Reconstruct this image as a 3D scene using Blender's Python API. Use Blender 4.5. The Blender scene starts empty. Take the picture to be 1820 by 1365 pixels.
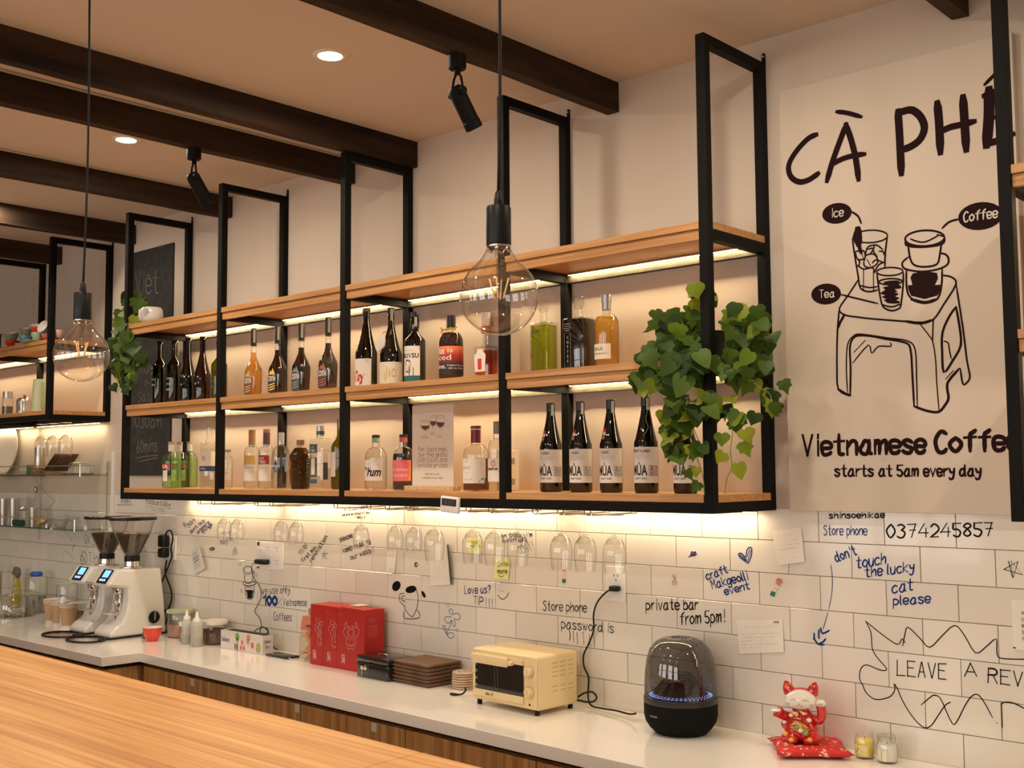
import bpy, bmesh, math, random
from mathutils import Vector, Matrix, Euler
random.seed(7)
sc = bpy.context.scene
COL = sc.collection
PI = math.pi
# ---------------------------------------------------------------- camera
FPX = 1997.362
YAW, PIT, ROL = -0.742308, 0.07574528, -0.00659570
CAM = Vector((1.775815, -3.037192, 1.692540))
_f = Vector((math.sin(YAW)*math.cos(PIT), math.cos(YAW)*math.cos(PIT), math.sin(PIT)))
_r = _f.cross(Vector((0, 0, 1))).normalized(); _u = _r.cross(_f)
RX = _r*math.cos(ROL)+_u*math.sin(ROL); UX = -_r*math.sin(ROL)+_u*math.cos(ROL)
cd = bpy.data.cameras.new('camera'); cam = bpy.data.objects.new('camera', cd); COL.objects.link(cam)
cd.sensor_width = 36; cd.lens = FPX/1820*36; cd.clip_start = .05
m = Matrix.Identity(4)
for i in range(3):
    m[i][0] = RX[i]; m[i][1] = UX[i]; m[i][2] = -_f[i]; m[i][3] = CAM[i]
cam.matrix_world = m
sc.camera = cam
# ---------------------------------------------------------------- world, exposure
w = bpy.data.worlds.new('world'); sc.world = w; w.use_nodes = True
w.node_tree.nodes['Background'].inputs[0].default_value = (.75, .85, 1, 1)
w.node_tree.nodes['Background'].inputs[1].default_value = .6
vs = sc.view_settings
vs.view_transform = 'Standard'; vs.look = 'None'; vs.gamma = 1; vs.use_curve_mapping = False
vs.exposure = 0.26
cy = sc.cycles
cy.use_denoising = True
cy.max_bounces = 8; cy.diffuse_bounces = 4; cy.glossy_bounces = 4; cy.transmission_bounces = 6
cy.transparent_max_bounces = 40; cy.sample_clamp_indirect = 4; cy.caustics_reflective = False; cy.caustics_refractive = False
# light strengths in one place
L_DOWN = 8.0; L_WIN = 3.7; L_LED = 150.0; L_SPOT = 25.0
WARM = (1, .85, .67); LEDC = (1, .76, .44); DAY = (1, .95, .88)

# pixel of the 1820x1365 photograph -> a point on a world plane
def ray(px, py):
    return (RX*((px-910)/FPX) + UX*(-(py-682.5)/FPX) + _f)
def onY(px, py, y):
    d = ray(px, py); return CAM + d*((y-CAM.y)/d.y)
def onZ(px, py, z):
    d = ray(px, py); return CAM + d*((z-CAM.z)/d.z)
def onX(px, py, x):
    d = ray(px, py); return CAM + d*((x-CAM.x)/d.x)

# ---------------------------------------------------------------- materials
MATS = {}
def mat(name, col=(.8, .8, .8), rough=.5, metal=0, emit=None, es=1, coat=0, spec=.5, trans=0, sheen=0):
    if name in MATS: return MATS[name]
    m = bpy.data.materials.new(name); m.use_nodes = True
    b = m.node_tree.nodes['Principled BSDF']
    b.inputs['Base Color'].default_value = (*col, 1)
    b.inputs['Roughness'].default_value = rough
    b.inputs['Metallic'].default_value = metal
    b.inputs['Coat Weight'].default_value = coat
    b.inputs['Specular IOR Level'].default_value = spec
    b.inputs['Transmission Weight'].default_value = trans
    if emit:
        b.inputs['Emission Color'].default_value = (*emit, 1); b.inputs['Emission Strength'].default_value = es
    MATS[name] = m
    return m
def nodes(m): return m.node_tree.nodes, m.node_tree.links
def noisy(m, scale=(8, 8, 8), c1=None, c2=None, detail=4, bump=0, dist=.002, rough=None, coord='Object', fac=(.3, .7), nrough=.6):
    """procedural colour variation and fine relief"""
    N, L = nodes(m); b = N['Principled BSDF']
    tc = N.new('ShaderNodeTexCoord'); mp = N.new('ShaderNodeMapping'); mp.inputs['Scale'].default_value = scale
    nz = N.new('ShaderNodeTexNoise'); nz.inputs['Scale'].default_value = 1; nz.inputs['Detail'].default_value = detail; nz.inputs['Roughness'].default_value = nrough
    L.new(tc.outputs[coord], mp.inputs[0]); L.new(mp.outputs[0], nz.inputs['Vector'])
    if c1:
        r = N.new('ShaderNodeValToRGB'); r.color_ramp.elements[0].position = fac[0]; r.color_ramp.elements[1].position = fac[1]
        r.color_ramp.elements[0].color = (*c1, 1); r.color_ramp.elements[1].color = (*c2, 1)
        L.new(nz.outputs['Fac'], r.inputs[0]); L.new(r.outputs[0], b.inputs['Base Color'])
    if bump:
        bp = N.new('ShaderNodeBump'); bp.inputs['Strength'].default_value = bump; bp.inputs['Distance'].default_value = dist
        L.new(nz.outputs['Fac'], bp.inputs['Height']); L.new(bp.outputs[0], b.inputs['Normal'])
    return m
def glass(name, tint=(1, 1, 1), edge=(.75, .78, .78), refl=1.0, rough=0.0, haze=0.0, hazecol=(.8, .8, .8)):
    """thin clear glass: tinted see-through sheet, darker where the sheet is seen edge on, with a Fresnel reflection"""
    if name in MATS: return MATS[name]
    m = bpy.data.materials.new(name); m.use_nodes = True; N, L = nodes(m); N.clear()
    out = N.new('ShaderNodeOutputMaterial'); mx = N.new('ShaderNodeMixShader'); tr = N.new('ShaderNodeBsdfTransparent'); gl = N.new('ShaderNodeBsdfGlossy')
    lw = N.new('ShaderNodeLayerWeight'); lw.inputs[0].default_value = .5
    fr = N.new('ShaderNodeMath'); fr.operation = 'POWER'; fr.inputs[1].default_value = 5; L.new(lw.outputs['Facing'], fr.inputs[0])
    ml = N.new('ShaderNodeMath'); ml.operation = 'MULTIPLY_ADD'; ml.inputs[1].default_value = .55*refl; ml.inputs[2].default_value = .06*refl; ml.use_clamp = True
    ed = N.new('ShaderNodeMath'); ed.operation = 'POWER'; ed.inputs[1].default_value = 4; L.new(lw.outputs['Facing'], ed.inputs[0])
    cm = N.new('ShaderNodeMix'); cm.data_type = 'RGBA'
    cm.inputs[6].default_value = (*tint, 1); cm.inputs[7].default_value = (*[a*b for a, b in zip(tint, edge)], 1)
    L.new(ed.outputs[0], cm.inputs[0]); L.new(cm.outputs[2], tr.inputs[0])
    gl.inputs['Roughness'].default_value = rough; gl.inputs[0].default_value = (1, 1, 1, 1)
    L.new(fr.outputs[0], ml.inputs[0]); L.new(ml.outputs[0], mx.inputs[0])
    L.new(tr.outputs[0], mx.inputs[1]); L.new(gl.outputs[0], mx.inputs[2])
    last = mx
    if haze:
        df = N.new('ShaderNodeBsdfDiffuse'); df.inputs[0].default_value = (*hazecol, 1); m2 = N.new('ShaderNodeMixShader'); m2.inputs[0].default_value = haze
        L.new(mx.outputs[0], m2.inputs[1]); L.new(df.outputs[0], m2.inputs[2]); last = m2
    L.new(last.outputs[0], out.inputs[0])
    MATS[name] = m
    return m

plaster = noisy(mat('plaster', (.60, .515, .43), .9), (140, 140, 140), bump=.12, dist=.001)
ceilm = noisy(mat('ceiling_paint', (.68, .61, .535), .92), (120, 120, 120), bump=.06, dist=.001)
grout = mat('grout', (.20, .17, .14), .9)
tilem = mat('tile_glaze', (.76, .71, .65), .16, coat=.3)
N_, L_ = nodes(tilem)
oi = N_.new('ShaderNodeObjectInfo'); rp = N_.new('ShaderNodeValToRGB')
rp.color_ramp.elements[0].color = (.72, .68, .62, 1); rp.color_ramp.elements[1].color = (.79, .745, .68, 1)
L_.new(oi.outputs['Random'], rp.inputs[0]); L_.new(rp.outputs[0], N_['Principled BSDF'].inputs['Base Color'])
noisy(tilem, (14, 14, 14), bump=.10, dist=.004)
black = noisy(mat('black_steel', (.006, .0055, .005), .6, spec=.12), (300, 300, 300), bump=.05, dist=.0005)
blackp = mat('black_plastic', (.008, .008, .009), .42, spec=.3)
rubber = mat('black_rubber', (.010, .010, .010), .6, spec=.25)
chrome = mat('chrome', (.82, .80, .77), .12, 1)
steel = noisy(mat('brushed_steel', (.62, .60, .57), .3, 1), (20, 20, 400), bump=.05, dist=.0005)
galv = noisy(mat('galvanised_bar', (.05, .045, .03), .5, 0, spec=.3), (30, 200, 200), (.02, .018, .012), (.055, .047, .03))
whitep = mat('white_plastic', (.82, .80, .77), .35)
beamm = noisy(mat('beam_wood', (.03, .015, .01), .7, spec=.2), (16, 1.2, 16), (.012, .007, .005), (.062, .034, .018), 6, .5, .003)
def wood(name, c1, c2, c3, scale, rough=.42, coat=0):
    m = mat(name, c1, rough, coat=coat); N, L = nodes(m); b = N['Principled BSDF']
    tc = N.new('ShaderNodeTexCoord'); mp = N.new('ShaderNodeMapping'); mp.inputs['Scale'].default_value = scale
    n1 = N.new('ShaderNodeTexNoise'); n1.inputs['Scale'].default_value = 1; n1.inputs['Detail'].default_value = 7; n1.inputs['Roughness'].default_value = .62; n1.inputs['Distortion'].default_value = .5
    r = N.new('ShaderNodeValToRGB'); e = r.color_ramp.elements
    e[0].position = .3; e[0].color = (*c3, 1); e[1].position = .72; e[1].color = (*c2, 1)
    k = e.new(.5); k.color = (*c1, 1)
    L.new(tc.outputs['Object'], mp.inputs[0]); L.new(mp.outputs[0], n1.inputs['Vector']); L.new(n1.outputs['Fac'], r.inputs[0]); L.new(r.outputs[0], b.inputs['Base Color'])
    bp = N.new('ShaderNodeBump'); bp.inputs['Strength'].default_value = .08; bp.inputs['Distance'].default_value = .001
    L.new(n1.outputs['Fac'], bp.inputs['Height']); L.new(bp.outputs[0], b.inputs['Normal'])
    return m
shelfw = wood('shelf_oak', (.50, .25, .09), (.61, .34, .135), (.37, .165, .055), (2.5, 60, 60))
islandw = wood('island_wood', (.60, .285, .085), (.76, .43, .17), (.38, .14, .035), (.8, 42, 42), .42)
cabw = wood('cabinet_wood', (.50, .27, .105), (.66, .40, .18), (.28, .13, .045), (34, 34, 1.2), .4)
walnut = wood('walnut_board', (.13, .065, .035), (.19, .10, .055), (.07, .033, .018), (10, 90, 90), .55)
quartz = noisy(mat('quartz_top', (.80, .77, .73), .13, coat=.4), (300, 300, 300), (.85, .81, .76), (.89, .85, .80))
quartz_edge = quartz

# ---------------------------------------------------------------- mesh builder
class B:
    def __init__(s): s.v = []; s.f = []
    def add(s, vs, fs):
        o = len(s.v); s.v += [tuple(v) for v in vs]; s.f += [tuple(i+o for i in f) for f in fs]; return s
    def box(s, x0, x1, y0, y1, z0, z1, M=None):
        vs = [Vector((x, y, z)) for x in (x0, x1) for y in (y0, y1) for z in (z0, z1)]
        if M: vs = [M @ v for v in vs]
        return s.add(vs, [(0, 1, 3, 2), (4, 6, 7, 5), (0, 4, 5, 1), (2, 3, 7, 6), (0, 2, 6, 4), (1, 5, 7, 3)])
    def rbox(s, x0, x1, y0, y1, z0, z1, r=.004, seg=2, M=None):
        bm = bmesh.new(); t = B().box(x0, x1, y0, y1, z0, z1)
        vv = [bm.verts.new(v) for v in t.v]
        for f in t.f: bm.faces.new([vv[i] for i in f])
        bmesh.ops.bevel(bm, geom=bm.edges[:], offset=r, segments=seg, profile=.5, affect='EDGES')
        bm.verts.index_update()
        vs = [M @ v.co if M else v.co.copy() for v in bm.verts]; fs = [[v.index for v in f.verts] for f in bm.faces]; bm.free()
        return s.add(vs, fs)
    def prism(s, pts, h0, h1, axis='z', r=0, seg=2):
        """polygon extruded; pts 2D. axis z: (x,y); axis x: (y,z); axis y: (x,z)"""
        def P(p, h):
            return Vector((p[0], p[1], h)) if axis == 'z' else Vector((h, p[0], p[1])) if axis == 'x' else Vector((p[0], h, p[1]))
        n = len(pts); vs = [P(p, h0) for p in pts]+[P(p, h1) for p in pts]
        fs = [tuple(range(n))[::-1], tuple(range(n, 2*n))]+[(i, (i+1) % n, n+(i+1) % n, n+i) for i in range(n)]
        bm = bmesh.new(); vv = [bm.verts.new(v) for v in vs]
        for f in fs: bm.faces.new([vv[i] for i in f])
        bmesh.ops.recalc_face_normals(bm, faces=bm.faces[:])
        if r: bmesh.ops.bevel(bm, geom=bm.edges[:], offset=r, segments=seg, profile=.5, affect='EDGES')
        bm.verts.index_update()
        vs = [v.co.copy() for v in bm.verts]; fs = [[v.index for v in f.verts] for f in bm.faces]; bm.free()
        return s.add(vs, fs)
    def lathe(s, prof, seg=24, c=(0, 0, 0), sq=None, sx=1, sy=1, M=None, rot=0):
        """prof: (radius, z) list. sq: exponent of a squarish cross-section"""
        vs = []; fs = []; c = Vector(c); n = len(prof)
        for r, z in prof:
            for k in range(seg):
                a = 2*PI*k/seg+rot; ca, sa = math.cos(a), math.sin(a)
                q = 1
                if sq: q = (abs(ca)**sq+abs(sa)**sq)**(-1/sq)
                v = Vector((r*q*ca*sx, r*q*sa*sy, z)); vs.append((M @ v if M else v)+c)
        for i in range(n-1):
            for k in range(seg):
                a, b2 = i*seg+k, i*seg+(k+1) % seg
                fs.append((a, b2, b2+seg, a+seg))
        return s.add(vs, fs)
    def tube(s, pts, r, seg=8, cap=True):
        pts = [Vector(p) for p in pts]; n = len(pts); vs = []; fs = []
        rr = r if isinstance(r, (list, tuple)) else [r]*n
        up = None
        for i, p in enumerate(pts):
            t = (pts[min(i+1, n-1)]-pts[max(i-1, 0)]).normalized()
            if up is None: up = t.orthogonal().normalized()
            up = (up-t*up.dot(t)); up = up.normalized() if up.length > 1e-6 else t.orthogonal().normalized()
            b2 = t.cross(up)
            for k in range(seg):
                a = 2*PI*k/seg; vs.append(p+(up*math.cos(a)+b2*math.sin(a))*rr[i])
        for i in range(n-1):
            for k in range(seg):
                a, b2 = i*seg+k, i*seg+(k+1) % seg; fs.append((a, b2, b2+seg, a+seg))
        if cap: fs += [tuple(range(seg))[::-1], tuple(range((n-1)*seg, n*seg))]
        return s.add(vs, fs)
    def cyl(s, p0, p1, r, seg=16): return s.tube([p0, p1], r, seg)
    def ball(s, c, rx, ry=None, rz=None, seg=14, rings=9, M=None):
        ry = ry or rx; rz = rz or rx; c = Vector(c); vs = []; fs = []
        for i in range(rings+1):
            t = PI*i/rings
            for k in range(seg):
                a = 2*PI*k/seg; v = Vector((rx*math.sin(t)*math.cos(a), ry*math.sin(t)*math.sin(a), rz*math.cos(t)))
                vs.append((M @ v if M else v)+c)
        for i in range(rings):
            for k in range(seg):
                a, b2 = i*seg+k, i*seg+(k+1) % seg; fs.append((a, a+seg, b2+seg, b2))
        return s.add(vs, fs)
    def mesh(s, name, mt, smooth=None):
        me = bpy.data.meshes.new(name); me.from_pydata(s.v, [], s.f); me.materials.append(mt)
        bm = bmesh.new(); bm.from_mesh(me); bmesh.ops.remove_doubles(bm, verts=bm.verts[:], dist=1e-6)
        bmesh.ops.recalc_face_normals(bm, faces=bm.faces[:]); bm.to_mesh(me); bm.free()
        if smooth is not None:
            me.shade_smooth()
            if smooth < 180: me.set_sharp_from_angle(angle=math.radians(smooth))
        me.update(); return me
    def obj(s, name, mt, parent=None, smooth=None, loc=None, label=None, kind=None):
        o = bpy.data.objects.new(name, s.mesh(name, mt, smooth)); COL.objects.link(o)
        if parent: o.parent = parent
        if loc: o.location = loc
        if label: o['label'] = label
        if kind: o['kind'] = kind
        return o
def new(name, me, parent=None, loc=None):
    o = bpy.data.objects.new(name, me); COL.objects.link(o); o.parent = parent
    if loc: o.location = loc
    return o
def thing(name, label, cat, loc=(0, 0, 0), rz=0, group=None):
    o = bpy.data.objects.new(name, None); COL.objects.link(o); o.location = loc; o.rotation_euler = (0, 0, rz)
    o.empty_display_size = .05
    o['label'] = label; o['category'] = cat
    if group: o['group'] = group
    return o
def tag(o, label, cat, group=None):
    o['label'] = label; o['category'] = cat
    if group: o['group'] = group
    return o
def struct(o): o['kind'] = 'structure'; return o
def kids(o): return [c for c in bpy.data.objects if c.parent == o]
def dup(root, loc, label, rz=None, group=None):
    def cp(o, par):
        c = o.copy(); COL.objects.link(c); c.parent = par
        for ch in TREE.get(o.name, []): cp(ch, c)
        return c
    TREE = {}
    for o in COL.objects:
        if o.parent: TREE.setdefault(o.parent.name, []).append(o)
    r = cp(root, None); r.location = loc; r['label'] = label
    if rz is not None: r.rotation_euler = (0, 0, rz)
    if group: r['group'] = group
    return r

# ---------------------------------------------------------------- pen strokes and lettering
def smooth_pts(p, k=3):
    if len(p) < 3 or k < 2: return [Vector(q) for q in p]
    p = [Vector(q) for q in p]; out = []; n = len(p)
    for i in range(n-1):
        a, b, c, d = p[max(i-1, 0)], p[i], p[i+1], p[min(i+2, n-1)]
        for j in range(k):
            t = j/k; out.append(.5*((2*b)+(c-a)*t+(2*a-5*b+4*c-d)*t*t+(3*b-a-3*c+d)*t**3))
    out.append(p[-1]); return out
RC = [0]
def ribbon(bd, pts, w, f, taper=False):
    """flat pen line of width w along 2D points; f maps 2D metres to the surface"""
    n = len(pts)
    if n < 2: return
    vs = []; q = []; RC[0] = (RC[0]+1) % 9
    for i, p in enumerate(pts):
        t = pts[min(i+1, n-1)]-pts[max(i-1, 0)]
        if t.length < 1e-9: t = Vector((1, 0))
        t.normalize(); nn = Vector((-t.y, t.x))
        ww = w[i] if isinstance(w, list) else w
        e = t*(ww*.4) if i == n-1 else (-t*(ww*.4) if i == 0 else Vector((0, 0)))
        k = .6 if i in (0, n-1) else 1
        q.append((p+e+nn*ww*.5*k, p+e-nn*ww*.5*k))
    for i, (a, b) in enumerate(q):
        d = Vector((0, -RC[0]*2.5e-5-i*3e-6, 0)); vs += [f(a.x, a.y)+d, f(b.x, b.y)+d]
    bd.add(vs, [(2*i, 2*i+1, 2*i+3, 2*i+2) for i in range(n-1)])
def fill(bd, pts, f):
    from mathutils.geometry import tessellate_polygon
    vs = [Vector((p[0], p[1], 0)) for p in pts]; t = tessellate_polygon([vs])
    bd.add([f(p[0], p[1]) for p in pts], [tuple(x) for x in t])
G = {
 'a': '45260403021030 43|46414050', 'b': '09002 0'.replace(' ', ''), }
G = dict(
 a='45 26 14 02 10 30 43|46 41 50', b='09 00|04 26 44 41 20 00', c='45 26 04 02 10 30 41', d='44 26 04 01 20 43|49 41 50',
 e='03 43 45 26 05 02 10 30 41', f='49 38 27 20|06 46', g='45 26 04 01 20 43|46 4a 3c 1c 0b', h='09 00|03 25 36 44 40', i='16 10|18 19',
 j='26 2a 1c 0c|28 29', k='09 00|46 03|03 40', l='09 01 10', m='06 00|04 16 25 20|24 46 55 50', n='06 00|03 26 45 40', o='26 04 02 20 42 44 26',
 p='06 0c|05 26 44 42 20 01', q='45 26 04 01 20 43|46 4c', r='06 00|03 15 36', s='45 26 05 23 42 30 10 01', t='29 21 30 40|06 46', u='06 02 10 30 44|46 40',
 v='06 20|20 46', w='06 10|10 25|25 30|30 56', x='06 40|46 00', y='06 13 23 43|46 43 3b 1c 0b', z='06 46|46 00|00 40',
 A='00 29|29 40|13 33', B='09 00|09 39 47 25 05|25 43 41 20 00', C='48 29 06 03 10 30 41', D='09 00|09 38 45 43 20 00', E='09 00|09 49|05 35|00 40',
 F='09 00|09 49|05 35', G='48 29 06 02 20 42 44 24', H='09 00|49 40|05 45', I='09 00', K='09 00|49 04|04 40', L='09 00|00 40', M='00 09|09 24|24 49|49 40',
 N='00 09|09 40|40 49', O='29 06 03 20 43 46 29', P='09 00|09 39 47 45 24 04', Q='29 06 03 20 43 46 29|22 40', R='09 00|09 39 47 35 05|25 40', S='48 29 07 25 43 30 10 01',
 T='09 49|29 20', U='09 02 10 30 42 49', V='09 20|20 49', W='09 10|10 26|26 30|30 59', Y='09 25|49 25|25 20', Z='09 49|49 00|00 40', X='09 40|49 00', J='39 31 10 02',
 )
G.update({'0': '29 06 03 20 43 46 29', '1': '07 29|29 20', '2': '07 29 47 44 00|00 40', '3': '08 29 47 25|25 43 30 10 01', '4': '39 03|03 53|46 40', '5': '49 09|09 05 25 43 30 10 01',
 '6': '39 15 02 20 42 34 13', '7': '09 49|49 20|15 45', '8': '25 07 29 47 25 02 20 42 25', '9': '46 25 07 29 47 46 30', '!': '29 23|21 20', '?': '07 29 47 35 23|21 20',
 "'": '29 27', '.': '01 00', ',': '11 0b', '-': '04 34', '%': '48 01|08 19|30 41', '@': '43 25 03 21 43 40 60 66 39 16 02 1b 4b', ':': '05 04|01 00', ')': '0a 33 36 0a'.replace('0a','09',1), '/': '00 49', '"': '09 07|29 27',
 'E^': '', })
YC = {'a': -1, 'b': -2, 'c': -3}
def text_strokes(s):
    out = []; x = 0
    for ch in s:
        if ch == ' ': x += 3.4; continue
        g = G.get(ch)
        if not g: x += 3; continue
        mx = 0
        for st in g.split('|'):
            pts = []
            for t in st.split():
                gx = int(t[0]); gy = YC[t[1]] if t[1] in YC else int(t[1]); pts.append((x+gx, gy)); mx = max(mx, gx)
            out.append(pts)
        x += mx+1.7
    return out, max(x-1.7, 1)
def wallf(y): return lambda X, Z: Vector((X, y, Z))
def px2(px, py, y):
    p = onY(px, py, y); return Vector((p.x, p.z))
def hand(bd, s, x0, y0, x1, y1, h, w, y=-.0007, perp=False, jit=.35, f=None):
    """handwriting between two pixel points of the wall plane y; h = capital height in photo pixels, w = pen width in metres"""
    st, W = text_strokes(s); f = f or wallf(y)
    if y == -.0007: w *= 1.35
    d = Vector((x1-x0, y1-y0)); up = Vector((0, -h/9.0))
    if perp: n = Vector((d.y, -d.x)).normalized(); up = n*(h/9.0)
    for pts in st:
        q = []
        for gx, gy in pts:
            gx += random.uniform(-jit, jit)*.5; gy += random.uniform(-jit, jit)*.6
            p = Vector((x0, y0))+d*(gx/W)+up*gy; q.append(px2(p.x, p.y, y))
        ribbon(bd, smooth_pts(q, 3), w, f)
def penlines(bd, s, ox, oy, k, w, y=-.0007, sm=3, f=None):
    """strokes 'x,y x,y|x,y ...' read off an enlarged crop (offset ox,oy, scale k)"""
    if y == -.0007: w *= 1.35
    for st in s.split('|'):
        q = []
        for t in st.split():
            a, b = t.split(','); q.append(px2(ox+float(a)/k, oy+float(b)/k, y))
        if len(q) == 1: q.append(q[0]+Vector((w*.6, 0)))
        ribbon(bd, smooth_pts(q, sm), w, f or wallf(y))
def ell(cx, cy, rx, ry, rot=0, n=22, a0=0, a1=360):
    r = math.radians(rot); out = []
    for i in range(n+1):
        a = math.radians(a0+(a1-a0)*i/n); x, yy = rx*math.cos(a), ry*math.sin(a)
        out.append((cx+x*math.cos(r)-yy*math.sin(r), cy+x*math.sin(r)+yy*math.cos(r)))
    return out
def ellpen(bd, e, ox, oy, k, w, y=-.0007):
    ribbon(bd, [px2(ox+a/k, oy+b/k, y) for a, b in e], w, wallf(y))
def blob(bd, e, ox, oy, k, y=-.0007):
    fill(bd, [px2(ox+a/k, oy+b/k, y) for a, b in e], wallf(y))
def pts_of(s): return [tuple(map(float, t.split(','))) for t in s.split()]

FT = {}
def font_mesh(s, bold=0, shear=0):
    """printed lettering, cap height about .7 per unit size; returns verts, faces, width"""
    key = (s, bold, shear)
    if key in FT: return FT[key]
    c = bpy.data.curves.new('t', 'FONT'); c.body = s; c.size = 1; c.offset = bold; c.shear = shear; c.resolution_u = 2
    o = bpy.data.objects.new('t', c); me = bpy.data.meshes.new_from_object(o)
    vs = [(v.co.x, v.co.y) for v in me.vertices]; fs = [tuple(p.vertices) for p in me.polygons]
    bpy.data.objects.remove(o); bpy.data.curves.remove(c); bpy.data.meshes.remove(me)
    W = max([v[0] for v in vs] or [1]); FT[key] = (vs, fs, W); return FT[key]
def printed(bd, s, u0, v0, size, f, width=None, align='l', bold=0, shear=0):
    vs, fs, W = font_mesh(s, bold, shear); k = width/W if width else size
    o = -W*k/2 if align == 'c' else (-W*k if align == 'r' else 0)
    bd.add([f(u0+o+x*k, v0+y*size) for x, y in vs], fs)
# ================================================================ ROOM
XL, XR, YF, ZC = -6.2, 3.2, -6.0, 3.017
TH = .097665; ZT = 1.572
floorm = wood('floor_wood', (.22, .13, .07), (.28, .17, .10), (.15, .09, .05), (1.5, 14, 14), .4)
fl = struct(B().box(XL-.1, XR+.1, YF-.1, .15, -.06, 0).obj('floor', mat('subfloor', (.12, .08, .05), .6)))
pm = B().rbox(0, 1.498, 0, .148, 0, .004, .001, 1).mesh('plank', floorm)
for i in range(7):
    for j in range(10):
        new('plank', pm, fl, (XL+i*1.5-(.75 if j % 2 else 0)+.1, -.0-.15*(j+1)-1.3, 0))
struct(B().box(XL-.1, XR+.1, YF-.1, .15, ZC, ZC+.08).obj('ceiling', ceilm))
wb = struct(B().box(XL-.1, XR+.1, 0, .12, ZT, ZC).box(XL-.1, XR+.1, .0035, .12, 0, ZT).obj('wall_back', plaster))
B().box(XL, XR, .003, .0036, .6, ZT).obj('grout_bed', grout, wb)
struct(B().box(XL-.1, XL, YF, 0, 0, ZC).obj('wall_left', plaster))
struct(B().box(XR, XR+.1, YF, 0, 0, ZC).obj('wall_right', plaster))
WINS = [(-4.9, -3.5), (-2.9, -1.5), (-.7, .7), (1.3, 2.7)]; WZ0, WZ1 = .9, 2.6
fw = B(); xs = [XL]+[v for p in WINS for v in p]+[XR]
fw.box(XL, XR, YF-.1, YF, 0, WZ0).box(XL, XR, YF-.1, YF, WZ1, ZC)
for i in range(0, len(xs), 2): fw.box(xs[i], xs[i+1], YF-.1, YF, WZ0, WZ1)
struct(fw.obj('wall_front', plaster))
daym = mat('daylight_pane', (.8, .8, .8), .3, emit=DAY, es=L_WIN)
for n, (a, b) in enumerate(WINS):
    fr = B()
    for x in (a, a+(b-a)/3, a+2*(b-a)/3, b-.05): fr.box(x, x+.05, YF-.06, YF+.01, WZ0, WZ1)
    for z in (WZ0, (WZ0+WZ1)/2-.02, WZ1-.05): fr.box(a, b, YF-.055, YF+.005, z, z+.05)
    o = struct(fr.obj('window_%d' % (n+1), black)); B().box(a, b, YF-.09, YF-.08, WZ0, WZ1).obj('pane', daym, o)
# wall tiles, running bond, glazed
tm = B().rbox(-.0990, .0990, 0, .006, -TH/2+.001, TH/2-.001, .0007, 1).mesh('tile', tilem)
for r in range(7):
    for c in range(-29, 8):
        x = c*.2+(.1 if r % 2 == 0 else 0)+.0
        if r % 2 == 0: pass
        o = new('tile', tm, wb, (x, 0, ZT-TH*(r+.5)))
        o.rotation_euler = (random.uniform(-.004, .004), 0, random.uniform(-.003, .003))
B().box(-3.945, -3.915, -.012, 0, 1.45, 1.80).obj('cable_cover', whitep, wb)
# ceiling beams
for i, (xr, wd, pos) in enumerate([(.687, .046, 'nearest the camera, ending right of the shelf frame'), (-.503, .048, 'second from the right, carrying a black spotlight'), (-1.52, .052, 'resting on the middle shelf frame'),
        (-1.913, .05, 'close left of the beam on the shelf frame'), (-2.835, .05, 'between the round ceiling light and the chalkboard'), (-3.75, .05, 'ending above the chalkboard'), (-4.60, .05, 'farthest left, above the cup shelf')]):
    b = B(); n = 34; vs = []
    for k in range(n+1):
        y = -.001-(5.98)*k/n
        for dx, z in ((-wd, ZC), (0, ZC), (0, 2.914), (-wd, 2.914)):
            j = .0022 if z < 3 else 0
            vs.append((xr+dx+random.uniform(-j, j), y, z+random.uniform(-j, j)))
    fs = [(4*k+a, 4*k+(a+1) % 4, 4*k+4+(a+1) % 4, 4*k+4+a) for k in range(n) for a in range(4)]+[(0, 1, 2, 3), (4*n, 4*n+3, 4*n+2, 4*n+1)]
    tag(b.add(vs, fs).obj('ceiling_beam', beamm), 'dark stained ceiling beam '+pos, 'beam', 'dark ceiling beams')
shadowm = mat('shadow_line_grey', (.42, .38, .33), .7)  # grey tubes added in place of soft shadow lines beside the beams
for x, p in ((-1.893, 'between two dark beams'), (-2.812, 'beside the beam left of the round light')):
    tag(B().tube([(x, -.01-k*.6, ZC-.004+.0015*math.sin(k*2)) for k in range(10)], .005, 6).obj('ceiling_shadow_line', shadowm), 'thin grey tube as ceiling shadow line '+p, 'cable', 'ceiling shadow lines')
# round recessed lights
lampm = mat('lamp_disc', (1, 1, 1), .5, emit=(1, .82, .60), es=30)
trimm = mat('lamp_trim', (.78, .72, .65), .5)
def downlight(x, y, label):
    t = thing('ceiling_light', label, 'light', (x, y, ZC), group='round recessed ceiling lights')
    B().lathe([(.038, .001), (.040, -.004), (.050, -.005), (.056, -.002), (.057, .001)], 28).obj('trim_ring', trimm, t, 40)
    B().lathe([(0, -.0015), (.039, -.0015)], 24).obj('lamp_disc', lampm, t)
    ld = bpy.data.lights.new('lamp', 'AREA'); ld.shape = 'DISK'; ld.size = .07; ld.energy = L_DOWN; ld.color = WARM; ld.spread = math.radians(175)
    lo = bpy.data.objects.new('bulb_light', ld); COL.objects.link(lo); lo.parent = t; lo.location = (0, 0, -.008)
downlight(-1.017, -.843, 'round recessed ceiling light right, near the black spotlight over the bulb')
downlight(-2.333, -.83, 'round recessed ceiling light left, near the hanging cord')
for x, y in ((.3, -.84), (1.6, -.84), (-3.65, -.83), (-.36, -2.6), (1.0, -2.6), (-1.67, -2.6), (-3.0, -2.6), (-.36, -4.4), (1.6, -4.4), (-2.4, -4.4)):
    downlight(x, y, 'round recessed ceiling light outside the view')
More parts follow.
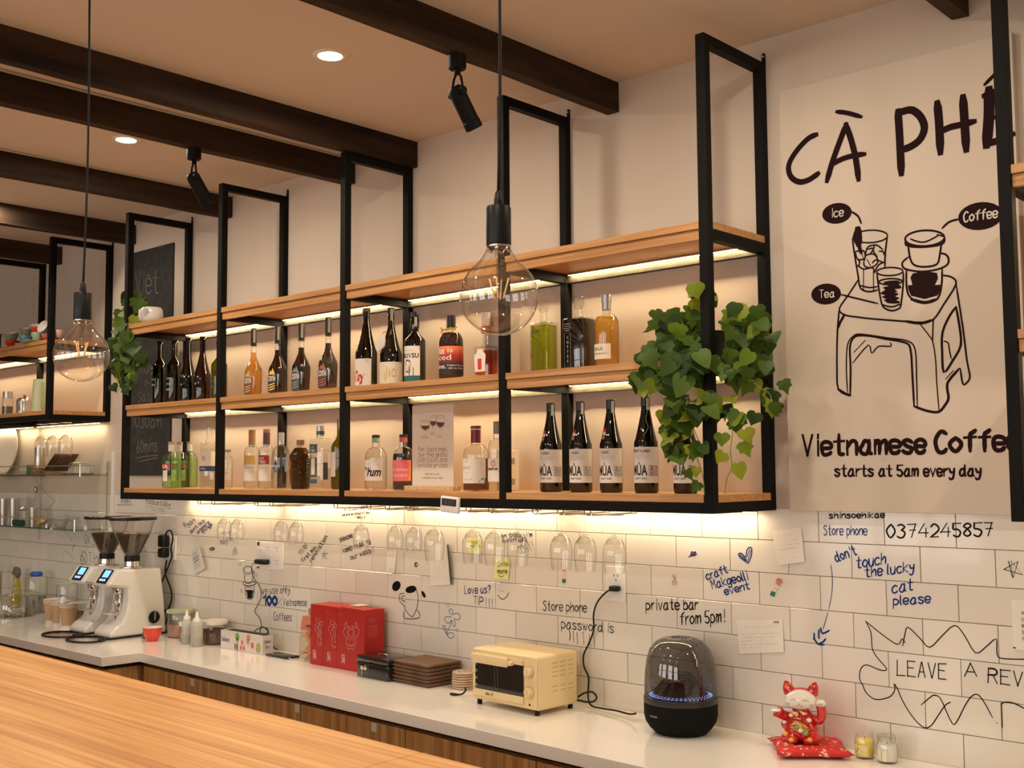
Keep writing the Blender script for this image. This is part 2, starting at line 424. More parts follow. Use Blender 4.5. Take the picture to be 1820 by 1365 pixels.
# track-style spotlights hanging from beams
def spot(x, y, label, yaw):
    t = thing('spotlight', label, 'spotlight', (x, y, 2.914), -.2, 'black ceiling spotlights'); t.scale = (1.45, 1.45, 1.45)
    B().lathe([(0, 0), (.0185, 0), (.0185, -.026), (.017, -.029), (0, -.029)], 24).obj('mount', black, t, 40)
    B().cyl((0, 0, -.029), (0, 0, -.040), .007, 12).obj('swivel', black, t, 60)
    y2 = B()
    for s in (-1, 1):
        y2.tube([(s*.004, 0, -.038), (s*.013, 0, -.048), (s*.018, 0, -.064), (s*.0185, 0, -.078)], .0028, 6)
        y2.cyl((s*.015, 0, -.078), (s*.0235, 0, -.078), .0085, 14)
    y2.obj('yoke', black, t, 50)
    M = Matrix.Translation((0, 0, -.078)) @ Matrix.Rotation(math.radians(32), 4, 'X')
    B().lathe([(0, .014), (.010, .014), (.0165, .008), (.0175, .002), (.0175, -.062), (.0185, -.063), (.0185, -.078), (.0165, -.080), (.0155, -.070), (0, -.068)], 24, M=M).obj('lamp_head', black, t, 40)
spot(-.529, -.755, 'black ceiling spotlight on the second beam from the right, near the right bulb cord', .75)
spot(-1.938, -.765, 'black ceiling spotlight on the beam nearest the left hanging cord', .75)

# ================================================================ STEEL SHELF UNITS
ledm = mat('led_strip', (1, 1, 1), .5, emit=LEDC, es=L_LED); ledb = mat('led_strip_low', (1, 1, 1), .5, emit=LEDC, es=L_LED*.55); alum = mat('led_channel', (.5, .48, .44), .4, .8)
def board_poly(x0, x1, first, last):
    a = x0-.014 if not first else x0-.014; p = [(x0+.0155, -.349), (x1-.0155, -.349), (x1-.0155, -.3205)]
    e = x1+.0145 if last else x1-.0155
    if last: p += [(e, -.3205), (e, -.0305), (x1-.0155, -.0305)]
    p += [(x1-.0155, -.001), (x0+.0155, -.001), (x0+.0155, -.0305), (a, -.0305), (a, -.3205), (x0+.0155, -.3205)]
    q = []
    for v in p:
        if not q or (abs(v[0]-q[-1][0])+abs(v[1]-q[-1][1])) > 1e-5: q.append(v)
    return q
def shelf_unit(label, X, z0, ztops, boards, glassrails=(), tops=None):
    t = thing('wall_shelf', label, 'shelf', (0, 0, 0), group='black steel wall shelves with oak boards')
    for i, x in enumerate(X):
        zt = ztops[i] if isinstance(ztops, list) else ztops
        B().rbox(x-.015, x+.015, -.350, -.320, z0, zt, .0012, 1).obj('post', black, t)
        B().rbox(x-.015, x+.015, -.030, -.0005, z0, zt, .0012, 1).obj('post', black, t)
        B().rbox(x-.0148, x+.0148, -.320, -.030, zt-.030, zt, .0012, 1).obj('top_bar', black, t)
        if zt > 2.92:
            b = B().prism([(x+.003, zt-.01), (x+.015, zt-.01), (x+.015, zt+.028)]+[(x+.0035+.0055*math.cos(a)+.0055, zt+.028+.0055*math.sin(a)) for a in (.3, 1.2, 2.0, 2.8)]+[(x+.003, zt+.028)], -.005, -.0008, 'y')
            br = b.obj('wall_tab', black, t); B().cyl((x+.009, -.0052, zt+.022), (x+.009, -.0068, zt+.022), .0035, 8).obj('screw', steel, br)
        for zb in boards[1:]: B().box(x-.0146, x+.0146, -.3202, -.0298, zb-.052, zb-.0225).obj('cross_bar', black, t)
        B().box(x-.0146, x+.0146, -.3202, -.0298, z0, z0+.029).obj('cross_bar', black, t)
    B().rbox(X[0]+.015, X[-1]-.015, -.3495, -.3205, z0, z0+.0295, .001, 1).obj('front_bar', black, t)
    for i in range(len(X)-1):
        a, b = X[i], X[i+1]
        for k, zb in enumerate(boards):
            o = B().prism(board_poly(a, b, i == 0, i == len(X)-2), zb-.0215, zb, 'z', .0008, 1).obj('shelf_board', shelfw, t)
            if k: B().rbox(a+.0155, b-.0155, -.343, -.328, zb-.052, zb-.0225, .0008, 1).obj('front_batten', shelfw, t)
            B().box(a+.0155, b-.0155, -.029, -.0015, zb-.052, zb-.0235).obj('back_bar', galv, t)
            zs = zb-.0235-(.030 if k == 0 else 0); ls = B().box(a+.03, b-.03, -.043, -.033, zs-.005, zs).obj('light_channel', alum, t); B().add([(a+.032, -.0415, zs-.0053), (b-.032, -.0415, zs-.0053), (b-.032, -.0345, zs-.0053), (a+.032, -.0345, zs-.0053)], [(0, 3, 2, 1)]).obj('light_strip', ledm if k else ledb, ls)
    for gx in glassrails:
        r = B()
        for s in (-1, 1): r.tube([(gx+s*.011, -.30, z0-.001), (gx+s*.011, -.298, z0-.014), (gx+s*.011, -.29, z0-.0175), (gx+s*.011, -.06, z0-.0175), (gx+s*.011, -.052, z0-.001)], .0022, 6)
        r.obj('glass_rail', chrome, t, 60)
    return t
PX = [-3.20, -2.40, -1.562, -.735, .05]; Z0 = 1.565
ZB, ZM, ZTP = 1.617, 2.007, 2.394
GLX = []
for px, py in ((399, 900), (424, 901), (501, 903), (528, 904), (643, 907), (702, 908), (735, 909), (772, 910), (840, 912), (879, 913), (919, 914), (997, 916), (1042, 917), (1090, 919)):
    GLX.append(onY(px, py, -.17).x)
shelf_unit('long black steel wall shelf with oak boards holding bottles, mid photo', PX, Z0, [2.94, 2.94, 2.912, 2.94, 2.94], [ZB, ZM, ZTP], GLX)
shelf_unit('black steel wall shelf on the far left holding coloured cups and the moka pot', [-5.63, -4.82, -4.005], 1.967, 2.94, [2.018, ZTP])
shelf_unit('black steel wall shelf cut off by the right edge, right of the coffee poster', [.878, 1.70, 2.5], Z0, 2.94, [ZB, ZM, ZTP])

# ================================================================ COUNTERS
top = tag(B().prism([(XL, -.0015), (XL, -.617), (-2.85, -.617), (-2.838, -.447), (.3, -.552), (3.2, -.60), (3.2, -.0015)], .857, .897, 'z', .002, 2).obj('worktop', quartz),
    'white quartz worktop stepping forward at its left end, along the tiled wall', 'worktop')
CR = math.atan2(-.105, 3.138)
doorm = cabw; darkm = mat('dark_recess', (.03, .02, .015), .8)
plate = mat('tag_metal', (.62, .62, .60), .4)
def cabinet(x, w, label, tagx=None):
    y = -.425+(x+2.838)*math.tan(CR)
    t = thing('base_cabinet', label, 'cabinet', (x, y, 0), CR, 'wooden base cabinets under the worktop')
    B().box(0, w-.002, .02, .40, .08, .838).obj('body', cabw, t)
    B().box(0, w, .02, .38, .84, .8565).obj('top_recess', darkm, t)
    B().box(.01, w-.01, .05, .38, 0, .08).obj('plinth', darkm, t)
    d = B().rbox(.0015, w-.0035, 0, .019, .09, .836, .001, 1).obj('door', doorm, t)
    if tagx is not None:
        q = B().rbox(tagx-x-.015, tagx-x+.015, -.002, 0, .803, .833, .0008, 1).obj('name_plate', plate, d)
        b = B(); printed(b, 'POR%s' % 'TA'[:1], tagx-x-.010, .815, .009, lambda u, v: Vector((u, -.0025, v)), .02); b.obj('lettering', mat('ink_grey', (.12, .12, .12), .6), q) if False else None
xs = [-2.84, -2.235, -1.65, -1.055, -.46, .14, .74, 1.34, 1.94, 2.54]
tagat = {0: -2.42, 1: None, 2: -1.60, 3: None}
names = ['leftmost, next to the corner of the step', 'second from the step corner', 'third from the step corner, under the red boxes', 'fourth from the step corner', 'fifth from the step corner', 'sixth from the step corner', 'outside the view', 'outside the view', 'outside the view']
for i in range(len(xs)-1):
    cabinet(xs[i], xs[i+1]-xs[i], 'striped walnut-look base cabinet %s' % names[i], {0: -2.42, 1: -1.668, 2: -1.218}.get(i))
t = thing('base_cabinet', 'striped walnut-look base cabinet under the forward step of the worktop', 'cabinet', (-2.87, -.58, 0), group='wooden base cabinets under the worktop')
B().box(-3.3, 0, 0, .56, .08, .838).obj('body', cabw, t); B().box(-3.3, -.002, .01, .56, .84, .8565).obj('top_recess', darkm, t); B().box(-3.3, -.02, .03, .56, 0, .08).obj('plinth', darkm, t)
for k in range(5): B().rbox(-.66*(k+1)+.002, -.66*k-.002, -.019, -.001, .09, .836, .001, 1).obj('door', doorm, t)
t = thing('bar_counter', 'long honey coloured wooden bar counter in the foreground', 'counter', (0, 0, 0))
B().prism([(-5, -1.137), (-.15, -1.249), (-.15, -2.45), (-5, -2.40)], 1.010, 1.050, 'z', .0015, 1).obj('counter_board', islandw, t)
B().prism([(-.1485, -1.249), (1.3, -1.282), (1.3, -2.50), (-.1485, -2.45)], 1.010, 1.050, 'z', .0015, 1).obj('counter_board', islandw, t)
B().box(-4.9, 1.2, -2.2, -1.42, 0, 1.009).obj('base_panel', cabw, t)

# ================================================================ POSTER
t = thing('poster', 'large cream canvas poster with a coffee drawing, between the two wall shelves', 'poster', (0, 0, 0))
canvas = noisy(mat('canvas', (.60, .52, .435), .85), (500, 500, 500), bump=.1, dist=.0006)
PY = -.024; PI_ = -.0246
B().rbox(.121, .803, PY, -.001, 1.566, 2.832, .002, 2).obj('canvas', canvas, t)
ink = mat('dark_brown_ink', (.018, .006, .007), .8, spec=.1)
b = B(); K = 4.136; OX, OY = 1380, 60
def pl(s, w, oy=OY, sm=3): penlines(b, s, OX, oy, K, w/K/620*1.3, PI_, sm)
# C A P H E with hand-cut looking strokes
pl('292,742 240,765 180,822 125,893 92,960 92,1020 122,1068 175,1090 235,1075 280,1047 306,1028', 34)
pl('288,745 245,763', 42); pl('445,573 520,582 620,610', 27); pl('512,668 462,800 412,940 372,1080', 36); pl('510,668 552,790 585,930 603,1070', 36); pl('412,958 480,922 560,897 645,885', 32)
pl('893,572 902,700 910,850 918,1025', 44); pl('893,585 940,568 1000,562 1060,612 1088,690 1060,770 1000,822 930,852', 42)
pl('1182,512 1195,650 1205,870', 46); pl('1371,468 1382,640 1395,850', 46); pl('1212,716 1280,686 1360,668 1452,645', 36)
pl('1562,415 1562,600 1545,815', 56); pl('1530,455 1600,430 1700,395', 38); pl('1560,625 1690,592', 42); pl('1545,808 1630,785 1735,740', 38); pl('1532,372 1600,303 1660,240 1712,305', 20)
b.obj('headline_lettering', ink, t)
b = B(); OY = 340
for e in (ell(445, 162, 110, 76, -10), ell(1500, 182, 166, 102, -8), ell(365, 755, 110, 77, -5)): b = B(); blob(b, e, OX, OY, K, PI_); b.obj('caption_bubble', ink, t)
def tx(s, x0, y0, x1, y1, h, w): hand(b, s, 1380+x0/K, OY+y0/K, 1380+x1/K, OY+y1/K, h/K, w, PI_-.0004, jit=.15)
crp = mat('cream_print', (.66, .58, .50), .8)
for a_ in (('Ice', 412, 190, 490, 180, 62, .0034), ('Coffee', 1378, 225, 1622, 190, 72, .0040), ('Tea', 318, 782, 425, 776, 56, .0034)): b = B(); tx(*a_); b.obj('caption_lettering', crp, t)
b = B()
W7 = 9
def q7(s, w=W7): penlines(b, s, OX, 340, K, w/K/620*1.3, PI_)
def e7(e, w=W7): ellpen(b, e, OX, 340, K, w/K/620*1.3, PI_)
q7('552,150 600,183 623,235', 12); q7('1340,205 1270,225 1220,270', 12); q7('470,758 600,790 745,825', 10)
e7(ell(690, 332, 127, 46, -3)); q7('558,350 575,470 600,620 618,712 680,738 745,725', 10); q7('816,325 800,450 797,560', 10)
q7('598,285 582,330 592,375', 34); q7('598,280 602,330 604,385', 44); q7('604,380 612,420 622,450', 22); q7('622,445 640,495', 8)
q7('575,445 640,436 650,492 598,500 578,447'); q7('655,462 672,410 735,395 782,430'); q7('672,425 712,420 690,460'); q7('642,520 660,470 720,464 745,520 700,560 650,552 642,520'); q7('706,525 730,505 780,520')
q7('598,545 640,572 705,562 722,600'); q7('600,500 612,525 600,550'); q7('640,575 640,730'); q7('712,590 714,736'); q7('722,592 752,540 800,518'); q7('612,690 680,708 745,700'); q7('755,440 785,445 790,465'); q7('665,500 690,545'); q7('720,400 712,440 740,480')
e7(ell(833, 590, 97, 30, -2)); e7(ell(838, 664, 85, 22, -2)); q7('738,600 755,730 775,830 800,862 850,878 900,862 915,830 930,700 933,600', 10); q7('775,832 845,850 912,828')
q7('800,672 900,668 830,690 915,700 790,715 880,730 770,745 890,760 785,775 895,790 800,805 895,815', 20)
e7(ell(1090, 345, 145, 58, -3), 11); q7('948,372 965,400 1080,408 1215,388 1235,345', 14); q7('985,350 1040,370 1100,370 1190,325'); q7('1185,320 1225,330', 14)
q7('968,402 985,500 1020,545 1100,555 1180,535 1200,470 1212,385', 11); q7('968,485 925,525 945,570 1060,590 1180,575 1255,540 1265,495 1245,465 1207,455', 11)
q7('955,580 955,680 970,760 1020,805 1090,822 1160,805 1195,770 1215,680 1218,575', 11); q7('995,795 1090,818 1175,795', 18)
blob(b, pts_of('985,635 1000,605 1040,596 1130,592 1180,600 1188,640 1165,690 1205,685 1200,730 1185,765 1090,792 990,768 972,730 965,690 1000,690'), OX, 340, K, PI_)
q7('603,648 530,760 462,862 500,908 600,925 700,937 930,955 1050,963 1150,945 1230,830 1320,682 1285,630 1222,618', 10); q7('950,955 1060,970 1150,945', 16); q7('462,862 450,1000 445,1150 445,1300 455,1456 540,1500', 11)
q7('500,908 470,960 452,1005', 16); q7('455,1456 500,1485 542,1500', 16); q7('542,1502 545,1300 540,1150 560,1085 605,1060 700,1065 800,1085 940,1110 985,1160 1000,1365 1012,1580', 12)
q7('522,1475 514,1300 522,1130 565,1065 620,1050 820,1078 965,1100 1020,1165 1030,1365 1036,1585', 8); q7('1012,1580 1100,1612 1190,1622 1240,1570 1265,1520 1255,1450 1265,1395 1342,1305', 14)
q7('1050,968 1120,1058 1150,1110 1170,1241 1178,1400 1195,1612', 7); q7('1152,948 1148,1090', 13); q7('1320,682 1370,1000 1400,1241 1422,1360 1400,1405 1370,1415 1352,1305', 10); q7('1320,850 1270,920 1220,1040 1218,1180 1230,1330 1295,1245 1355,1130 1345,990 1320,850', 13)
q7('1232,1102 1262,1115 1272,1170 1285,1230', 8); q7('570,1182 650,1098'); q7('562,1260 675,1130 700,1190 750,1140 838,1140 838,1115', 8); q7('1190,750 1170,752'); q7('1000,690 1010,700')
q7('1245,1378 1300,1320', 9)
b.obj('drawing', ink, t)
b = B(); K = 4.136
hand(b, 'Vietnamese', 1380+195/K, 640+698/K, 1380+1090/K, 640+678/K, 142/K, .0118, PI_, jit=.2); hand(b, 'Coffee', 1380+1172/K, 640+676/K, 1380+1780/K, 640+656/K, 150/K, .0118, PI_, jit=.2)
hand(b, 'starts at 5am every day', 1380+430/K, 640+852/K, 1380+1500/K, 640+850/K, 78/K, .0062, PI_, jit=.2)
b.obj('caption_text', ink, t)
# ================================================================ CHALKBOARD
t = thing('chalkboard', 'tall black chalkboard with chalk notes behind the left end of the shelf', 'chalkboard', (0, 0, 0))
B().rbox(-3.760, -3.357, -.008, -.001, 1.672, 2.867, .001, 1).obj('board', noisy(mat('chalk_black', (.018, .018, .019), .75), (20, 20, 20), (.012, .012, .013), (.035, .034, .034)), t)
chalk = mat('chalk', (.17, .165, .16), .95); b = B(); cyy = -.0092
for a in (('ệt', 0),): pass
for a_ in (('Viet', 241, 522, 281, 520, 40, .006), ('MARKET', 241, 604, 292, 596, 17, .004), ('Thursday', 244, 664, 300, 660, 18, .004), ('by the', 258, 686, 285, 684, 12, .003), ('Saturday', 246, 714, 300, 708, 17, .004), ('1030am', 235, 760, 286, 759, 21, .005), ('60mins', 243, 805, 279, 801, 22, .005)): b = B(); hand(b, *a_, cyy); b.obj('chalk_writing', chalk, t)
b = B()
for s_ in ('240,815 260,811 282,809', '246,821 262,817 280,814', '259,493 263,488 267,493'): b = B(); penlines(b, s_, 0, 0, 1, .004, cyy); b.obj('chalk_line', chalk, t)
# ================================================================ WRITING ON THE TILES
blk = mat('black_marker', (.006, .006, .007), .6, spec=.1); blu = mat('blue_marker', (.008, .035, .20), .6, spec=.1); dbl = mat('dark_blue_marker', (.01, .012, .10), .6, spec=.1)
def note(nm, mt, fn, lab):
    b = B(); fn(b); b.obj(nm, mt, wb, label=lab)
X4 = lambda u: 1320+u/3.64
Y4 = lambda v: 880+v/3.64
def H4(b, s, x0, y0, x1, y1, h, w=.0032, ox=1320, perp=False): hand(b, s, ox+x0/3.64, Y4(y0), ox+x1/3.64, Y4(y1), h/3.64, w, perp=perp)
note('handwriting', blk, lambda b: (H4(b, 'shinsoehikae', 560, 150, 915, 146, 40, .0030), H4(b, '0374245857', 935, 275, 1612, 262, 84, .0036)), 'black handwritten phone number under the poster')
note('handwriting', blu, lambda b: H4(b, 'Store phone', 525, 258, 802, 258, 62, .0022), 'blue handwritten Store phone')
note('handwriting', blu, lambda b: (H4(b, "don't", 608, 432, 738, 384, 62, perp=True), H4(b, 'touch', 737, 472, 925, 442, 70), H4(b, 'the lucky', 792, 530, 1108, 492, 66), H4(b, 'cat', 968, 635, 1100, 612, 72), H4(b, 'please', 975, 712, 1212, 695, 60)), 'blue handwritten note about the lucky cat')
note('arrow_drawing', blu, lambda b: (penlines(b, '570,450 577,500 580,560 576,640 556,742|552,760 540,800 520,868', 1320, 880, 3.64, .0016), penlines(b, '504,860 508,880 520,895 560,876|494,872 492,900 494,926|462,895 464,930 476,950 492,965 525,968|500,958 520,950 536,930|458,930 470,945', 1320, 880, 3.64, .0040)), 'blue arrow pointing down at the cat')
note('handwriting', blk, lambda b: (H4(b, 'LEAVE', 1000, 1165, 1315, 1190, 96, .0034), H4(b, 'A', 1435, 1172, 1512, 1170, 84, .0034), H4(b, 'REVIEW', 1588, 1212, 2010, 1262, 92, .0034)), 'black handwritten LEAVE A REVIEW')
def jag(b):
    penlines(b, '795,815 900,900 1000,966 1030,930 1050,955|1035,975 1050,900 1070,855 1150,930 1210,985 1290,910 1370,843 1430,900 1505,1020 1570,985 1640,930 1646,1030 1690,1058 1900,1062', 1320, 880, 3.64, .0022)
    penlines(b, '795,815 830,890 838,990 870,1050 932,1125 890,1132 800,1098 762,1130 757,1190 775,1225 800,1280 860,1322 940,1310 975,1280 985,1245 978,1220 1000,1250 1030,1320 1075,1400 1130,1470 1180,1505 1220,1490 1262,1430 1310,1360 1345,1340', 1320, 880, 3.64, .0022)
    penlines(b, '1180,10 1240,-40 1262,-50 1300,-30 1350,80 1382,132 1410,100 1450,20 1490,-40 1530,-55 1570,-10 1625,90|1650,122', 1300, 1250, 3.5, .0022)
    penlines(b, '365,1150 372,1330|365,1145 385,1130 460,1135 560,1185 700,1240', 1700, 1000, 4.55, .0024)
note('speech_outline', blk, jag, 'jagged black pen outline round LEAVE A REVIEW')
note('star_doodle', blk, lambda b: penlines(b, '1690,480 1810,515 1735,425 1750,535 1780,430 1690,480|1720,430 1745,530', 1320, 880, 3.64, .0026, sm=1), 'black pen star at the right edge')
note('handwriting', blk, lambda b: (H4(b, 'private bar', 540, 742, 875, 738, 66, .0034, 1000), H4(b, 'from 5pm!', 760, 838, 1048, 820, 78, .0034, 1000)), 'black handwritten private bar note')
note('handwriting', blu, lambda b: (H4(b, 'craft', 935, 548, 1070, 500, 50, .0034, 1000, True), H4(b, 'Makgeolli', 970, 606, 1200, 545, 56, .0034, 1000, True), H4(b, 'event', 1052, 645, 1210, 606, 48, .0034, 1000, True)), 'blue handwritten Makgeolli event note')
note('heart_doodle', blu, lambda b: penlines(b, '1200,442 1150,405 1138,380 1160,378 1182,400 1195,350 1215,338 1224,350 1220,395 1200,442|1150,385 1190,425|1160,380 1198,432|1190,405 1212,350|1200,420 1218,360|1145,390 1180,420', 1000, 880, 3.64, .0028), 'blue pen heart')
note('squiggle', dbl, lambda b: penlines(b, '815,402 835,385 842,368 832,370 832,395 850,385 862,368 850,372 848,392 870,380', 1000, 880, 3.64, .0026), 'small dark blue squiggle')
note('handwriting', dbl, lambda b: (H4(b, 'Love us?', 822, 638, 988, 632, 50, .0030, 600), H4(b, 'TIP!!!', 880, 700, 1000, 722, 48, .0030, 600)), 'dark blue handwritten Love us TIP')
note('smiley_doodle', blk, lambda b: penlines(b, '1052,618 1056,620|1071,622 1075,624|1037,645 1055,668 1075,672 1095,655 1108,628', 600, 880, 3.64, .0022), 'pen smiley face')
note('handwriting', blk, lambda b: (H4(b, 'Store phone', 1330, 745, 1610, 757, 62, .0026, 600), H4(b, 'password is', 1448, 860, 1785, 890, 60, .0026, 600), penlines(b, '1498,872 1505,905 1500,940|1524,880 1528,948|1548,888 1553,962|1588,885 1590,905|1590,915 1592,930|1592,940 1593,962|1628,905 1633,972|1657,900 1663,980', 600, 880, 3.64, .0024)), 'black handwritten Store phone password note')
def plantd(b):
    for e in (ell(380, 588, 26, 34, 25), ell(474, 610, 36, 23, -15), ell(556, 642, 10, 24, -25)): blob(b, e, 600, 880, 3.64)
note('leaf_doodle', blk, plantd, 'filled black leaf shapes of the doodle')
note('figure_doodle', blk, lambda b: penlines(b, '430,635 405,640 398,668 408,695 432,718 440,742 462,772 484,786 505,750 518,710 520,650 508,608|436,650 414,660 418,682 438,686|432,752 426,775 436,798 490,800 528,792 530,765 512,744', 600, 880, 3.64, .0022), 'black pen outline doodle under the leaf shapes')
note('flower_doodle', blu, lambda b: penlines(b, '735,775 722,758 724,740 738,738 745,755 742,775 762,764 788,772 792,795 775,808 752,800 762,825 758,850 745,838 738,808 720,828 700,820 692,800 706,786 735,790|740,810 725,850 706,900|706,900 688,870 682,848 692,845 702,868 706,900 730,890 752,898 748,922 722,922 706,900|706,712 720,704|712,722 724,716|762,872 776,862|768,880 782,870|738,790 742,790', 600, 880, 3.64, .0018), 'blue pen flower doodle')
note('handwriting', dbl, lambda b: (H4(b, "on friday i'm", 1060, 275, 1258, 268, 26, .0026, 600), H4(b, 'but off opns', 1065, 305, 1225, 303, 24, .0020, 600)), 'dark blue handwritten note behind the hanging glasses')
note('handwriting', blk, lambda b: H4(b, 'TODAY!', 1160, 392, 1272, 350, 56, .0018, 600, True), 'thin black handwritten TODAY')
note('handwriting', blk, lambda b: (H4(b, 'please', 18, 300, 98, 270, 30, .0026, 600, True), H4(b, 'keep reading', 40, 372, 212, 306, 32, .0026, 600, True), H4(b, 'our walls!!', 88, 418, 240, 362, 32, .0026, 600, True)), 'black handwritten keep reading our walls')
note('handwriting', blk, lambda b: (H4(b, '"To VB Just dew"', 25, 105, 192, 84, 22, .0022, 600), H4(b, 'we are so proud of you!', 30, 136, 212, 118, 18, .0020, 600), H4(b, '- Nemo :)', 108, 150, 178, 150, 16, .0020, 600)), 'small black handwritten note under the shelf')
def L2(b, s, x0, y0, x1, y1, h, w=.0026, perp=True): hand(b, s, 220+x0/3.64, Y4(y0), 220+x1/3.64, Y4(y1), h/3.64, w, perp=perp)
note('handwriting', dbl, lambda b: (L2(b, 'Ryan:', 398, 212, 468, 170, 30), L2(b, 'dont buy', 436, 248, 524, 168, 22), L2(b, 'anymore', 480, 250, 556, 180, 22), L2(b, 'things', 514, 250, 574, 192, 22)), 'dark blue slanted handwritten note')
note('handwriting', dbl, lambda b: (L2(b, 'love', 640, 255, 688, 250, 26, .002), L2(b, 'say hi', 628, 318, 700, 296, 34, .002)), 'thin handwritten say hi behind the hanging glasses')
note('arrow_drawing', blu, lambda b: penlines(b, '712,300 716,312|728,300 736,312|720,335 708,360|720,335 735,358|716,345 704,380|722,345 738,376|716,388 712,372 720,362 728,372 724,390', 220, 880, 3.64, .0022), 'small blue arrow doodle')
note('handwriting', blk, lambda b: (L2(b, '17/01', 1148, 388, 1192, 328, 26), L2(b, 'first min', 1160, 436, 1248, 345, 26), L2(b, 'renovation', 1218, 434, 1318, 272, 26)), 'black slanted handwritten renovation note')
note('star_doodle', blk, lambda b: penlines(b, '1285,395 1322,378 1278,378 1312,412 1298,360 1288,412', 220, 880, 3.64, .0026, sm=1), 'small black pen star')
note('handwriting', blk, lambda b: L2(b, 'we use only', 892, 640, 1072, 632, 46, .0022, False), 'thin black handwritten we use only')
note('handwriting', blu, lambda b: L2(b, '100', 905, 708, 990, 712, 56, .0100, False), 'bold blue handwritten 100')
note('handwriting', dbl, lambda b: (L2(b, '%', 996, 712, 1020, 712, 46, .0024, False), L2(b, 'Vietnamese', 1032, 715, 1182, 715, 44, .0024, False), L2(b, 'Coffees', 970, 808, 1085, 815, 52, .0024, False)), 'dark blue handwritten Vietnamese Coffees')
note('handwriting', blk, lambda b: (L2(b, 'ARABICA', -20, 52, 46, 44, 26, .0016, False), penlines(b, '-45,68 -35,58 -25,70 -15,58 -5,70 5,56 15,68 25,56 35,68 45,56 60,66', 220, 880, 3.64, .0016), L2(b, 'RobustAlly', 142, 52, 300, 78, 34, .0020, False), penlines(b, '152,70 200,82|180,92 214,104|218,82 262,92|228,98 264,108', 220, 880, 3.64, .0018)), 'black handwritten coffee names at the left end')
def phin(b):
    p = lambda s, w=.0030: penlines(b, s, 220, 880, 3.64, w)
    ellpen(b, ell(803, 482, 27, 22), 220, 880, 3.64, .0026); ellpen(b, ell(802, 488, 32, 26), 220, 880, 3.64, .0020)
    p('780,512 784,560 800,570 822,565 832,548 836,505'); p('832,490 845,498 838,508'); p('778,560 772,575 800,588 845,580 852,565 835,555'); p('784,590 794,664 835,664 844,588'); p('790,596 832,598')
    p('790,618 840,620 792,628 838,632 794,640 836,644 796,652 834,658 800,662 830,640 800,625', .0055)
    p('742,440 745,455|754,440 757,455|852,512 848,530|862,508 860,528|756,610 757,630|762,608 768,632')
note('coffee_filter_doodle', blk, phin, 'black pen doodle of a drip filter over a glass')
note('handwriting', blk, lambda b: (penlines(b, '870,480 970,620|985,470 1045,580|860,730 995,860|1010,660 985,700 975,760|990,700 1010,690', 0, 880, 7.583, .0020), hand(b, 'OKD', 150, 965, 170, 970, 16, .0022), hand(b, '@Tha', 143, 998, 186, 1002, 18, .0024)), 'black handwriting behind the coffee grinders')
# ================================================================ NOTES, STICKERS, SOCKETS
paper = noisy(mat('note_paper', (.80, .755, .69), .85), (60, 60, 60), bump=.05)
yel = mat('sticky_yellow', (.80, .78, .30), .8)
faint = mat('faint_pen', (.42, .38, .34), .8)
def quadnote(name, label, cat, pts, mt, y=-.003, group=None):
    t = thing(name, label, cat, (0, 0, 0), group=group)
    P = [onY(px, py, y) for px, py in pts]; P2 = [p+Vector((0, .0008, 0)) for p in P]
    P[2] += Vector((0, -.003, 0)); P[3] += Vector((0, -.002, 0)); P2[2] += Vector((0, -.003, 0)); P2[3] += Vector((0, -.002, 0))
    B().add(P+P2, [(0, 1, 2, 3), (7, 6, 5, 4), (0, 4, 5, 1), (1, 5, 6, 2), (2, 6, 7, 3), (3, 7, 4, 0)]).obj('paper', mt, t)
    return t
def scribble(b, x0, y0, x1, y1, amp, w, y):
    n = max(6, int(abs(x1-x0)/1.6)); pts = []
    for i in range(n+1):
        px = x0+(x1-x0)*i/n; py = y0+(y1-y0)*i/n+random.uniform(-amp, amp)
        if random.random() < .12: 
            if len(pts) > 1: ribbon(b, [px2(a, c, y) for a, c in pts], w, wallf(y))
            pts = []; continue
        pts.append((px, py))
    if len(pts) > 1: ribbon(b, [px2(a, c, y) for a, c in pts], w, wallf(y))
t = quadnote('paper_note', 'cream handwritten card on the tiles right of the shelf end', 'note', [(1372, 944), (1424, 938), (1431, 998), (1383, 1005)], paper)
b = B()
for k, (a, c) in enumerate(((1383, 1414), (1395, 1421), (1384, 1420), (1384, 1416), (1405, 1420))): scribble(b, a, 954+k*8+(6 if k == 4 else 0), c, 949+k*8+(6 if k == 4 else 0), 1.2, .0009, -.0064)
b.obj('handwriting', faint, t)
t = quadnote('paper_note', 'wide cream handwritten card on the tiles above the smart speaker', 'note', [(1309, 1102), (1391, 1101), (1394, 1159), (1315, 1162)], paper)
b = B()
for k in range(7):
    if k == 1: continue
    scribble(b, 1316, 1115+k*6.2, 1383-(30 if k in (4, 6) else 0), 1113+k*6.2, 1.0, .0009, -.0064)
b.obj('handwriting', faint, t)
b = B(); blob(b, ell(1377, 1105.5, 1.8, 1.8), 0, 0, 1, -.0064); b.obj('red_mark', mat('red_print', (.6, .05, .04), .6), t)
b = B(); blob(b, ell(1382, 1105.5, 1.8, 1.8), 0, 0, 1, -.0064); ribbon(b, [px2(1374, 1108, -.0064), px2(1384, 1108.5, -.0064)], .001, wallf(-.0064)); b.obj('green_mark', mat('green_print', (.02, .22, .14), .6), t)
t = quadnote('paper_note', 'cream handwritten letter with a black back edge behind the hanging glasses', 'note', [(763, 971), (794, 968), (801, 1039), (766, 1041)], paper, -.006)
b = B()
for k in range(8): scribble(b, 769, 1000+k*4.4, 793, 999+k*4.4, .7, .0008, -.0088)
b.obj('handwriting', faint, t)
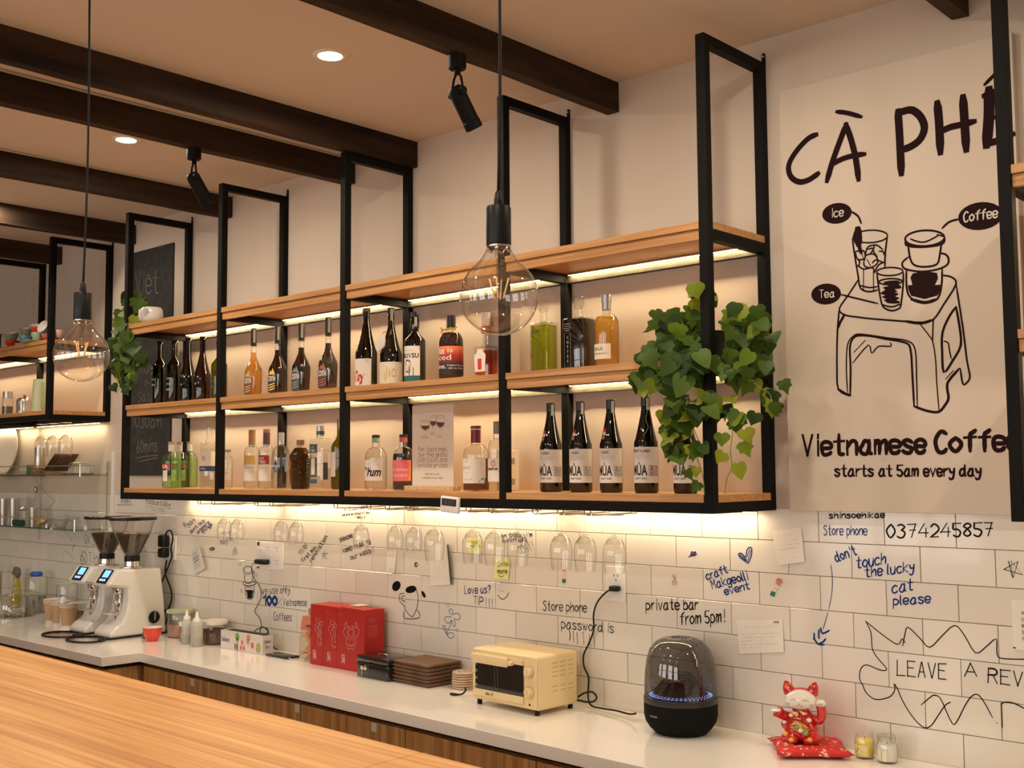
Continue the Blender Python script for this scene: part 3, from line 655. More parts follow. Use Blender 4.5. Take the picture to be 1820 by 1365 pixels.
B().add([onY(794, 968, -.005), onY(797, 968, -.02), onY(803, 1039, -.012), onY(802, 1040, -.005), onY(794, 968, -.003), onY(797, 968, -.018), onY(803, 1039, -.010), onY(802, 1040, -.003)], [(0, 1, 2, 3), (4, 5, 6, 7), (0, 1, 5, 4), (1, 2, 6, 5), (2, 3, 7, 6), (3, 0, 4, 7)]).obj('black_backing', blackp, t)
t = quadnote('sticky_note', 'yellow sticky note reading buy milk, seen through a hanging glass', 'note', [(832, 955), (856, 957), (855, 985), (832, 983)], yel, group='yellow sticky notes')
b = B(); hand(b, 'buy', 838, 965, 848, 965, 5, .0018, -.0064); hand(b, 'milk :)', 836, 973, 853, 974, 6, .0018, -.0064); b.obj('handwriting', blk, t)
t = quadnote('sticky_note', 'yellow sticky note reading Smile more with a smiley', 'note', [(880, 992), (907, 994), (904, 1030), (878, 1029)], yel, group='yellow sticky notes')
b = B(); hand(b, 'Smile', 884, 1007, 903, 1006, 8, .0018, -.0064); hand(b, 'more', 884, 1019, 901, 1019, 8, .0026, -.0064); penlines(b, '886,1022 889,1025 893,1025 896,1022', 0, 0, 1, .0018, -.0064); b.obj('handwriting', blk, t)
t = quadnote('paper_label', 'narrow cream label with small print, left of the round dark sticker', 'label', [(688, 978), (705, 979), (702, 1018), (687, 1017)], paper, -.002)
b = B()
for k in range(4): scribble(b, 691, 981+k*3.5, 700, 981+k*3.5, .5, .0012, -.0052)
for k in range(2): scribble(b, 690, 1011+k*3, 699, 1011+k*3, .4, .0010, -.0052)
b.obj('small_print', faint, t)
brn = mat('sticker_brown', (.08, .02, .02), .5)
t = thing('round_sticker', 'small round dark sticker on a tile, below the hanging glasses', 'sticker')
b = B(); blob(b, ell(739.5, 1003.5, 3.2, 4.6), 0, 0, 1, -.0012); b.obj('disc', brn, t); b = B(); blob(b, ell(740, 1003.5, 1.2, 2.0), 0, 0, 1, -.0018); b.obj('light_centre', paper, t)
t = thing('oval_sticker', 'small dark oval sticker left of the hanging glasses', 'sticker')
b = B(); blob(b, ell(377, 975.5, 5, 3, -8), 0, 0, 1, -.0012); b.obj('disc', brn, t); b = B(); scribble(b, 373.5, 976, 380.5, 975, .6, .0016, -.0018); b.obj('lettering', paper, t)
pink = mat('sticker_pink', (.75, .45, .36), .6); grn = mat('sticker_green', (.01, .16, .12), .5); org = mat('sticker_orange', (.65, .22, .12), .6); flesh = mat('sticker_cream', (.78, .62, .50), .6)
t = thing('strip_sticker', 'pink strip sticker with a green end, seen through the hanging glasses', 'sticker')
b = B(); blob(b, pts_of('999,1003 1005,1003 1005,1028 1000,1028'), 0, 0, 1, -.0012); b.obj('strip', flesh, t); b = B(); blob(b, pts_of('999,1029 1005.5,1029 1005.5,1036 999,1036'), 0, 0, 1, -.0012); b.obj('green_end', grn, t); b = B(); blob(b, pts_of('1000,1012 1005,1012 1005,1015 1000,1015'), 0, 0, 1, -.0018); b.obj('brown_band', org, t)
t = thing('strip_sticker', 'slanted sticker with orange top and green end, right of the blue event note', 'sticker')
b = B(); blob(b, pts_of('1378,1036 1386,1039 1379,1056 1371,1053'), 0, 0, 1, -.0012); b.obj('strip', flesh, t); b = B(); blob(b, ell(1385, 1032.5, 6, 5, 25), 0, 0, 1, -.0014); b.obj('bun_top', org, t); b = B(); blob(b, pts_of('1371,1050 1379,1053 1376,1061 1368,1058'), 0, 0, 1, -.0016); b.obj('green_end', grn, t)
b = B(); penlines(b, '1379,1037 1388,1041', 0, 0, 1, .003, -.002); penlines(b, '1377,1044 1378,1045|1382,1046 1381,1050', 0, 0, 1, .0016, -.002); b.obj('dark_marks', brn, t)
t = thing('small_sticker', 'small cream and brown figure sticker right of the right socket', 'sticker')
b = B(); blob(b, pts_of('1193,1025 1198,1020 1201,1028 1204,1035 1203,1040 1196,1041'), 0, 0, 1, -.0012); b.obj('backing', flesh, t); b = B(); penlines(b, '1195,1022 1199,1030 1195,1034|1194,1036 1203,1034|1195,1039 1203,1037|1199,1022 1201,1030', 0, 0, 1, .0018, -.0018); b.obj('drawing', brn, t)
# acrylic sign left of the sockets
t = thing('small_sign', 'small tilted white notice card left of the wall sockets', 'sign')
A = [onY(337, 981, -.006), onY(353, 971, -.03), onY(363, 1010, -.03), onY(345, 1022, -.006)]
B().add(A+[a+Vector((.001, .0015, 0)) for a in A], [(0, 1, 2, 3), (7, 6, 5, 4), (0, 4, 5, 1), (1, 5, 6, 2), (2, 6, 7, 3), (3, 7, 4, 0)]).obj('card', whitep, t)
b = B()
for k in range(6):
    s0, s1 = .18, .72; v = .18+k*.12
    Lq = A[0].lerp(A[3], v); Rq = A[1].lerp(A[2], v); p = Lq.lerp(Rq, s0)+Vector((-.0006, -.0006, 0)); q = Lq.lerp(Rq, s1)+Vector((-.0006, -.0006, 0)); h = Vector((0, 0, .0022 if k not in (2, 3) else .006))
    b.add([p, q, q+h, p+h], [(0, 1, 2, 3)])
b.obj('lettering', mat('print_grey', (.22, .2, .2), .7), t)
# notice at the right edge
t = thing('paper_note', 'framed cream notice with a blue tab at the right edge of the tiles', 'note')
p0 = onY(1799, 1066, 0); p1 = onY(1800, 1153, 0)
B().rbox(p0.x, p0.x+.10, -.010, -.001, p1.z, p0.z, .001, 1).obj('board', paper, t)
b = B(); b.box(p0.x+.001, p0.x+.008, -.0108, -.010, p1.z+.003, p1.z+.006); b.obj('blue_tab', dbl, t)
b = B()
for k in range(5): printed(b, ['WIFI', 'COFFEE', 'BAR', 'SAKE', 'OPEN'][k], p0.x+.024, p0.z-.035-k*.016, .012, lambda u, v: Vector((u, -.0106, v)), bold=.01)
b.obj('lettering', dbl, t)
# sockets
def socket(x0, x1, z0, z1, label, holes, gang2=False):
    t = thing('wall_socket', label, 'socket', (0, 0, 0), group='white wall sockets')
    B().rbox(x0, x1, -.012, -.0005, z0, z1, .003, 2).obj('plate', whitep, t, 40)
    b = B()
    for cx, cz in holes:
        for dx, dz in ((-.008, .006), (.008, .006), (0, -.008)): b.box(x0+cx+dx-.0016, x0+cx+dx+.0016, -.0124, -.0119, z0+cz+dz-.003, z0+cz+dz+.003)
    b.obj('pin_holes', mat('hole_black', (.01, .01, .01), .8), t)
    return t
pl0 = onY(458, 961, 0); pr0 = onY(505, 1013, 0)
sx0, sx1, sz1, sz0 = onY(457, 960, 0).x, onY(507, 968, 0).x, onY(457, 961, 0).z, onY(457, 1006, 0).z
sx0 = -2.60; sx1 = -2.395; sz0 = 1.250; sz1 = 1.372
t = socket(sx0, sx1, sz0, sz1, 'wide white four gang wall socket with a black adapter plugged in', [(.095, .092), (.165, .092), (.165, .035), (.095, .035)])
for dz in (.10, .028): B().lathe([(0, 0), (.009, 0), (.009, .003), (0, .004)], 16, M=Matrix.Rotation(PI/2, 4, 'X'), c=(sx0+.022, -.012, sz0+dz-.012)).obj('round_button', whitep, t, 40); B().lathe([(0, 0), (.009, 0), (.009, .003), (0, .004)], 16, M=Matrix.Rotation(PI/2, 4, 'X'), c=(sx0+.046, -.012, sz0+dz-.012)).obj('round_button', whitep, t, 40)
B().box(sx0+.014, sx0+.030, -.0135, -.012, sz0+.104, sz0+.120).obj('brown_label', brn, t)
B().box(sx0+.014, sx0+.030, -.0135, -.012, sz0-.002+.002, sz0+.014).obj('brown_label', brn, t)
t = thing('power_adapter', 'black adapter in the wide socket with a thin cord hanging to the counter', 'adapter')
B().rbox(sx0+.035, sx0+.115, -.045, -.0145, sz0+.022, sz0+.044, .006, 2).obj('body', blackp, t, 40)
def cordpx(lst, r, seg=7, k=5):
    P = [onY(a, b, y) for a, b, y in lst]
    pp = smooth_pts([Vector(p) for p in P], k)
    return B().tube(pp, r, seg)
cordpx([(463, 998, -.03), (451, 1001, -.025), (447, 1008, -.02), (450, 1025, -.012), (461, 1042, -.010), (464, 1060, -.010), (458, 1075, -.010), (453, 1087, -.010), (462, 1100, -.012), (465, 1115, -.02)], .0016).obj('cord', rubber, t, 80)
B().tube(smooth_pts([onY(a, b, -.04) for a, b in ((452, 1122), (458, 1118), (466, 1115), (474, 1117), (477, 1124), (470, 1126), (462, 1124), (466, 1114), (475, 1120), (477, 1128))], 4), .0022, 6).obj('coiled_cord', rubber, t, 80)
sr = onY(1077, 1003, 0); sr2 = onY(1117, 1069, 0)
t = socket(sr.x+.005, sr2.x-.008, sr2.z-.003, sr.z-.003, 'white wall socket with the speaker plug, right of the last hanging glass', [(.045, .080), (.045, .045)])
_n0 = set(bpy.data.objects); t = None
q0 = onY(1095, 1046, -.02)
B().rbox(q0.x-.018, q0.x+.016, -.040, -.0135, q0.z-.009, q0.z+.009, .005, 2).obj('cord_plug', blackp, t, 40)
cordpx([(1090, 1047, -.035), (1078, 1052, -.04), (1062, 1070, -.03), (1055, 1092, -.02), (1055, 1120, -.015), (1046, 1145, -.015), (1037, 1165, -.015), (1038, 1185, -.015), (1046, 1205, -.02), (1045, 1235, -.03), (1050, 1253, -.05), (1070, 1259, -.07), (1095, 1263, -.08), (1118, 1269, -.10), (1130, 1268, -.125)], .0030).obj('cord', rubber, t, 80)
CORD_S = [o for o in bpy.data.objects if o not in _n0]; _n0 = set(bpy.data.objects)
B().rbox(-3.345, -3.335, -.03, 0, 1.25, 1.375, .002, 1)
cordpx([(293, 957, -.03), (297, 945, -.035), (304, 944, -.035), (307, 957, -.035), (304, 975, -.03), (305, 990, -.02), (297, 1012, -.02), (285, 1040, -.02), (272, 1062, -.02), (266, 1085, -.03), (270, 1105, -.03), (278, 1118, -.04)], .0042).obj('cord', rubber, t, 80)
cordpx([(296, 996, -.02), (294, 1020, -.02), (303, 1045, -.02), (305, 1065, -.02), (299, 1082, -.02), (290, 1090, -.025), (290, 1110, -.03), (297, 1130, -.06), (300, 1138, -.07)], .0042).obj('cord_loop', rubber, t, 80)
cordpx([(272, 1093, -.05), (285, 1102, -.05), (292, 1112, -.05), (297, 1100, -.04), (298, 1088, -.035), (294, 1084, -.035), (290, 1088, -.035), (290, 1105, -.04), (296, 1125, -.05)], .0042).obj('cord_end', rubber, t, 80)
pz = onY(302, 972, 0)
B().rbox(pz.x-.030, pz.x+.020, -.055, -.012, pz.z-.052, pz.z-.004, .010, 2).rbox(pz.x-.030, pz.x+.020, -.055, -.012, pz.z+.0, pz.z+.062, .010, 2).obj('plug', blackp, t, 40)
CORD_G = [o for o in bpy.data.objects if o not in _n0]
sl = onY(309, 953, 0); sl2 = onY(314, 995, 0)
socket(sl2.x-.075, sl2.x+.005, sl2.z, sl.z, 'white wall socket mostly hidden behind the black grinder plugs', [(.03, .07)])
# ================================================================ BOTTLES
def mpp(x, y, z):
    """metres per photo pixel at a world point"""
    return (Vector((x, y, z))-CAM).dot(_f)/FPX
def spotxy(px, py, y, z):
    p = onY(px, py, y); return Vector((p.x, y, z))
def arcf(r, a0=0, off=.0006):
    """label surface of a round bottle: u metres along the arc from the front (-y), v height"""
    return lambda u, v: Vector(((r+off)*math.sin(a0+u/r), -(r+off)*math.cos(a0+u/r), v))
def flatf(y): return lambda u, v: Vector((u, y, v))
def patch(f, u0, u1, v0, v1, n=14):
    b = B(); vs = []
    for i in range(n+1):
        u = u0+(u1-u0)*i/n; vs += [f(u, v0), f(u, v1)]
    return b.add(vs, [(2*i, 2*i+2, 2*i+3, 2*i+1) for i in range(n)])
def bottle_prof(r, H, sh, nr, slope, foot=.0, lip=.004):
    p = [(0, .002), (r*.80, 0), (r*.95, .002), (r, .010), (r, sh)]
    for k in range(1, 8):
        t = k/7; s = t*t*(3-2*t)
        p.append((r+(nr-r)*(math.sin(t*PI/2) if slope == 'q' else s if slope != 'r' else 1-math.sqrt(max(0, 1-t*t*(1 if t < 1 else 1)))), sh+(FOO['sl'])*t))
    p += [(nr, H-.012), (nr+lip*.5, H-.010), (nr+lip*.5, H-.002), (nr, H), (0, H)]
    return p
FOO = {'sl': .05}
def prof(r, sh, sl, nr, H, shape='s', r0=None):
    """outer profile: body radius, shoulder height, shoulder length, neck radius, total height"""
    r0 = r0 or r
    p = [(0, .003), (r0*.78, 0), (r0*.94, .0015), (r0, .007), (r, sh)]
    for k in range(1, 10):
        t = k/10
        if shape == 's': s = t*t*(3-2*t)
        elif shape == 'round': s = 1-math.sqrt(1-t*t)
        elif shape == 'long': s = t**.85*(1.0+.15*(1-t)) if t < 1 else 1; s = min(1, s)
        else: s = t
        p.append((r+(nr-r)*s, sh+sl*t))
    p += [(nr, sh+sl), (nr, H)]
    return p
def at_r(p, z):
    for a, b in zip(p, p[1:]):
        if a[1] <= z <= b[1] and b[1] > a[1]: return a[0]+(b[0]-a[0])*(z-a[1])/(b[1]-a[1])
    return p[-1][0]
def cut(p, z, shrink=.0016):
    """inside profile up to the level z (the drink)"""
    q = [(max(0, a-shrink), max(b, .004)) for a, b in p if b < z]; q.append((max(.001, at_r(p, z)-shrink), z)); q.append((0, z)); return q
def slice_prof(p, z0, z1, grow=.0004):
    q = [(at_r(p, z0)+grow, z0)]+[(a+grow, b) for a, b in p if z0 < b < z1]+[(at_r(p, z1)+grow, z1)]
    return q
clearg = glass('clear_glass', (.965, .975, .955), (.22, .24, .20), 1.3)
greeng = glass('green_glass', (.80, .93, .68), (.40, .62, .30))
oliveg = glass('olive_glass', (.085, .075, .018), (.3, .3, .3), 1.2)
darkg = glass('dark_olive_glass', (.030, .026, .010), (.3, .3, .3), 1.3)
oldgreen = glass('yellow_green_glass', (.34, .34, .035), (.3, .35, .2))
browng = glass('brown_glass', (.16, .055, .008), (.4, .3, .2), 1.2)
amberl = glass('amber_drink', (.93, .66, .30), (.6, .45, .3), .2)
darkl = glass('dark_coffee_drink', (.16, .045, .012), (.3, .3, .3), .3)
blackl = mat('black_drink', (.006, .003, .002), .15)
paleamb = glass('pale_amber_drink', (.93, .72, .33), (.8, .75, .6), .2)
orangel = glass('orange_drink', (.90, .46, .13), (.7, .5, .3), .2)
greenl = glass('green_drink', (.62, .68, .10), (.6, .7, .3), .2)
waterl = glass('clear_drink', (.985, .985, .97), (.75, .78, .75), .15)
lab_w = mat('label_white', (.74, .70, .65), .7); lab_c = mat('label_cream', (.72, .65, .52), .7); ink_k = mat('ink_black', (.012, .012, .012), .6)
cap_k = mat('cap_black', (.015, .015, .016), .4); cork = mat('cork', (.42, .25, .13), .8); cap_red = mat('cap_dark_red', (.16, .012, .016), .4); cap_s = mat('cap_silver', (.55, .55, .57), .35, .7)
red = mat('label_red', (.55, .035, .03), .6); navy = mat('label_navy', (.02, .05, .14), .6); gold = mat('label_gold', (.62, .38, .08), .5); strip_w = mat('tax_strip', (.55, .58, .54), .7); purp = mat('ink_purple', (.22, .06, .22), .6); grey_i = mat('ink_grey2', (.30, .29, .28), .7)
tealm = mat('label_teal', (.02, .12, .12), .6); ylw = mat('label_yellow', (.80, .55, .08), .6)
def bottle(name, label, px, pyb, pyt, wpx, y, z, shape, gm, group=None, sh=.55, sl=.2, nr=None, seg=28, sq=None, cat='bottle', neckto=1.0, r0k=None, sx=1, sy=1, rz=0):
    p = spotxy(px, pyb, y, z); m_ = mpp(p.x, p.y, p.z); r = wpx*m_/2
    H = onY(px, pyt, y).z-z
    t = thing(name, label, cat, (p.x, p.y, z), rz, group)
    pr = prof(r, H*sh, H*sl, nr or r*.36, H*neckto, shape, r*r0k if r0k else None)
    B().lathe(pr, seg, sq=sq, sx=sx, sy=sy).obj('glass_body', gm, t, 50)
    return t, r, H, pr
def cap(t, r, z0, z1, mt, name='cap', seg=18, parent=None, round_=.001):
    return B().lathe([(0, z0), (r, z0), (r, z1-round_), (r-round_, z1), (0, z1)], seg).obj(name, mt, parent or t, 40)
def AF(t, f):
    """angle round the bottle of the point seen at fraction f of its width in the photograph"""
    va = math.atan2(CAM.x-t.location.x, -(CAM.y-t.location.y)); return va+math.asin(max(-1, min(1, 2*f-1)))
def flabel(t, r, f0, f1, z0, z1, mt, name='label'):
    a0 = AF(t, f0) if f0 > 0 else AF(t, 0)-.35; a1 = AF(t, f1); return rlabel(t, r, (a0+a1)/2, (a1-a0)/2, z0, z1, mt, name)
def ftext(t, par, r, items, mt, name='lettering', off=.0009):
    """items: (text, fraction start, fraction end, z, cap height, bold, hidden letters before the visible left edge)"""
    f = arcf(r, 0, off); b = B()
    for it in items:
        s, f0, f1, z, h, bold = it[:6]; hid = it[6] if len(it) > 6 else 0
        a0, a1 = AF(t, f0), AF(t, f1); n = len(s)
        if hid: a0 = a1-(a1-a0)*n/(n-hid)
        W = font_mesh(s, bold)[2]; printed(b, s, a0*r, z, h/.70, f, (a1-a0)*r, 'l', bold)
    return b.obj(name, mt, par)
def taxstrip(t, r, z0, z1, a=.9, w=.010):
    f = arcf(r, a, .0008); patch(f, -w/2, w/2, z0, z1, 4).obj('tax_strip', strip_w, t)
def rlabel(t, r, a0, half, z0, z1, mt, name='label'):
    f = arcf(r, 0, .0005); return patch(f, r*(a0-half), r*(a0+half), z0, z1, 18).obj(name, mt, t, 60)
def rtext(t, par, r, items, mt, name='lettering', off=.0009):
    """items: (text, angle at start, z baseline, cap height, width or None, bold)"""
    f = arcf(r, 0, off); b = B()
    for s, a, z, h, wd, bold in items: printed(b, s, a*r, z, h/.70, f, wd, 'l', bold)
    if b.v: return b.obj(name, mt, par)
# ---- five sake bottles, bottom shelf right
sake = []
for i, (px, pyt, lab) in enumerate(((980, 717, 'leftmost of the five, CLASSIC label'), (1033, 714, 'second from the left of the five, CLASSIC label'), (1087, 711, 'third of the five, CLASSIC label, beside the unobscured gap'),
        (1149.5, 705, 'fourth of the five, CUBED label, just left of the ivy'), (1219, 703, 'rightmost of the five, label partly behind ivy leaves'))):
    t, r, H, pr = bottle('sake_bottle', 'dark green sake bottle, '+lab, px, 878, pyt, 40.5 if i < 3 else 43, -.19, ZB, 'long', darkg, 'dark green sake bottles on the bottom shelf', .52, .36, .0135)
    cap(t, .0145, H*.90, H+.001, cap_k, 'cap'); taxstrip(t, .0147, H*.86, H*.985, 1.1, .009)
    l = flabel(t, r, 0, .975, H*.105, H*.475, lab_w)
    ftext(t, l, r, [('MÙA', .01, .54, H*.185, H*.105, .03), ('CRAFT SAKE', .05, .51, H*.142, H*.020, .01), ('CLASSIC', .09, .42, H*.420, H*.028, .02) if i < 3 else ('PASSIONFRUIT CUBED', 0, .67, H*.420, H*.028, .02, 5)], ink_k)
    ftext(t, l, r, [('酒造', .58, .95, H*.185, H*.085, .005)], grey_i if i < 3 else purp, 'characters')
    b = B(); f = arcf(r, 0, .0009)
    for k in range(3): ribbon(b, [Vector((r*(-.45+j*.11), H*(.395-.016*k)+random.uniform(-.0005, .0005))) for j in range(14)], .0007, f)
    ribbon(b, [Vector((r*.05+.003*math.cos(a), H*.345+.0035*math.sin(a))) for a in [q*PI/5 for q in range(11)]], .0008, f)
    for k in range(2): ribbon(b, [Vector((r*(1.75+k*.1), H*.13)), Vector((r*(1.75+k*.1), H*.33))], .0006, f)
    b.obj('small_print', grey_i, l)
    if i < 3:
        zz = H*.60; rr = at_r(pr, zz); f2 = lambda u, v, rr=rr, H=H, pr=pr: Vector(((at_r(pr, v)+.0008)*math.sin(-.2+u/.03), -(at_r(pr, v)+.0008)*math.cos(-.2+u/.03), v))
        patch(f2, -.007, .006, H*.655, H*.69, 4).obj('red_sticker', red, t); patch(f2, -.007, .006, H*.62, H*.654, 4).obj('paper_sticker', lab_w, t); patch(f2, -.0065, .004, H*.575, H*.612, 4).obj('gold_sticker', cork, t)
# ---- four faceted liqueur bottles, middle shelf
for i, (px, pyb, pyt, lc, im, lab) in enumerate(((450, 699, 585, amberl, 'gold', 'pale amber drink, leftmost of the four'), (493, 697, 580, darkl, 'yellow', 'dark drink and yellow mountain label'), (535, 694, 575, darkl, 'teal', 'dark drink and grey green label'), (583, 690, 565, browng, 'copper', 'dark red drink and copper label, rightmost of the four'))):
    t, r, H, pr = bottle('liqueur_bottle', 'slim faceted liqueur bottle, '+lab, px, pyb, pyt, 28+i*1.0, -.19, ZM, 's', clearg, 'faceted liqueur bottles on the middle shelf', .36, .26, .0115, 10, 3.2, r0k=.88, rz=.2)
    B().lathe(cut(pr, H*.66), 10, sq=3.2).obj('drink', lc if i else amberl, t, 40)
    cap(t, .0128, H*.755, H+.001, cap_k); taxstrip(t, .013, H*.80, H*.99, .9, .009)
    z = lambda k: H*k
    fl_ = lambda u, v, r=r, H=H: Vector((u, -(r*.955+.0012), v))
    l = patch(fl_, -r*.66, r*.62, H*.06, H*.30, 2).obj('label', {'gold': noisy(mat('label_dark_amber', (.16, .07, .03), .6)), 'yellow': mat('label_black', (.02, .02, .022), .6), 'teal': mat('label_slate', (.05, .07, .065), .6), 'copper': mat('label_dark_copper', (.06, .03, .022), .6)}[im], t)
    b = B(); printed(b, 'CONTINH', 0, H*.215, H*.075/.7, lambda u, v: fl_(u, v)+Vector((0, -.0004, 0)), r*1.15, 'c', .02); b.obj('lettering', lab_w, l)
    b = B(); am = {'gold': mat('print_gold', (.55, .40, .2), .6), 'yellow': ylw, 'teal': mat('print_sage', (.18, .26, .24), .6), 'copper': mat('print_copper', (.32, .12, .06), .6)}[im]
    g_ = lambda u, v: fl_(u, v)+Vector((0, -.0004, 0))
    for k in range(3): ribbon(b, [Vector((-r*.5, H*(.09+.035*k))), Vector((0, H*(.10+.035*k))), Vector((r*.45, H*(.115+.035*k)))], H*.018, g_)
    fill(b, [(-r*.5, H*.31), (-r*.2, H*.37), (-r*.05, H*.345), (r*.1, H*.40), (r*.5, H*.31)], g_)
    b.obj('mountain_print', am, l)
# ---- five old wine bottles with chalk writing
txts = [('may', 'deal'), ('we love', 'make', 'yourself'), ('~', '*'), ('A', '*', '*'), ('X', 'A', 'o')]
for i, (px, pyb, pyt, w_, gm, lab) in enumerate(((283, 713, 607, 27, darkg, 'blackish glass, leftmost in front of the chalkboard'), (309, 712, 606, 27, oliveg, 'olive glass with four lines of white writing'), (333.5, 711, 601, 28, darkg, 'black glass with sloping shoulders, third from the left'),
        (359, 709, 599, 30, browng, 'brown glass with white stars, right of the black one'), (389, 707, 607, 28, oldgreen, 'yellow green glass, half hidden behind the shelf post'))):
    t, r, H, pr = bottle('wine_bottle', 'wine bottle with white writing, '+lab, px, pyb, pyt, w_, -.18, ZM, 'long' if i in (2, 3) else 's', gm, 'empty written-on wine bottles on the middle shelf', .42 if i in (2, 3) else .60, .34 if i in (2, 3) else .15, .0125)
    B().lathe([(.0125, H-.016), (.0148, H-.015), (.0148, H-.002), (.013, H)], 20).obj('neck_ring', gm, t, 50)
    b = B(); f = arcf(r, 0, .0006)
    for k, s in enumerate(txts[i]):
        if s in '*':
            c0 = Vector((r*(.1+.3*(k-1)), H*(.42-.13*k)))
            for q in range(5):
                a1, a2 = q*2*PI/5+PI/2, (q+2)*2*PI/5+PI/2; ribbon(b, [c0+Vector((math.cos(a1), math.sin(a1)))*.006, c0+Vector((math.cos(a2), math.sin(a2)))*.006], .0012, f)
        elif s == '~': ribbon(b, [Vector((r*(-.2+j*.12), H*(.42+.02*math.sin(j*1.7)))) for j in range(9)], .0012, f)
        else:
            st, W = text_strokes(s); k2 = min(.026/W, .0018) if len(s) > 1 else .0016
            for pts in st: ribbon(b, smooth_pts([Vector((-.008+x*k2, H*(.40-.085*k)+yy*.0011)) for x, yy in pts], 3), .0011, f)
    b.obj('white_writing', mat('white_pen', (.62, .61, .58), .8), t)
# ---- sparkling red bottle
t, r, H, pr = bottle('wine_bottle', 'dark sparkling wine bottle with white label and red Vietnamese lettering', 651, 685, 548, 39, -.19, ZM, 'long', oliveg, None, .45, .37, .013)
B().lathe(cut(pr, H*.56), 24).obj('drink', glass('dark_red_drink', (.10, .012, .008), (.5, .3, .3), .2), t, 50)
cap(t, .0155, H*.955, H, cork, 'stopper'); cap(t, .0148, H*.90, H*.955, cap_k)
l = flabel(t, r, 0, .72, H*.045, H*.37, lab_w); ftext(t, l, r, [('Nảy', 0, .52, H*.10, H*.11, .05, 1)], red); ftext(t, l, r, [('NOTES', .42, .64, H*.345, H*.012, 0), ('ROSE', .46, .60, H*.32, H*.012, 0)], ink_k, 'small_print')
b = B(); f = arcf(r, 0, .001)
for k in range(9): ribbon(b, [Vector((-r*.78, H*.30)), Vector((-r*.78+.012*math.cos(-.9+k*.25), H*.30+.012*math.sin(-.9+k*.25)))], .0012, f)
b.obj('spiky_print', ink_k, l)
# ---- yellow citrus label bottle with tag
t, r, H, pr = bottle('wine_bottle', 'dark bottle with a citrus label and a folded paper tag tied round its neck', 695, 681, 548, 39.5, -.20, ZM, 'long', oliveg, None, .42, .36, .0125)
cap(t, .0145, H*.93, H, cap_k); taxstrip(t, .0148, H*.84, H*.985, 1.0, .010)
l = flabel(t, r, 0, .97, H*.03, H*.31, lab_c)
b = B(); f = arcf(r, AF(t, .38), .001)
fill(b, [(.020+.009*math.cos(a), H*.17+.017*math.sin(a)) for a in [q*PI/9 for q in range(18)]], f); fill(b, [(.004+.0025*math.cos(a), H*.17+.018*math.sin(a)) for a in [q*PI/9 for q in range(18)]], f)
for k in range(6): ribbon(b, [Vector((-.030, H*(.06+.038*k))), Vector((-.012-.004*math.sin(k), H*(.07+.036*k))), Vector((-.004, H*(.12+.018*k)))], .0042, f)
b.obj('fruit_print', gold, l)
tg = B(); tg.prism([(-.030, H*.56), (-.008, H*.66), (.010, H*.665), (.016, H*.58), (.012, H*.50), (-.018, H*.44), (-.034, H*.47)], -.048, -.040, 'y', .003, 2); tg.obj('paper_tag', mat('crumpled_paper', (.72, .68, .62), .8), t, 30)
B().tube(smooth_pts([(-.020, -.040, H*.60), (-.014, -.022, H*.70), (.0, -.0165, H*.665), (.014, -.01, H*.66), (.022, -.02, H*.68), (.038, -.028, H*.72)], 4), .0016, 6).tube([(.012, -.018, H*.655), (.030, -.03, H*.68), (.040, -.034, H*.665)], .0016, 6).tube([(.014, -.016, H*.66), (.034, -.03, H*.70), (.044, -.03, H*.70)], .0014, 6).obj('straw_string', cork, t, 60)
# ---- black animal label bottle
t, r, H, pr = bottle('beer_bottle', 'blackish bottle with bulging neck and a white label with a black creature', 737.5, 677, 555, 38, -.18, ZM, 's', darkg, None, .60, .14, .0125, neckto=.98)
B().lathe([(.0125, H*.74), (.0165, H*.80), (.0172, H*.86), (.014, H*.93), (.0145, H*.95)], 20).obj('neck_bulge', darkg, t, 60)
cap(t, .0152, H*.955, H, cap_k); taxstrip(t, .0175, H*.80, H*.93, 1.0, .010)
l = flabel(t, r, 0, .73, H*.13, H*.53, lab_w); ftext(t, l, r, [('KIBUTSU', .0, .67, H*.37, H*.06, .03, 1)], ink_k); ftext(t, l, r, [('PHANTOM', .05, .40, H*.46, H*.016, 0)], grey_i, 'small_print')
b = B(); fa_ = AF(t, .27); f = arcf(r, fa_, .001)
cx, cz = -.010, H*.26; fill(b, [(cx+(.013+.004*(k % 2))*math.cos(k*PI/11), cz+(.022+.006*(k % 2))*math.sin(k*PI/11)) for k in range(22)], f)
fill(b, [(cx+.006, H*.13), (cx+.024, H*.13), (cx+.024, H*.24), (cx+.006, H*.26)], f); b.obj('creature_print', ink_k, l)
b = B(); f = arcf(r, fa_, .0014)
for dx in (-.006, .006): fill(b, [(cx+dx+.0036*math.cos(k*PI/7), cz+.004+.005*math.sin(k*PI/7)) for k in range(14)], f)
fill(b, [(cx-.005, cz-.012), (cx+.005, cz-.012), (cx, cz-.003)], f); b.obj('eyes_print', ylw, l)
flabel(t, r, 0, .73, H*.015, H*.125, tealm, 'lower_label')
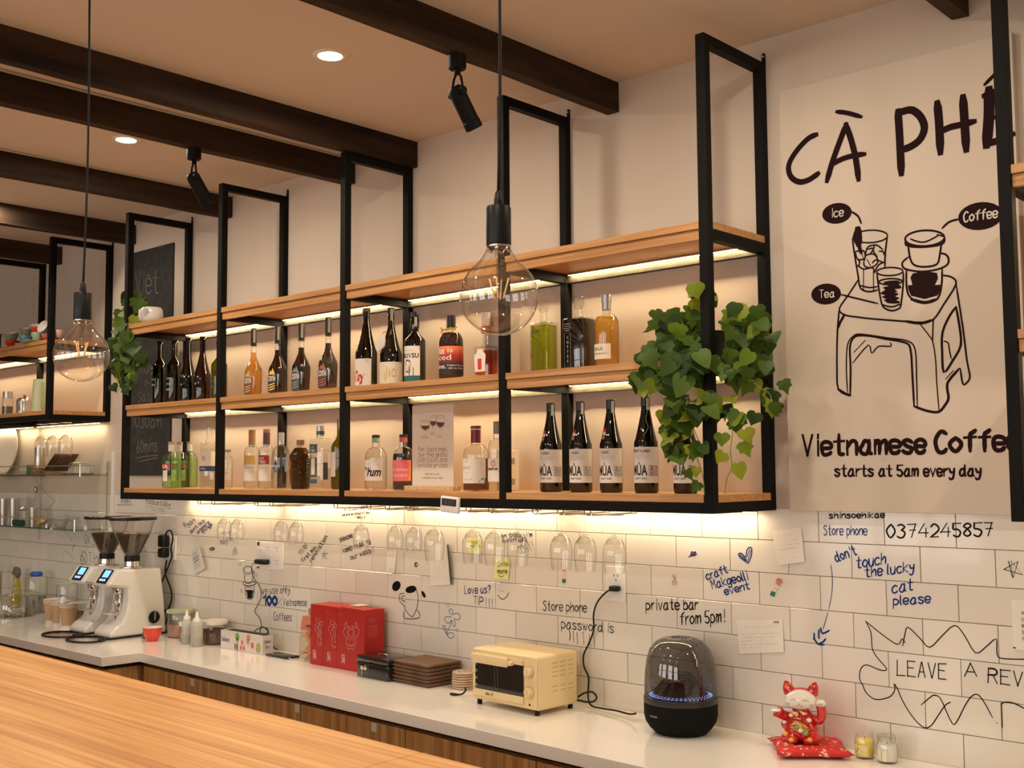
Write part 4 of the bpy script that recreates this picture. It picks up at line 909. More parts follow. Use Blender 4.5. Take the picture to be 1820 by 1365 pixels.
# ---- spiced wine
t, r, H, pr = bottle('spirit_bottle', 'round shouldered bottle with a red to black label and a ribbon on its neck', 802, 672, 561, 43.5, -.19, ZM, 'round', clearg, None, .58, .18, .0165)
B().lathe(cut(pr, H*.74), 26).obj('drink', glass('deep_red_drink', (.20, .03, .008), (.5, .4, .3), .2), t, 50)
cap(t, .0165, H*.82, H, cap_k); taxstrip(t, .0168, H*.83, H*.99, -.5, .012)
gm_ = mat('label_gradient', (.4, .05, .03), .6); N, L = nodes(gm_); tc = N.new('ShaderNodeTexCoord'); sp = N.new('ShaderNodeSeparateXYZ'); rp = N.new('ShaderNodeValToRGB')
rp.color_ramp.elements[0].color = (.02, .012, .014, 1); rp.color_ramp.elements[0].position = .35; rp.color_ramp.elements[1].color = (.80, .22, .10, 1); rp.color_ramp.elements[1].position = .95
e = rp.color_ramp.elements.new(.68); e.color = (.42, .03, .02, 1)
L.new(tc.outputs['Generated'], sp.inputs[0]); L.new(sp.outputs['Z'], rp.inputs[0]); L.new(rp.outputs[0], N['Principled BSDF'].inputs['Base Color'])
l = rlabel(t, r, .6, 1.85, H*.11, H*.53, gm_)
ftext(t, l, r, [('Figg is', 0, .57, H*.435, H*.07, .01, 1), ('spiced', 0, .50, H*.325, H*.08, .01, 2), ('wine.', 0, .30, H*.20, H*.07, .01, 1), ('Original flavour', .32, .97, H*.235, H*.024, .01), ('18% Vol. 700ml', .37, .95, H*.190, H*.024, .01)], lab_w)
B().tube(smooth_pts([(-.040, -.012, H*.83), (-.030, -.016, H*.79), (-.016, -.018, H*.80), (0, -.019, H*.785), (.016, -.018, H*.80), (.030, -.014, H*.79), (.040, -.01, H*.82)], 4), .0038, 6).tube(smooth_pts([(-.02, -.018, H*.80), (-.030, -.022, H*.75), (-.02, -.024, H*.735)], 3), .003, 6).tube(smooth_pts([(.02, -.018, H*.80), (.026, -.02, H*.75)], 3), .003, 6).obj('ribbon', ylw, t, 60)
# ---- square orange bottle and pale carton behind
def box_bottle(label, px, pyb, pyt, wfx, wsx, y, z, gm, capm, bodyk, nr=.011, group=None, rz=0, capz=.9, name='spirit_bottle'):
    p = spotxy(px, pyb, y, z); H = onY(px, pyt, y).z-z
    t = thing(name, label, 'bottle', (p.x, p.y, z), rz, group)
    hx, hy = wfx/2, wsx/2
    b = B().rbox(-hx, hx, -hy, hy, 0, H*bodyk, .006, 3); b.lathe([(nr+.008, H*bodyk-.002), (nr+.002, H*bodyk+.006), (nr, H*bodyk+.012), (nr, H*capz)], 20)
    b.obj('glass_body', gm, t, 35)
    return t, hx, hy, H
def stopper(t, H, z0, r=.017, mt=None, sq=4):
    B().lathe([(0, z0*H), (r*.7, z0*H), (r*.75, z0*H+.006), (r, z0*H+.010), (r, H-.003), (r-.003, H), (0, H)], 16, sq=sq).obj('glass_stopper', mt or clearg, t, 40)
t, hx, hy, H = box_bottle('square bottle of orange liqueur with an arched white label', 864, 669, 556, .075, .052, -.16, ZM, clearg, None, .50)
B().rbox(-hx+.004, hx-.004, -hy+.004, hy-.004, .022, H*.44, .004, 2).obj('drink', orangel, t, 30)
B().lathe([(0, H*.80), (.014, H*.80), (.016, H*.84), (.016, H), (0, H)], 18).obj('cap', whitep, t, 40); cap(t, .0175, H*.70, H*.80, orangel, 'cap_band')
l = B().prism([(-hx+.008, H*.13), (hx-.018, H*.13), (hx-.014, H*.38), (hx-.022, H*.40), (hx-.030, H*.455), (hx-.036, H*.46), (-hx+.022, H*.455), (-hx+.014, H*.40), (-hx+.004, H*.38)], -hy-.0014, -hy-.0004, 'y').obj('label', lab_w, t)
b = B(); b.box(-.015, .004, -hy-.0018, -hy-.0014, H*.16, H*.32); b.obj('red_seal', red, l)
B().rbox(-.045, .060, -.0, .0, 0, .0)
p = spotxy(893, 668, -.09, ZM); t = thing('carton', 'pale grey gift carton behind the orange bottle and the shelf post', 'box', p)
H = onY(893, 556, -.09).z-ZM
B().rbox(-.045, .045, -.045, .045, 0, H, .001, 1).obj('body', mat('carton_grey', (.42, .37, .34), .7), t); B().box(-.030, .0, -.0462, -.045, H*.80, H*.86).obj('dark_label', mat('carton_dark', (.22, .19, .18), .6), t)
# ---- green, black, amber on the middle shelf
t, hx, hy, H = box_bottle('square clear bottle of green liquid with etched branches', 967, 655, 533, .082, .060, -.19, ZM, clearg, None, .69, .012)
B().rbox(-hx+.004, hx-.004, -hy+.004, hy-.004, .009, H*.66, .004, 2).obj('drink', noisy(greenl, (1, 1, 1)) if False else greenl, t, 30)
stopper(t, H, .84); b = B(); g_ = flatf(-hy-.0006)
random.seed(3)
for k in range(9):
    x0 = random.uniform(-hx*.5, hx*.9); pts = [Vector((x0, .012))]
    for j in range(8): pts.append(pts[-1]+Vector((random.uniform(-.006, .006), H*.072)))
    ribbon(b, smooth_pts(pts, 2), .0007, g_)
b.obj('etched_branches', mat('etch_dark_green', (.05, .10, .02), .6), t)
b = B(); printed(b, 'SAIGON', -hx*.8, H*.55, .012/.7, g_, .040, 'l', .02); ribbon(b, [Vector((-hx*.45, H*.50)), Vector((-hx*.45, H*.66))], .001, g_); printed(b, 'GIN', -hx*.85, H*.24, .010/.7, g_, .014); b.obj('lettering', ink_k, t)
t, hx, hy, H = box_bottle('square bottle of black coffee liqueur with vertical white lettering', 1029, 652, 527, .094, .062, -.19, ZM, clearg, None, .71, .012)
B().rbox(-hx+.002, hx-.002, -hy+.002, hy-.002, .012, H*.695, .004, 2).obj('drink', blackl, t, 30)
stopper(t, H, .84); g_ = flatf(-hy-.0008); b = B()
for k, c in enumerate('COFFEE'): printed(b, c, -hx*.45, H*(.44-.062*k), .009/.7, g_, None, 'c')
ribbon(b, [Vector(q) for q in ((-hx*.72, H*.06), (-hx*.72, H*.52), (-hx*.18, H*.52), (-hx*.18, H*.06), (-hx*.72, H*.06))], .0008, g_)
for k, ww in ((0, .022), (1, .030), (2, .022), (3, .026)): ribbon(b, [Vector((-hx*.45-ww/2, H*(.55+.028*k))), Vector((-hx*.45+ww/2, H*(.55+.028*k)))], .0022, g_)
b.obj('lettering', mat('print_silver', (.42, .40, .37), .5), t)
t, r, H, pr = bottle('spirit_bottle', 'rounded clear bottle of amber spirit with silver cap and small cream label', 1079, 648, 524, 44, -.18, ZM, 'round', clearg, None, .62, .12, .0135)
B().lathe(cut(pr, H*.70), 26).obj('drink', paleamb, t, 50); cap(t, .0150, H*.80, H*.955, cap_s); cap(t, .0172, H*.90, H, cap_s, 'cap_top')
l = flabel(t, r, 0, .65, H*.14, H*.34, lab_c); ftext(t, l, r, [('VÍNÁ', .02, .34, H*.25, H*.045, 0), ('SAKURAYU', .02, .50, H*.20, H*.022, 0)], ink_k)
# ================================================================ bottom shelf bottles
# three green bottles
for i, (px, lab) in enumerate(((303, 'left'), (318.5, 'middle'), (336, 'right'))):
    t, r, H, pr = bottle('spirit_bottle', '%s of the three pale green glass bottles with red TA label' % {'left': 'leftmost', 'middle': 'middle one', 'right': 'rightmost, rear one'}[lab], px, 866, 785.5, 29, (-.280, -.195, -.110)[i], ZB, 'round', greeng, 'pale green bottles on the bottom shelf', .56, .22, .0115)
    B().lathe(cut(pr, H*.62), 26).obj('drink', glass('pale_green_drink', (.90, .97, .82), (.6, .8, .55), .15), t, 50)
    cap(t, .0135, H*.95, H, cork); cap(t, .0122, H*.80, H*.95, strip_w, 'neck_sleeve')
    l = flabel(t, r, 0, .36, H*.42, H*.52, red); ftext(t, l, r, [('TA', .01, .34, H*.435, H*.07, .04)], lab_w)
    l2 = flabel(t, r, .05, .30, H*.15, H*.38, lab_w, 'lower_label'); ftext(t, l2, r, [('GIN', .10, .22, H*.33, H*.02, 0), ('VN', .12, .20, H*.24, H*.02, 0)], grey_i, 'small_print')
# vodka
t, hx, hy, H = box_bottle('tall clear vodka bottle with white label and navy band, left of the second post', 371, 862, 748, .060, .055, -.19, ZB, clearg, None, .68, .013, rz=.35)
B().rbox(-hx+.003, hx-.003, -hy+.003, hy-.003, .012, H*.58, .004, 2).obj('drink', waterl, t, 30)
B().lathe([(0, H*.80), (.010, H*.80), (.009, H*.9), (.013, H*.93), (.015, H), (0, H)], 12).obj('glass_stopper', clearg, t, 40)
l = B().box(-hx-.0006, hx+.0006, -hy-.0006, hy+.0006, H*.25, H*.54).obj('label', lab_w, t); B().box(-hx-.001, hx+.001, -hy-.001, hy+.001, H*.25, H*.325).obj('navy_band', navy, t)
b = B(); g_ = flatf(-hy-.0014); printed(b, 'VODKA', -hx*.85, H*.275, .0075/.7, g_, .028, 'l', .01); b.obj('lettering', lab_w, t)
b = B(); random.seed(4)
for k in range(26): a = random.uniform(0, 6.28); q = random.uniform(.2, 1); ribbon(b, smooth_pts([Vector((-hx*.3+.010*q*math.cos(a+j*.5), H*.44+.014*q*math.sin(a+j*.5))) for j in range(4)], 2), .0008, g_)
b.obj('dragon_like_print', grey_i, l)
# small clear bottle behind post
t, r, H, pr = bottle('spirit_bottle', 'short clear bottle with cork just right of the second post', 404, 868, 799, 18, -.18, ZB, 'round', clearg, None, .70, .12, .014)
cap(t, .0145, H*.93, H, cork); cap(t, .0135, H*.84, H*.93, lab_w, 'neck_sleeve'); l = rlabel(t, r, .9, .6, H*.22, H*.52, lab_c); rtext(t, l, r, [('RUM', .5, H*.36, H*.06, .014, 0)], grey_i)
# rum shoulders
for px, pyt, wd, lm, lt, cm, lab in ((447, 764, 27, mat('label_ochre', (.72, .45, .12), .6), 'SƠN TINH', cork, 'clear round bottle with an ochre and white label and wooden cap'), (473, 763, 27, mat('label_dark_red', (.36, .02, .02), .6), 'LADY TRIEU', mat('cap_brown_purple', (.12, .05, .06), .5), 'clear round bottle with a dark red and white label')):
    t, r, H, pr = bottle('spirit_bottle', lab, px, 868, pyt, wd, -.19, ZB, 'round', clearg, 'two-tone label gin bottles', .60, .12, .0130)
    B().lathe(cut(pr, H*.62), 26).obj('drink', waterl, t, 50); cap(t, .0150, H*.74, H, cm)
    B().lathe([(.0154, H*.94), (.0156, H*.941), (.0156, H)], 16).obj('cap_top', cork, t, 40); cap(t, .0135, H*.70, H*.74, cap_s, 'neck_ring')
    l = flabel(t, r, 0, .79, H*.13, H*.40, lab_w); l2 = flabel(t, r, 0, .66, H*.41, H*.56, lm, 'upper_label')
    ftext(t, l, r, [('SAIGON GIN', .05, .65, H*.345, H*.018, 0), ('40% vol', .42, .68, H*.28, H*.012, 0)], grey_i, 'small_print')
    if 'LADY' in lt: ftext(t, l2, r, [('LADY', .03, .36, H*.49, H*.04, .02), ('TRIEU', .04, .46, H*.425, H*.05, .02)], lab_w)
# oval label bottle
t, r, H, pr = bottle('spirit_bottle', 'clear bottle with a dark blue diamond label beside the textured bottle', 499, 868, 768, 33, -.19, ZB, 'round', clearg, None, .52, .24, .0125)
B().lathe(cut(pr, H*.70), 26).obj('drink', waterl, t, 50); cap(t, .0135, H*.78, H*.985, cap_s); taxstrip(t, .0138, H*.84, H*.97, .7, .01)
b = B(); f = arcf(r, AF(t, .30), .0007); fill(b, [(-.024, H*.38), (-.016, H*.43), (-.008, H*.52), (0, H*.43), (.008, H*.40), (.003, H*.345), (-.008, H*.28), (-.018, H*.34)], f); l = b.obj('label', navy, t)
ftext(t, l, r, [('KING CAT', .04, .42, H*.385, H*.036, .03)], lab_w, off=.0012)
b = B(); f = arcf(r, 0, .0007); fill(b, [(-.019, H*.17), (-.011, H*.17), (-.011, H*.26), (-.016, H*.28), (-.021, H*.25)], f); b.obj('lower_label', purp, t)
# textured decanter bottle
p = spotxy(533.5, 870, -.19, ZB); H = onY(533.5, 782, -.19).z-ZB; m_ = mpp(*p)
t = thing('decanter_bottle', 'dark brown scaly textured bottle with copper cap and orange diamond label', 'bottle', p)
b = B(); n = 30; seg = 26; rp_ = lambda z: (38*m_/2)*(.80+.20*math.sin(min(1, z/(H*.62))*PI*.62)) if z < H*.62 else (38*m_/2)*max(.30, math.cos((z-H*.62)/(H*.24)*1.25)**.7 if (z-H*.62)/(H*.24)*1.25 < 1.5 else .3)
vs = []
for i in range(n+1):
    z = H*.84*i/n
    for k in range(seg):
        a = 2*PI*k/seg; rr = rp_(z)*(1+.055*(1 if (i+k) % 2 else -1)*(1 if z < H*.72 else 0)); vs.append((rr*math.cos(a), rr*math.sin(a), z))
b.add(vs, [(i*seg+k, i*seg+(k+1) % seg, (i+1)*seg+(k+1) % seg, (i+1)*seg+k) for i in range(n) for k in range(seg)]+[tuple(range(seg))[::-1]])
b.obj('glass_body', mat('brown_textured_glass', (.05, .024, .006), .12, coat=.5), t)
cap(t, .0125, H*.83, H*.90, strip_w, 'neck_sleeve'); cap(t, .0165, H*.90, H, mat('copper_cap', (.32, .12, .06), .4, .3))
rr = 38*m_/2+.0012
b = B(); f = arcf(rr, 0, .001); fill(b, [(-.030, H*.52), (-.012, H*.66), (.004, H*.52), (-.012, H*.36)], f); l = b.obj('label', mat('label_burnt_orange', (.42, .10, .04), .5), t)
# square clear with dark label
t, hx, hy, H = box_bottle('square clear gin bottle with slate blue labels and silver cap', 569, 869, 757, .066, .062, -.19, ZB, clearg, None, .80, .014, rz=.15, capz=.86)
B().rbox(-hx+.004, hx-.004, -hy+.004, hy-.004, .014, H*.62, .004, 2).obj('drink', waterl, t, 30)
cap(t, .0165, H*.84, H, cap_s); cap(t, .0168, H*.86, H*.92, mat('band_slate', (.08, .11, .11), .4, .4), 'cap_band')
slate = mat('label_slate_blue', (.05, .09, .10), .5); g_ = flatf(-hy-.0012)
l = B().box(-hx*.9, hx*.35, -hy-.001, -hy, H*.57, H*.71).obj('label', slate, t); b = B(); printed(b, 'LADY', -hx*.6, H*.65, .006/.7, g_, .014); printed(b, 'TRIEU', -hx*.7, H*.59, .010/.7, g_, .024, 'l', .02); b.obj('lettering', lab_w, l)
B().box(-hx*.9, hx*.3, -hy-.0008, -hy, H*.19, H*.50).obj('middle_label', slate, t); B().box(-hx*.6, hx*.0, -hy-.0012, -hy, H*.23, H*.49).obj('inner_panel', lab_c, t); B().box(-hx*.9, hx*.35, -hy-.001, -hy, H*.09, H*.16).obj('lower_label', slate, t)
B().box(hx, hx+.0008, -hy*.6, hy*.3, H*.15, H*.42).obj('side_label', slate, t)
# yellow green wine bottle behind the post
t, r, H, pr = bottle('wine_bottle', 'yellow green wine bottle with a string and white label, half behind the third post', 604, 871, 745, 31, -.17, ZB, 's', oldgreen, None, .60, .18, .0125)
l = rlabel(t, r, -.35, .7, H*.18, H*.53, lab_w); rtext(t, l, r, [('VINH', -.85, H*.44, H*.03, .02, 0), ('COSTA', -.85, H*.38, H*.03, .02, 0)], ink_k)
B().tube(smooth_pts([(-.0135, -.004, H*.80), (-.024, -.012, H*.70), (-.033, -.022, H*.52)], 4), .0005, 5).obj('string', cork, t); B().rbox(-.045, -.029, -.026, -.0245, H*.30, H*.52, .0005, 1).obj('paper_tag', lab_w, t)
# rum
t, r, H, pr = bottle('spirit_bottle', 'clear round bottle of white rum with black cap and white label', 668, 873, 773, 39, -.20, ZB, 'round', clearg, None, .56, .22, .0145)
B().lathe(cut(pr, H*.60), 28).obj('drink', waterl, t, 50); cap(t, .0155, H*.945, H, cap_k); cap(t, .0150, H*.86, H*.945, mat('neck_mint', (.30, .45, .36), .6), 'neck_sleeve')
l = flabel(t, r, 0, .79, H*.17, H*.545, lab_w); ftext(t, l, r, [('light', 0, .28, H*.36, H*.07, .02, 2)], ink_k); b = B(); printed(b, 'rum', AF(t, .10)*r, H*.255, H*.13/.6, arcf(r, 0, .001), (AF(t, .72)-AF(t, .10))*r, 'l', .03, .3); b.obj('bold_lettering', ink_k, l)
b = B(); penl = [Vector((-.006, H*.44)), Vector((-.002, H*.50)), Vector((.002, H*.47)), Vector((.004, H*.51))]; ribbon(b, penl, .0012, arcf(r, AF(t, .22), .001)); b.obj('sprig_print', ink_k, l)
# cacao
t, r, H, pr = bottle('spirit_bottle', 'dark cacao liqueur bottle with a pink and orange label beside the menu card', 717, 873, 772, 38, -.20, ZB, 'round', clearg, None, .56, .22, .0145)
B().lathe(cut(pr, H*.655), 28).obj('drink', blackl, t, 50); cap(t, .0155, H*.945, H, cap_k); cap(t, .0150, H*.86, H*.945, mat('neck_coral', (.60, .12, .08), .6), 'neck_sleeve')
pk = mat('label_pink', (.72, .14, .16), .6); l = flabel(t, r, 0, .84, H*.165, H*.54, pk)
b = B(); f = arcf(r, AF(t, .84)-.058/r, .0009); fill(b, [(.022, H*.53), (.058, H*.53), (.058, H*.17), (.046, H*.17), (.050, H*.36)], f); fill(b, [(-.022, H*.18), (-.010, H*.18), (-.004, H*.50), (-.012, H*.53)], f); b.obj('orange_print', mat('print_orange', (.85, .30, .05), .6), l)
ftext(t, l, r, [('creme', .02, .70, H*.345, H*.065, .01), ('de cacao', 0, .70, H*.245, H*.065, .01, 2)], mat('print_pale_pink', (.80, .52, .45), .6), off=.0014)
# menu card
p = spotxy(770, 872, -.22, ZB); t = thing('menu_card', 'cream menu card with a wine glass drawing on a wooden stand', 'sign', (0, 0, 0))
q0, q1 = onY(733, 865, -.22), onY(805, 717, -.22); cx_ = (q0.x+q1.x)/2
cardm = mat('card_cream', (.70, .62, .53), .75)
B().rbox(q0.x, q1.x+.003, -.2215, -.2195, ZB+.010, q1.z, .0006, 1).obj('card', cardm, t)
s0, s1 = onY(725, 872, -.22).x, onY(812, 872, -.22).x
bw = wood('pale_wood', (.66, .44, .24), (.72, .50, .29), (.55, .34, .17), (60, 20, 60), .5)
B().rbox(s0, s1, -.240, -.224, ZB, ZB+.018, .001, 1).rbox(s0, s1, -.218, -.200, ZB, ZB+.018, .001, 1).box(s0, s1, -.224, -.218, ZB, ZB+.009).obj('wooden_stand', bw, t)
inkm = mat('print_maroon', (.12, .035, .035), .7); g_ = flatf(-.2222); b = B()
W_ = q1.x-q0.x
for k, s in enumerate(('for tastings,', 'by-the-glass', 'cocktails and', 'bottle prices')): hand(b, s, 580+740/4.55+ (2 if k == 1 else 0), 700+(465+43*k)/4.55, 580+978/4.55, 700+(463+43*k)/4.55, 8.2, .0013, -.2222, jit=.12)
b.obj('lettering', inkm, t); b = B()
hand(b, 'feel free to ask', 755, 844, 781, 844, 3.6, .0007, -.2222, jit=.1); hand(b, 'a member of our team', 750, 850.5, 787, 851, 3.6, .0007, -.2222, jit=.1); b.obj('small_lettering', inkm, t)
b = B()
def cpx(s, w=.0009): penlines(b, s, 580, 700, 4.55, w, -.2222)
def glassd(x, y, w, h, a):
    R = math.radians(a); T = lambda u, v: (x+u*math.cos(R)-v*math.sin(R), y+u*math.sin(R)+v*math.cos(R))
    S = lambda l: ' '.join('%.1f,%.1f' % T(*q) for q in l)
    cpx(S([(-w*.8, -h), (-w, -h*.4), (-w*.8, h*.2), (0, h*.55), (w*.8, h*.2), (w, -h*.4), (w*.8, -h)])); cpx(S(ell(0, -h, w*.8, h*.16))); cpx(S([(0, h*.55), (0, h*1.55)])); cpx(S(ell(0, h*1.62, w*.75, h*.14)))
    fill(b, [px2(580+q[0]/4.55, 700+q[1]/4.55, -.2222) for q in [T(*z_) for z_ in [(-w*.93, -h*.25), (w*.93, -h*.25), (w*.75, h*.15), (0, h*.48), (-w*.75, h*.15)]]], g_)
glassd(800, 270, 36, 50, 0); glassd(863, 235, 26, 55, 2); glassd(922, 245, 34, 62, 4)
cpx('760,200 768,215|778,190 782,205|810,168 808,185|900,165 896,178|950,172 944,184|975,265 990,262|765,360 775,352|955,380 966,388|960,325 972,332', .0010)
b.obj('glasses_drawing', inkm, t)
# red topped bottle
t, r, H, pr = bottle('spirit_bottle', 'clear round bottle with a tall dark red cap and cream label', 846, 875, 757, 46, -.20, ZB, 'round', clearg, None, .54, .18, .0155)
B().lathe(cut(pr, H*.50), 28).obj('drink', glass('brown_drink', (.45, .20, .07), (.5, .4, .3), .2), t, 50); cap(t, .0175, H*.74, H*.94, cap_red); cap(t, .0185, H*.955, H, cap_red, 'cap_top'); cap(t, .0180, H*.94, H*.955, lab_w, 'cap_ring')
l = flabel(t, r, 0, .87, H*.12, H*.50, lab_w); b = B(); f = arcf(r, AF(t, .13), .001); ribbon(b, [Vector((0+.0075*math.cos(a), H*.49+.011*math.sin(a))) for a in [q*PI/8 for q in range(17)]], .0018, f); b.obj('gold_crest', gold, l)
ftext(t, l, r, [('BEAMZ', .02, .30, H*.34, H*.035, 0), ('dry', .1, .2, H*.27, H*.02, 0), ('No 04', .06, .35, H*.17, H*.02, 0)], grey_i); b = B(); f = arcf(r, AF(t, .87)-.070/r, .001); fill(b, [(.040, H*.12), (.070, H*.09), (.070, H*.20), (.054, H*.20), (.042, H*.15)], f); b.obj('teal_print', tealm, l)
# campari-like
t, r, H, pr = bottle('spirit_bottle', 'clear bottle with a red topped white label, partly behind the fourth post', 884, 875, 749, 33, -.19, ZB, 'round', clearg, None, .58, .18, .0120)
B().lathe(cut(pr, H*.55), 28).obj('drink', waterl, t, 50); cap(t, .0135, H*.82, H, mat('cap_grey', (.2, .19, .18), .5)); l = flabel(t, r, 0, .9, H*.14, H*.47, lab_w)
b = B(); f = arcf(r, AF(t, .27)+.012/r, .001); fill(b, [(-.018, H*.42), (-.010, H*.44), (-.004, H*.41), (-.006, H*.36), (-.014, H*.35), (-.020, H*.38)], f); b.obj('red_print', red, l); ftext(t, l, r, [('CAMPA', 0, .56, H*.30, H*.035, .03, 1)], ink_k)
p = spotxy(905, 876, -.12, ZB); t = thing('carton', 'slim cream carton just right of the fourth post on the bottom shelf', 'box', p); H = onY(905, 800, -.12).z-ZB
B().rbox(-.030, .020, -.03, .03, 0, H, .001, 1).obj('body', lab_c, t); b = B(); 
for k in range(2): b.box(.0205, .0209, -.012, .008, H*(.15+.5*k), H*(.30+.5*k))
b.obj('small_print', grey_i, t)
# ================================================================ timer on the front bar
q0, q1 = onY(785, 882, -.355), onY(818, 912, -.355)
t = thing('kitchen_timer', 'small white digital timer clipped on the black front bar of the shelf', 'timer', ((q0.x+q1.x)/2, -.3505, (q0.z+q1.z)/2)); t.rotation_euler = (0, math.radians(4), 0)
w2, h2 = (q1.x-q0.x)/2*.98, (q0.z-q1.z)/2*1.0
B().rbox(-w2, w2, -.014, 0, -h2, h2, .005, 3).obj('body', whitep, t, 40); B().rbox(-w2*.80, w2*.80, -.0148, -.014, -h2*.15, h2*.72, .0006, 1).obj('display', mat('lcd_dark', (.035, .03, .035), .25), t)
b = B(); printed(b, '8:89', 0, h2*.05, h2*.55/.7, flatf(-.0153), w2*1.0, 'c'); b.obj('digits', mat('lcd_digit', (.09, .08, .085), .5), t)
for k in (-1, 0, 1): B().lathe([(0, 0), (.0022, 0), (.0018, .001), (0, .001)], 10, M=Matrix.Rotation(PI/2, 4, 'X'), c=(k*w2*.42, -.014, -h2*.62)).obj('button', mat('button_grey', (.5, .49, .48), .5), t)
# ================================================================ hanging wine glasses
wg = glass('wine_glass', (.975, .975, .96), (.30, .30, .26), 1.7)
for i, gx in enumerate(GLX):
    lab = ['leftmost hanging wine glass, first of the left pair', 'second hanging wine glass, right one of the left pair', 'hanging wine glass, left one of the pair by the wide socket', 'hanging wine glass, right one of the pair by the wide socket', 'single hanging wine glass in front of the keep reading note',
           'hanging wine glass above the small print label', 'hanging wine glass above the round dark sticker', 'hanging wine glass in front of the paper letter', 'hanging wine glass in front of the buy milk note', 'hanging wine glass right of the buy milk note', 'hanging wine glass in front of the TODAY writing',
           'hanging wine glass in front of the pink strip sticker', 'second hanging wine glass from the right', 'rightmost hanging wine glass, above the right socket'][i]
    big = i >= 7; s = 1.0 if big else .86
    if i == 0 or i == 7:
        t = thing('wine_glass', 'clear upside down '+lab, 'wine glass', (gx, -.17, Z0-.0215), 0, 'wine glasses hanging under the shelf')
        R = (.038 if big else .032); Lb = (.122 if big else .100); z1 = -.062 if big else -.058
        bw_ = B().lathe([(.0045, z1), (R*.34, z1-.005), (R*.62, z1-.013), (R*.84, z1-.026), (R*.96, z1-.042), (R, z1-.058), (R*.97, z1-.078), (R*.84, z1-Lb)], 30)
        bw_.lathe([(.0, z1-.004), (R*.30, z1-.008), (R*.60, z1-.016), (R*.82, z1-.029)], 30)
        bw_.obj('bowl', wg, t, 180); B().lathe([(.0042, -.002), (.0032, -.02), (.0030, z1+.01), (.0045, z1)], 12).obj('stem', wg, t, 180)
        B().lathe([(.0, 0), (.034*s, .0005), (.034*s, .0018), (.006, .005), (.0, .005)], 26, c=(0, 0, 0)).obj('foot', wg, t, 60)
        proto = t
    else: dup(proto, (gx, -.17+random.uniform(-.01, .01), Z0-.0215), 'clear upside down '+lab)
# ================================================================ pendant bulbs
bulbg = glass('bulb_glass', (.975, .97, .955), (.45, .43, .38), 1.9)
fil = mat('filament', (.85, .50, .18), .5, emit=(1, .55, .2), es=.25)
def pendant(c, label, R=.0625):
    t = thing('pendant_bulb', label, 'pendant lamp', (c.x, c.y, c.z), group='round clear pendant bulbs')
    pr = []
    for k in range(17):
        a = PI-k*PI/16*.80; pr.append((R*math.sin(a), -R*math.cos(a)*-1 if False else R*math.cos(a)))
    zt = pr[-1][1]
    pr += [(.030, R*.93), (.0235, R*1.09), (.0195, R*1.22), (.0185, R*1.36)]
    B().lathe(pr, 44).obj('bulb', bulbg, t, 180)
    B().lathe([(.0, R*1.0), (.005, R*.95), (.005, R*.15), (.007, R*.10), (.0, R*.08)], 14).lathe([(.0175, R*1.34), (.009, R*1.25), (.006, R*1.0)], 14).obj('glass_stem', glass('stem_glass', (.85, .85, .83), (.6, .6, .58), 1.3), t, 180)
    for k in range(4):
        a = k*PI/2+.5; B().tube([(.007*math.cos(a), .007*math.sin(a), -R*.05), (.016*math.cos(a), .016*math.sin(a), R*.47)], .0013, 6).obj('filament', fil, t, 180)
    b = B()
    for k in range(6): a = k*1.05; b.ball((.017*math.cos(a), .017*math.sin(a), R*1.20), .0035, seg=8, rings=6)
    b.lathe([(.0185, R*1.25), (.0195, R*1.30), (.0185, R*1.36)], 20); b.obj('screw_thread', mat('thread_metal', (.65, .55, .42), .2, 1), t, 60)
    z0 = R*1.30; sk = B().lathe([(0, z0), (.0195, z0), (.0200, z0+.001), (.0200, z0+.060), (.0185, z0+.0635), (.007, z0+.0645)], 30); sk.lathe([(.0068, z0+.064), (.0075, z0+.072), (.0072, z0+.074), (.0055, z0+.086), (.0030, z0+.090)], 16); sk.obj('socket', blackp, t, 40)
    top = ZC-c.z; n = 16
    B().tube([(.004*math.sin(k/n*5)*(1-k/n), .003*math.sin(k/n*4), z0+.088+(top-z0-.088)*k/n) for k in range(n+1)], .0026, 8).obj('cord', rubber, t, 180)
    B().lathe([(0, top), (.05, top), (.05, top-.02), (.045, top-.025), (0, top-.025)], 24).obj('ceiling_rose', blackp, t, 40)
def atdist(px, py, d): return CAM+ray(px, py)*d
pendant(atdist(887, 527, FPX/1120), 'large clear round filament bulb on a black cord, right of the centre')
pendant(atdist(145, 631, FPX/768), 'clear round filament bulb on a black cord, in front of the cup shelf')
# ================================================================ IVY PLANTS
def leafmat(name, c1, c2, tr=.25):
    m = bpy.data.materials.new(name); m.use_nodes = True; N, L = nodes(m); b = N['Principled BSDF']
    oi = N.new('ShaderNodeObjectInfo'); rp = N.new('ShaderNodeValToRGB'); rp.color_ramp.elements[0].color = (*c1, 1); rp.color_ramp.elements[1].color = (*c2, 1)
    L.new(oi.outputs['Random'], rp.inputs[0])
    tc = N.new('ShaderNodeTexCoord'); nz = N.new('ShaderNodeTexNoise'); nz.inputs['Scale'].default_value = 60; mx = N.new('ShaderNodeMix'); mx.data_type = 'RGBA'; mx.blend_type = 'MULTIPLY'; mx.inputs[0].default_value = .5
    L.new(tc.outputs['Object'], nz.inputs['Vector']); L.new(rp.outputs[0], mx.inputs[6]); L.new(nz.outputs['Fac'], mx.inputs[7]); L.new(mx.outputs[2], b.inputs['Base Color'])
    b.inputs['Roughness'].default_value = .55; b.inputs['Specular IOR Level'].default_value = .3
    t = N.new('ShaderNodeBsdfTranslucent'); L.new(rp.outputs[0], t.inputs[0]); ms = N.new('ShaderNodeMixShader'); ms.inputs[0].default_value = tr
    out = N['Material Output']; L.new(b.outputs[0], ms.inputs[1]); L.new(t.outputs[0], ms.inputs[2]); L.new(ms.outputs[0], out.inputs[0]); return m
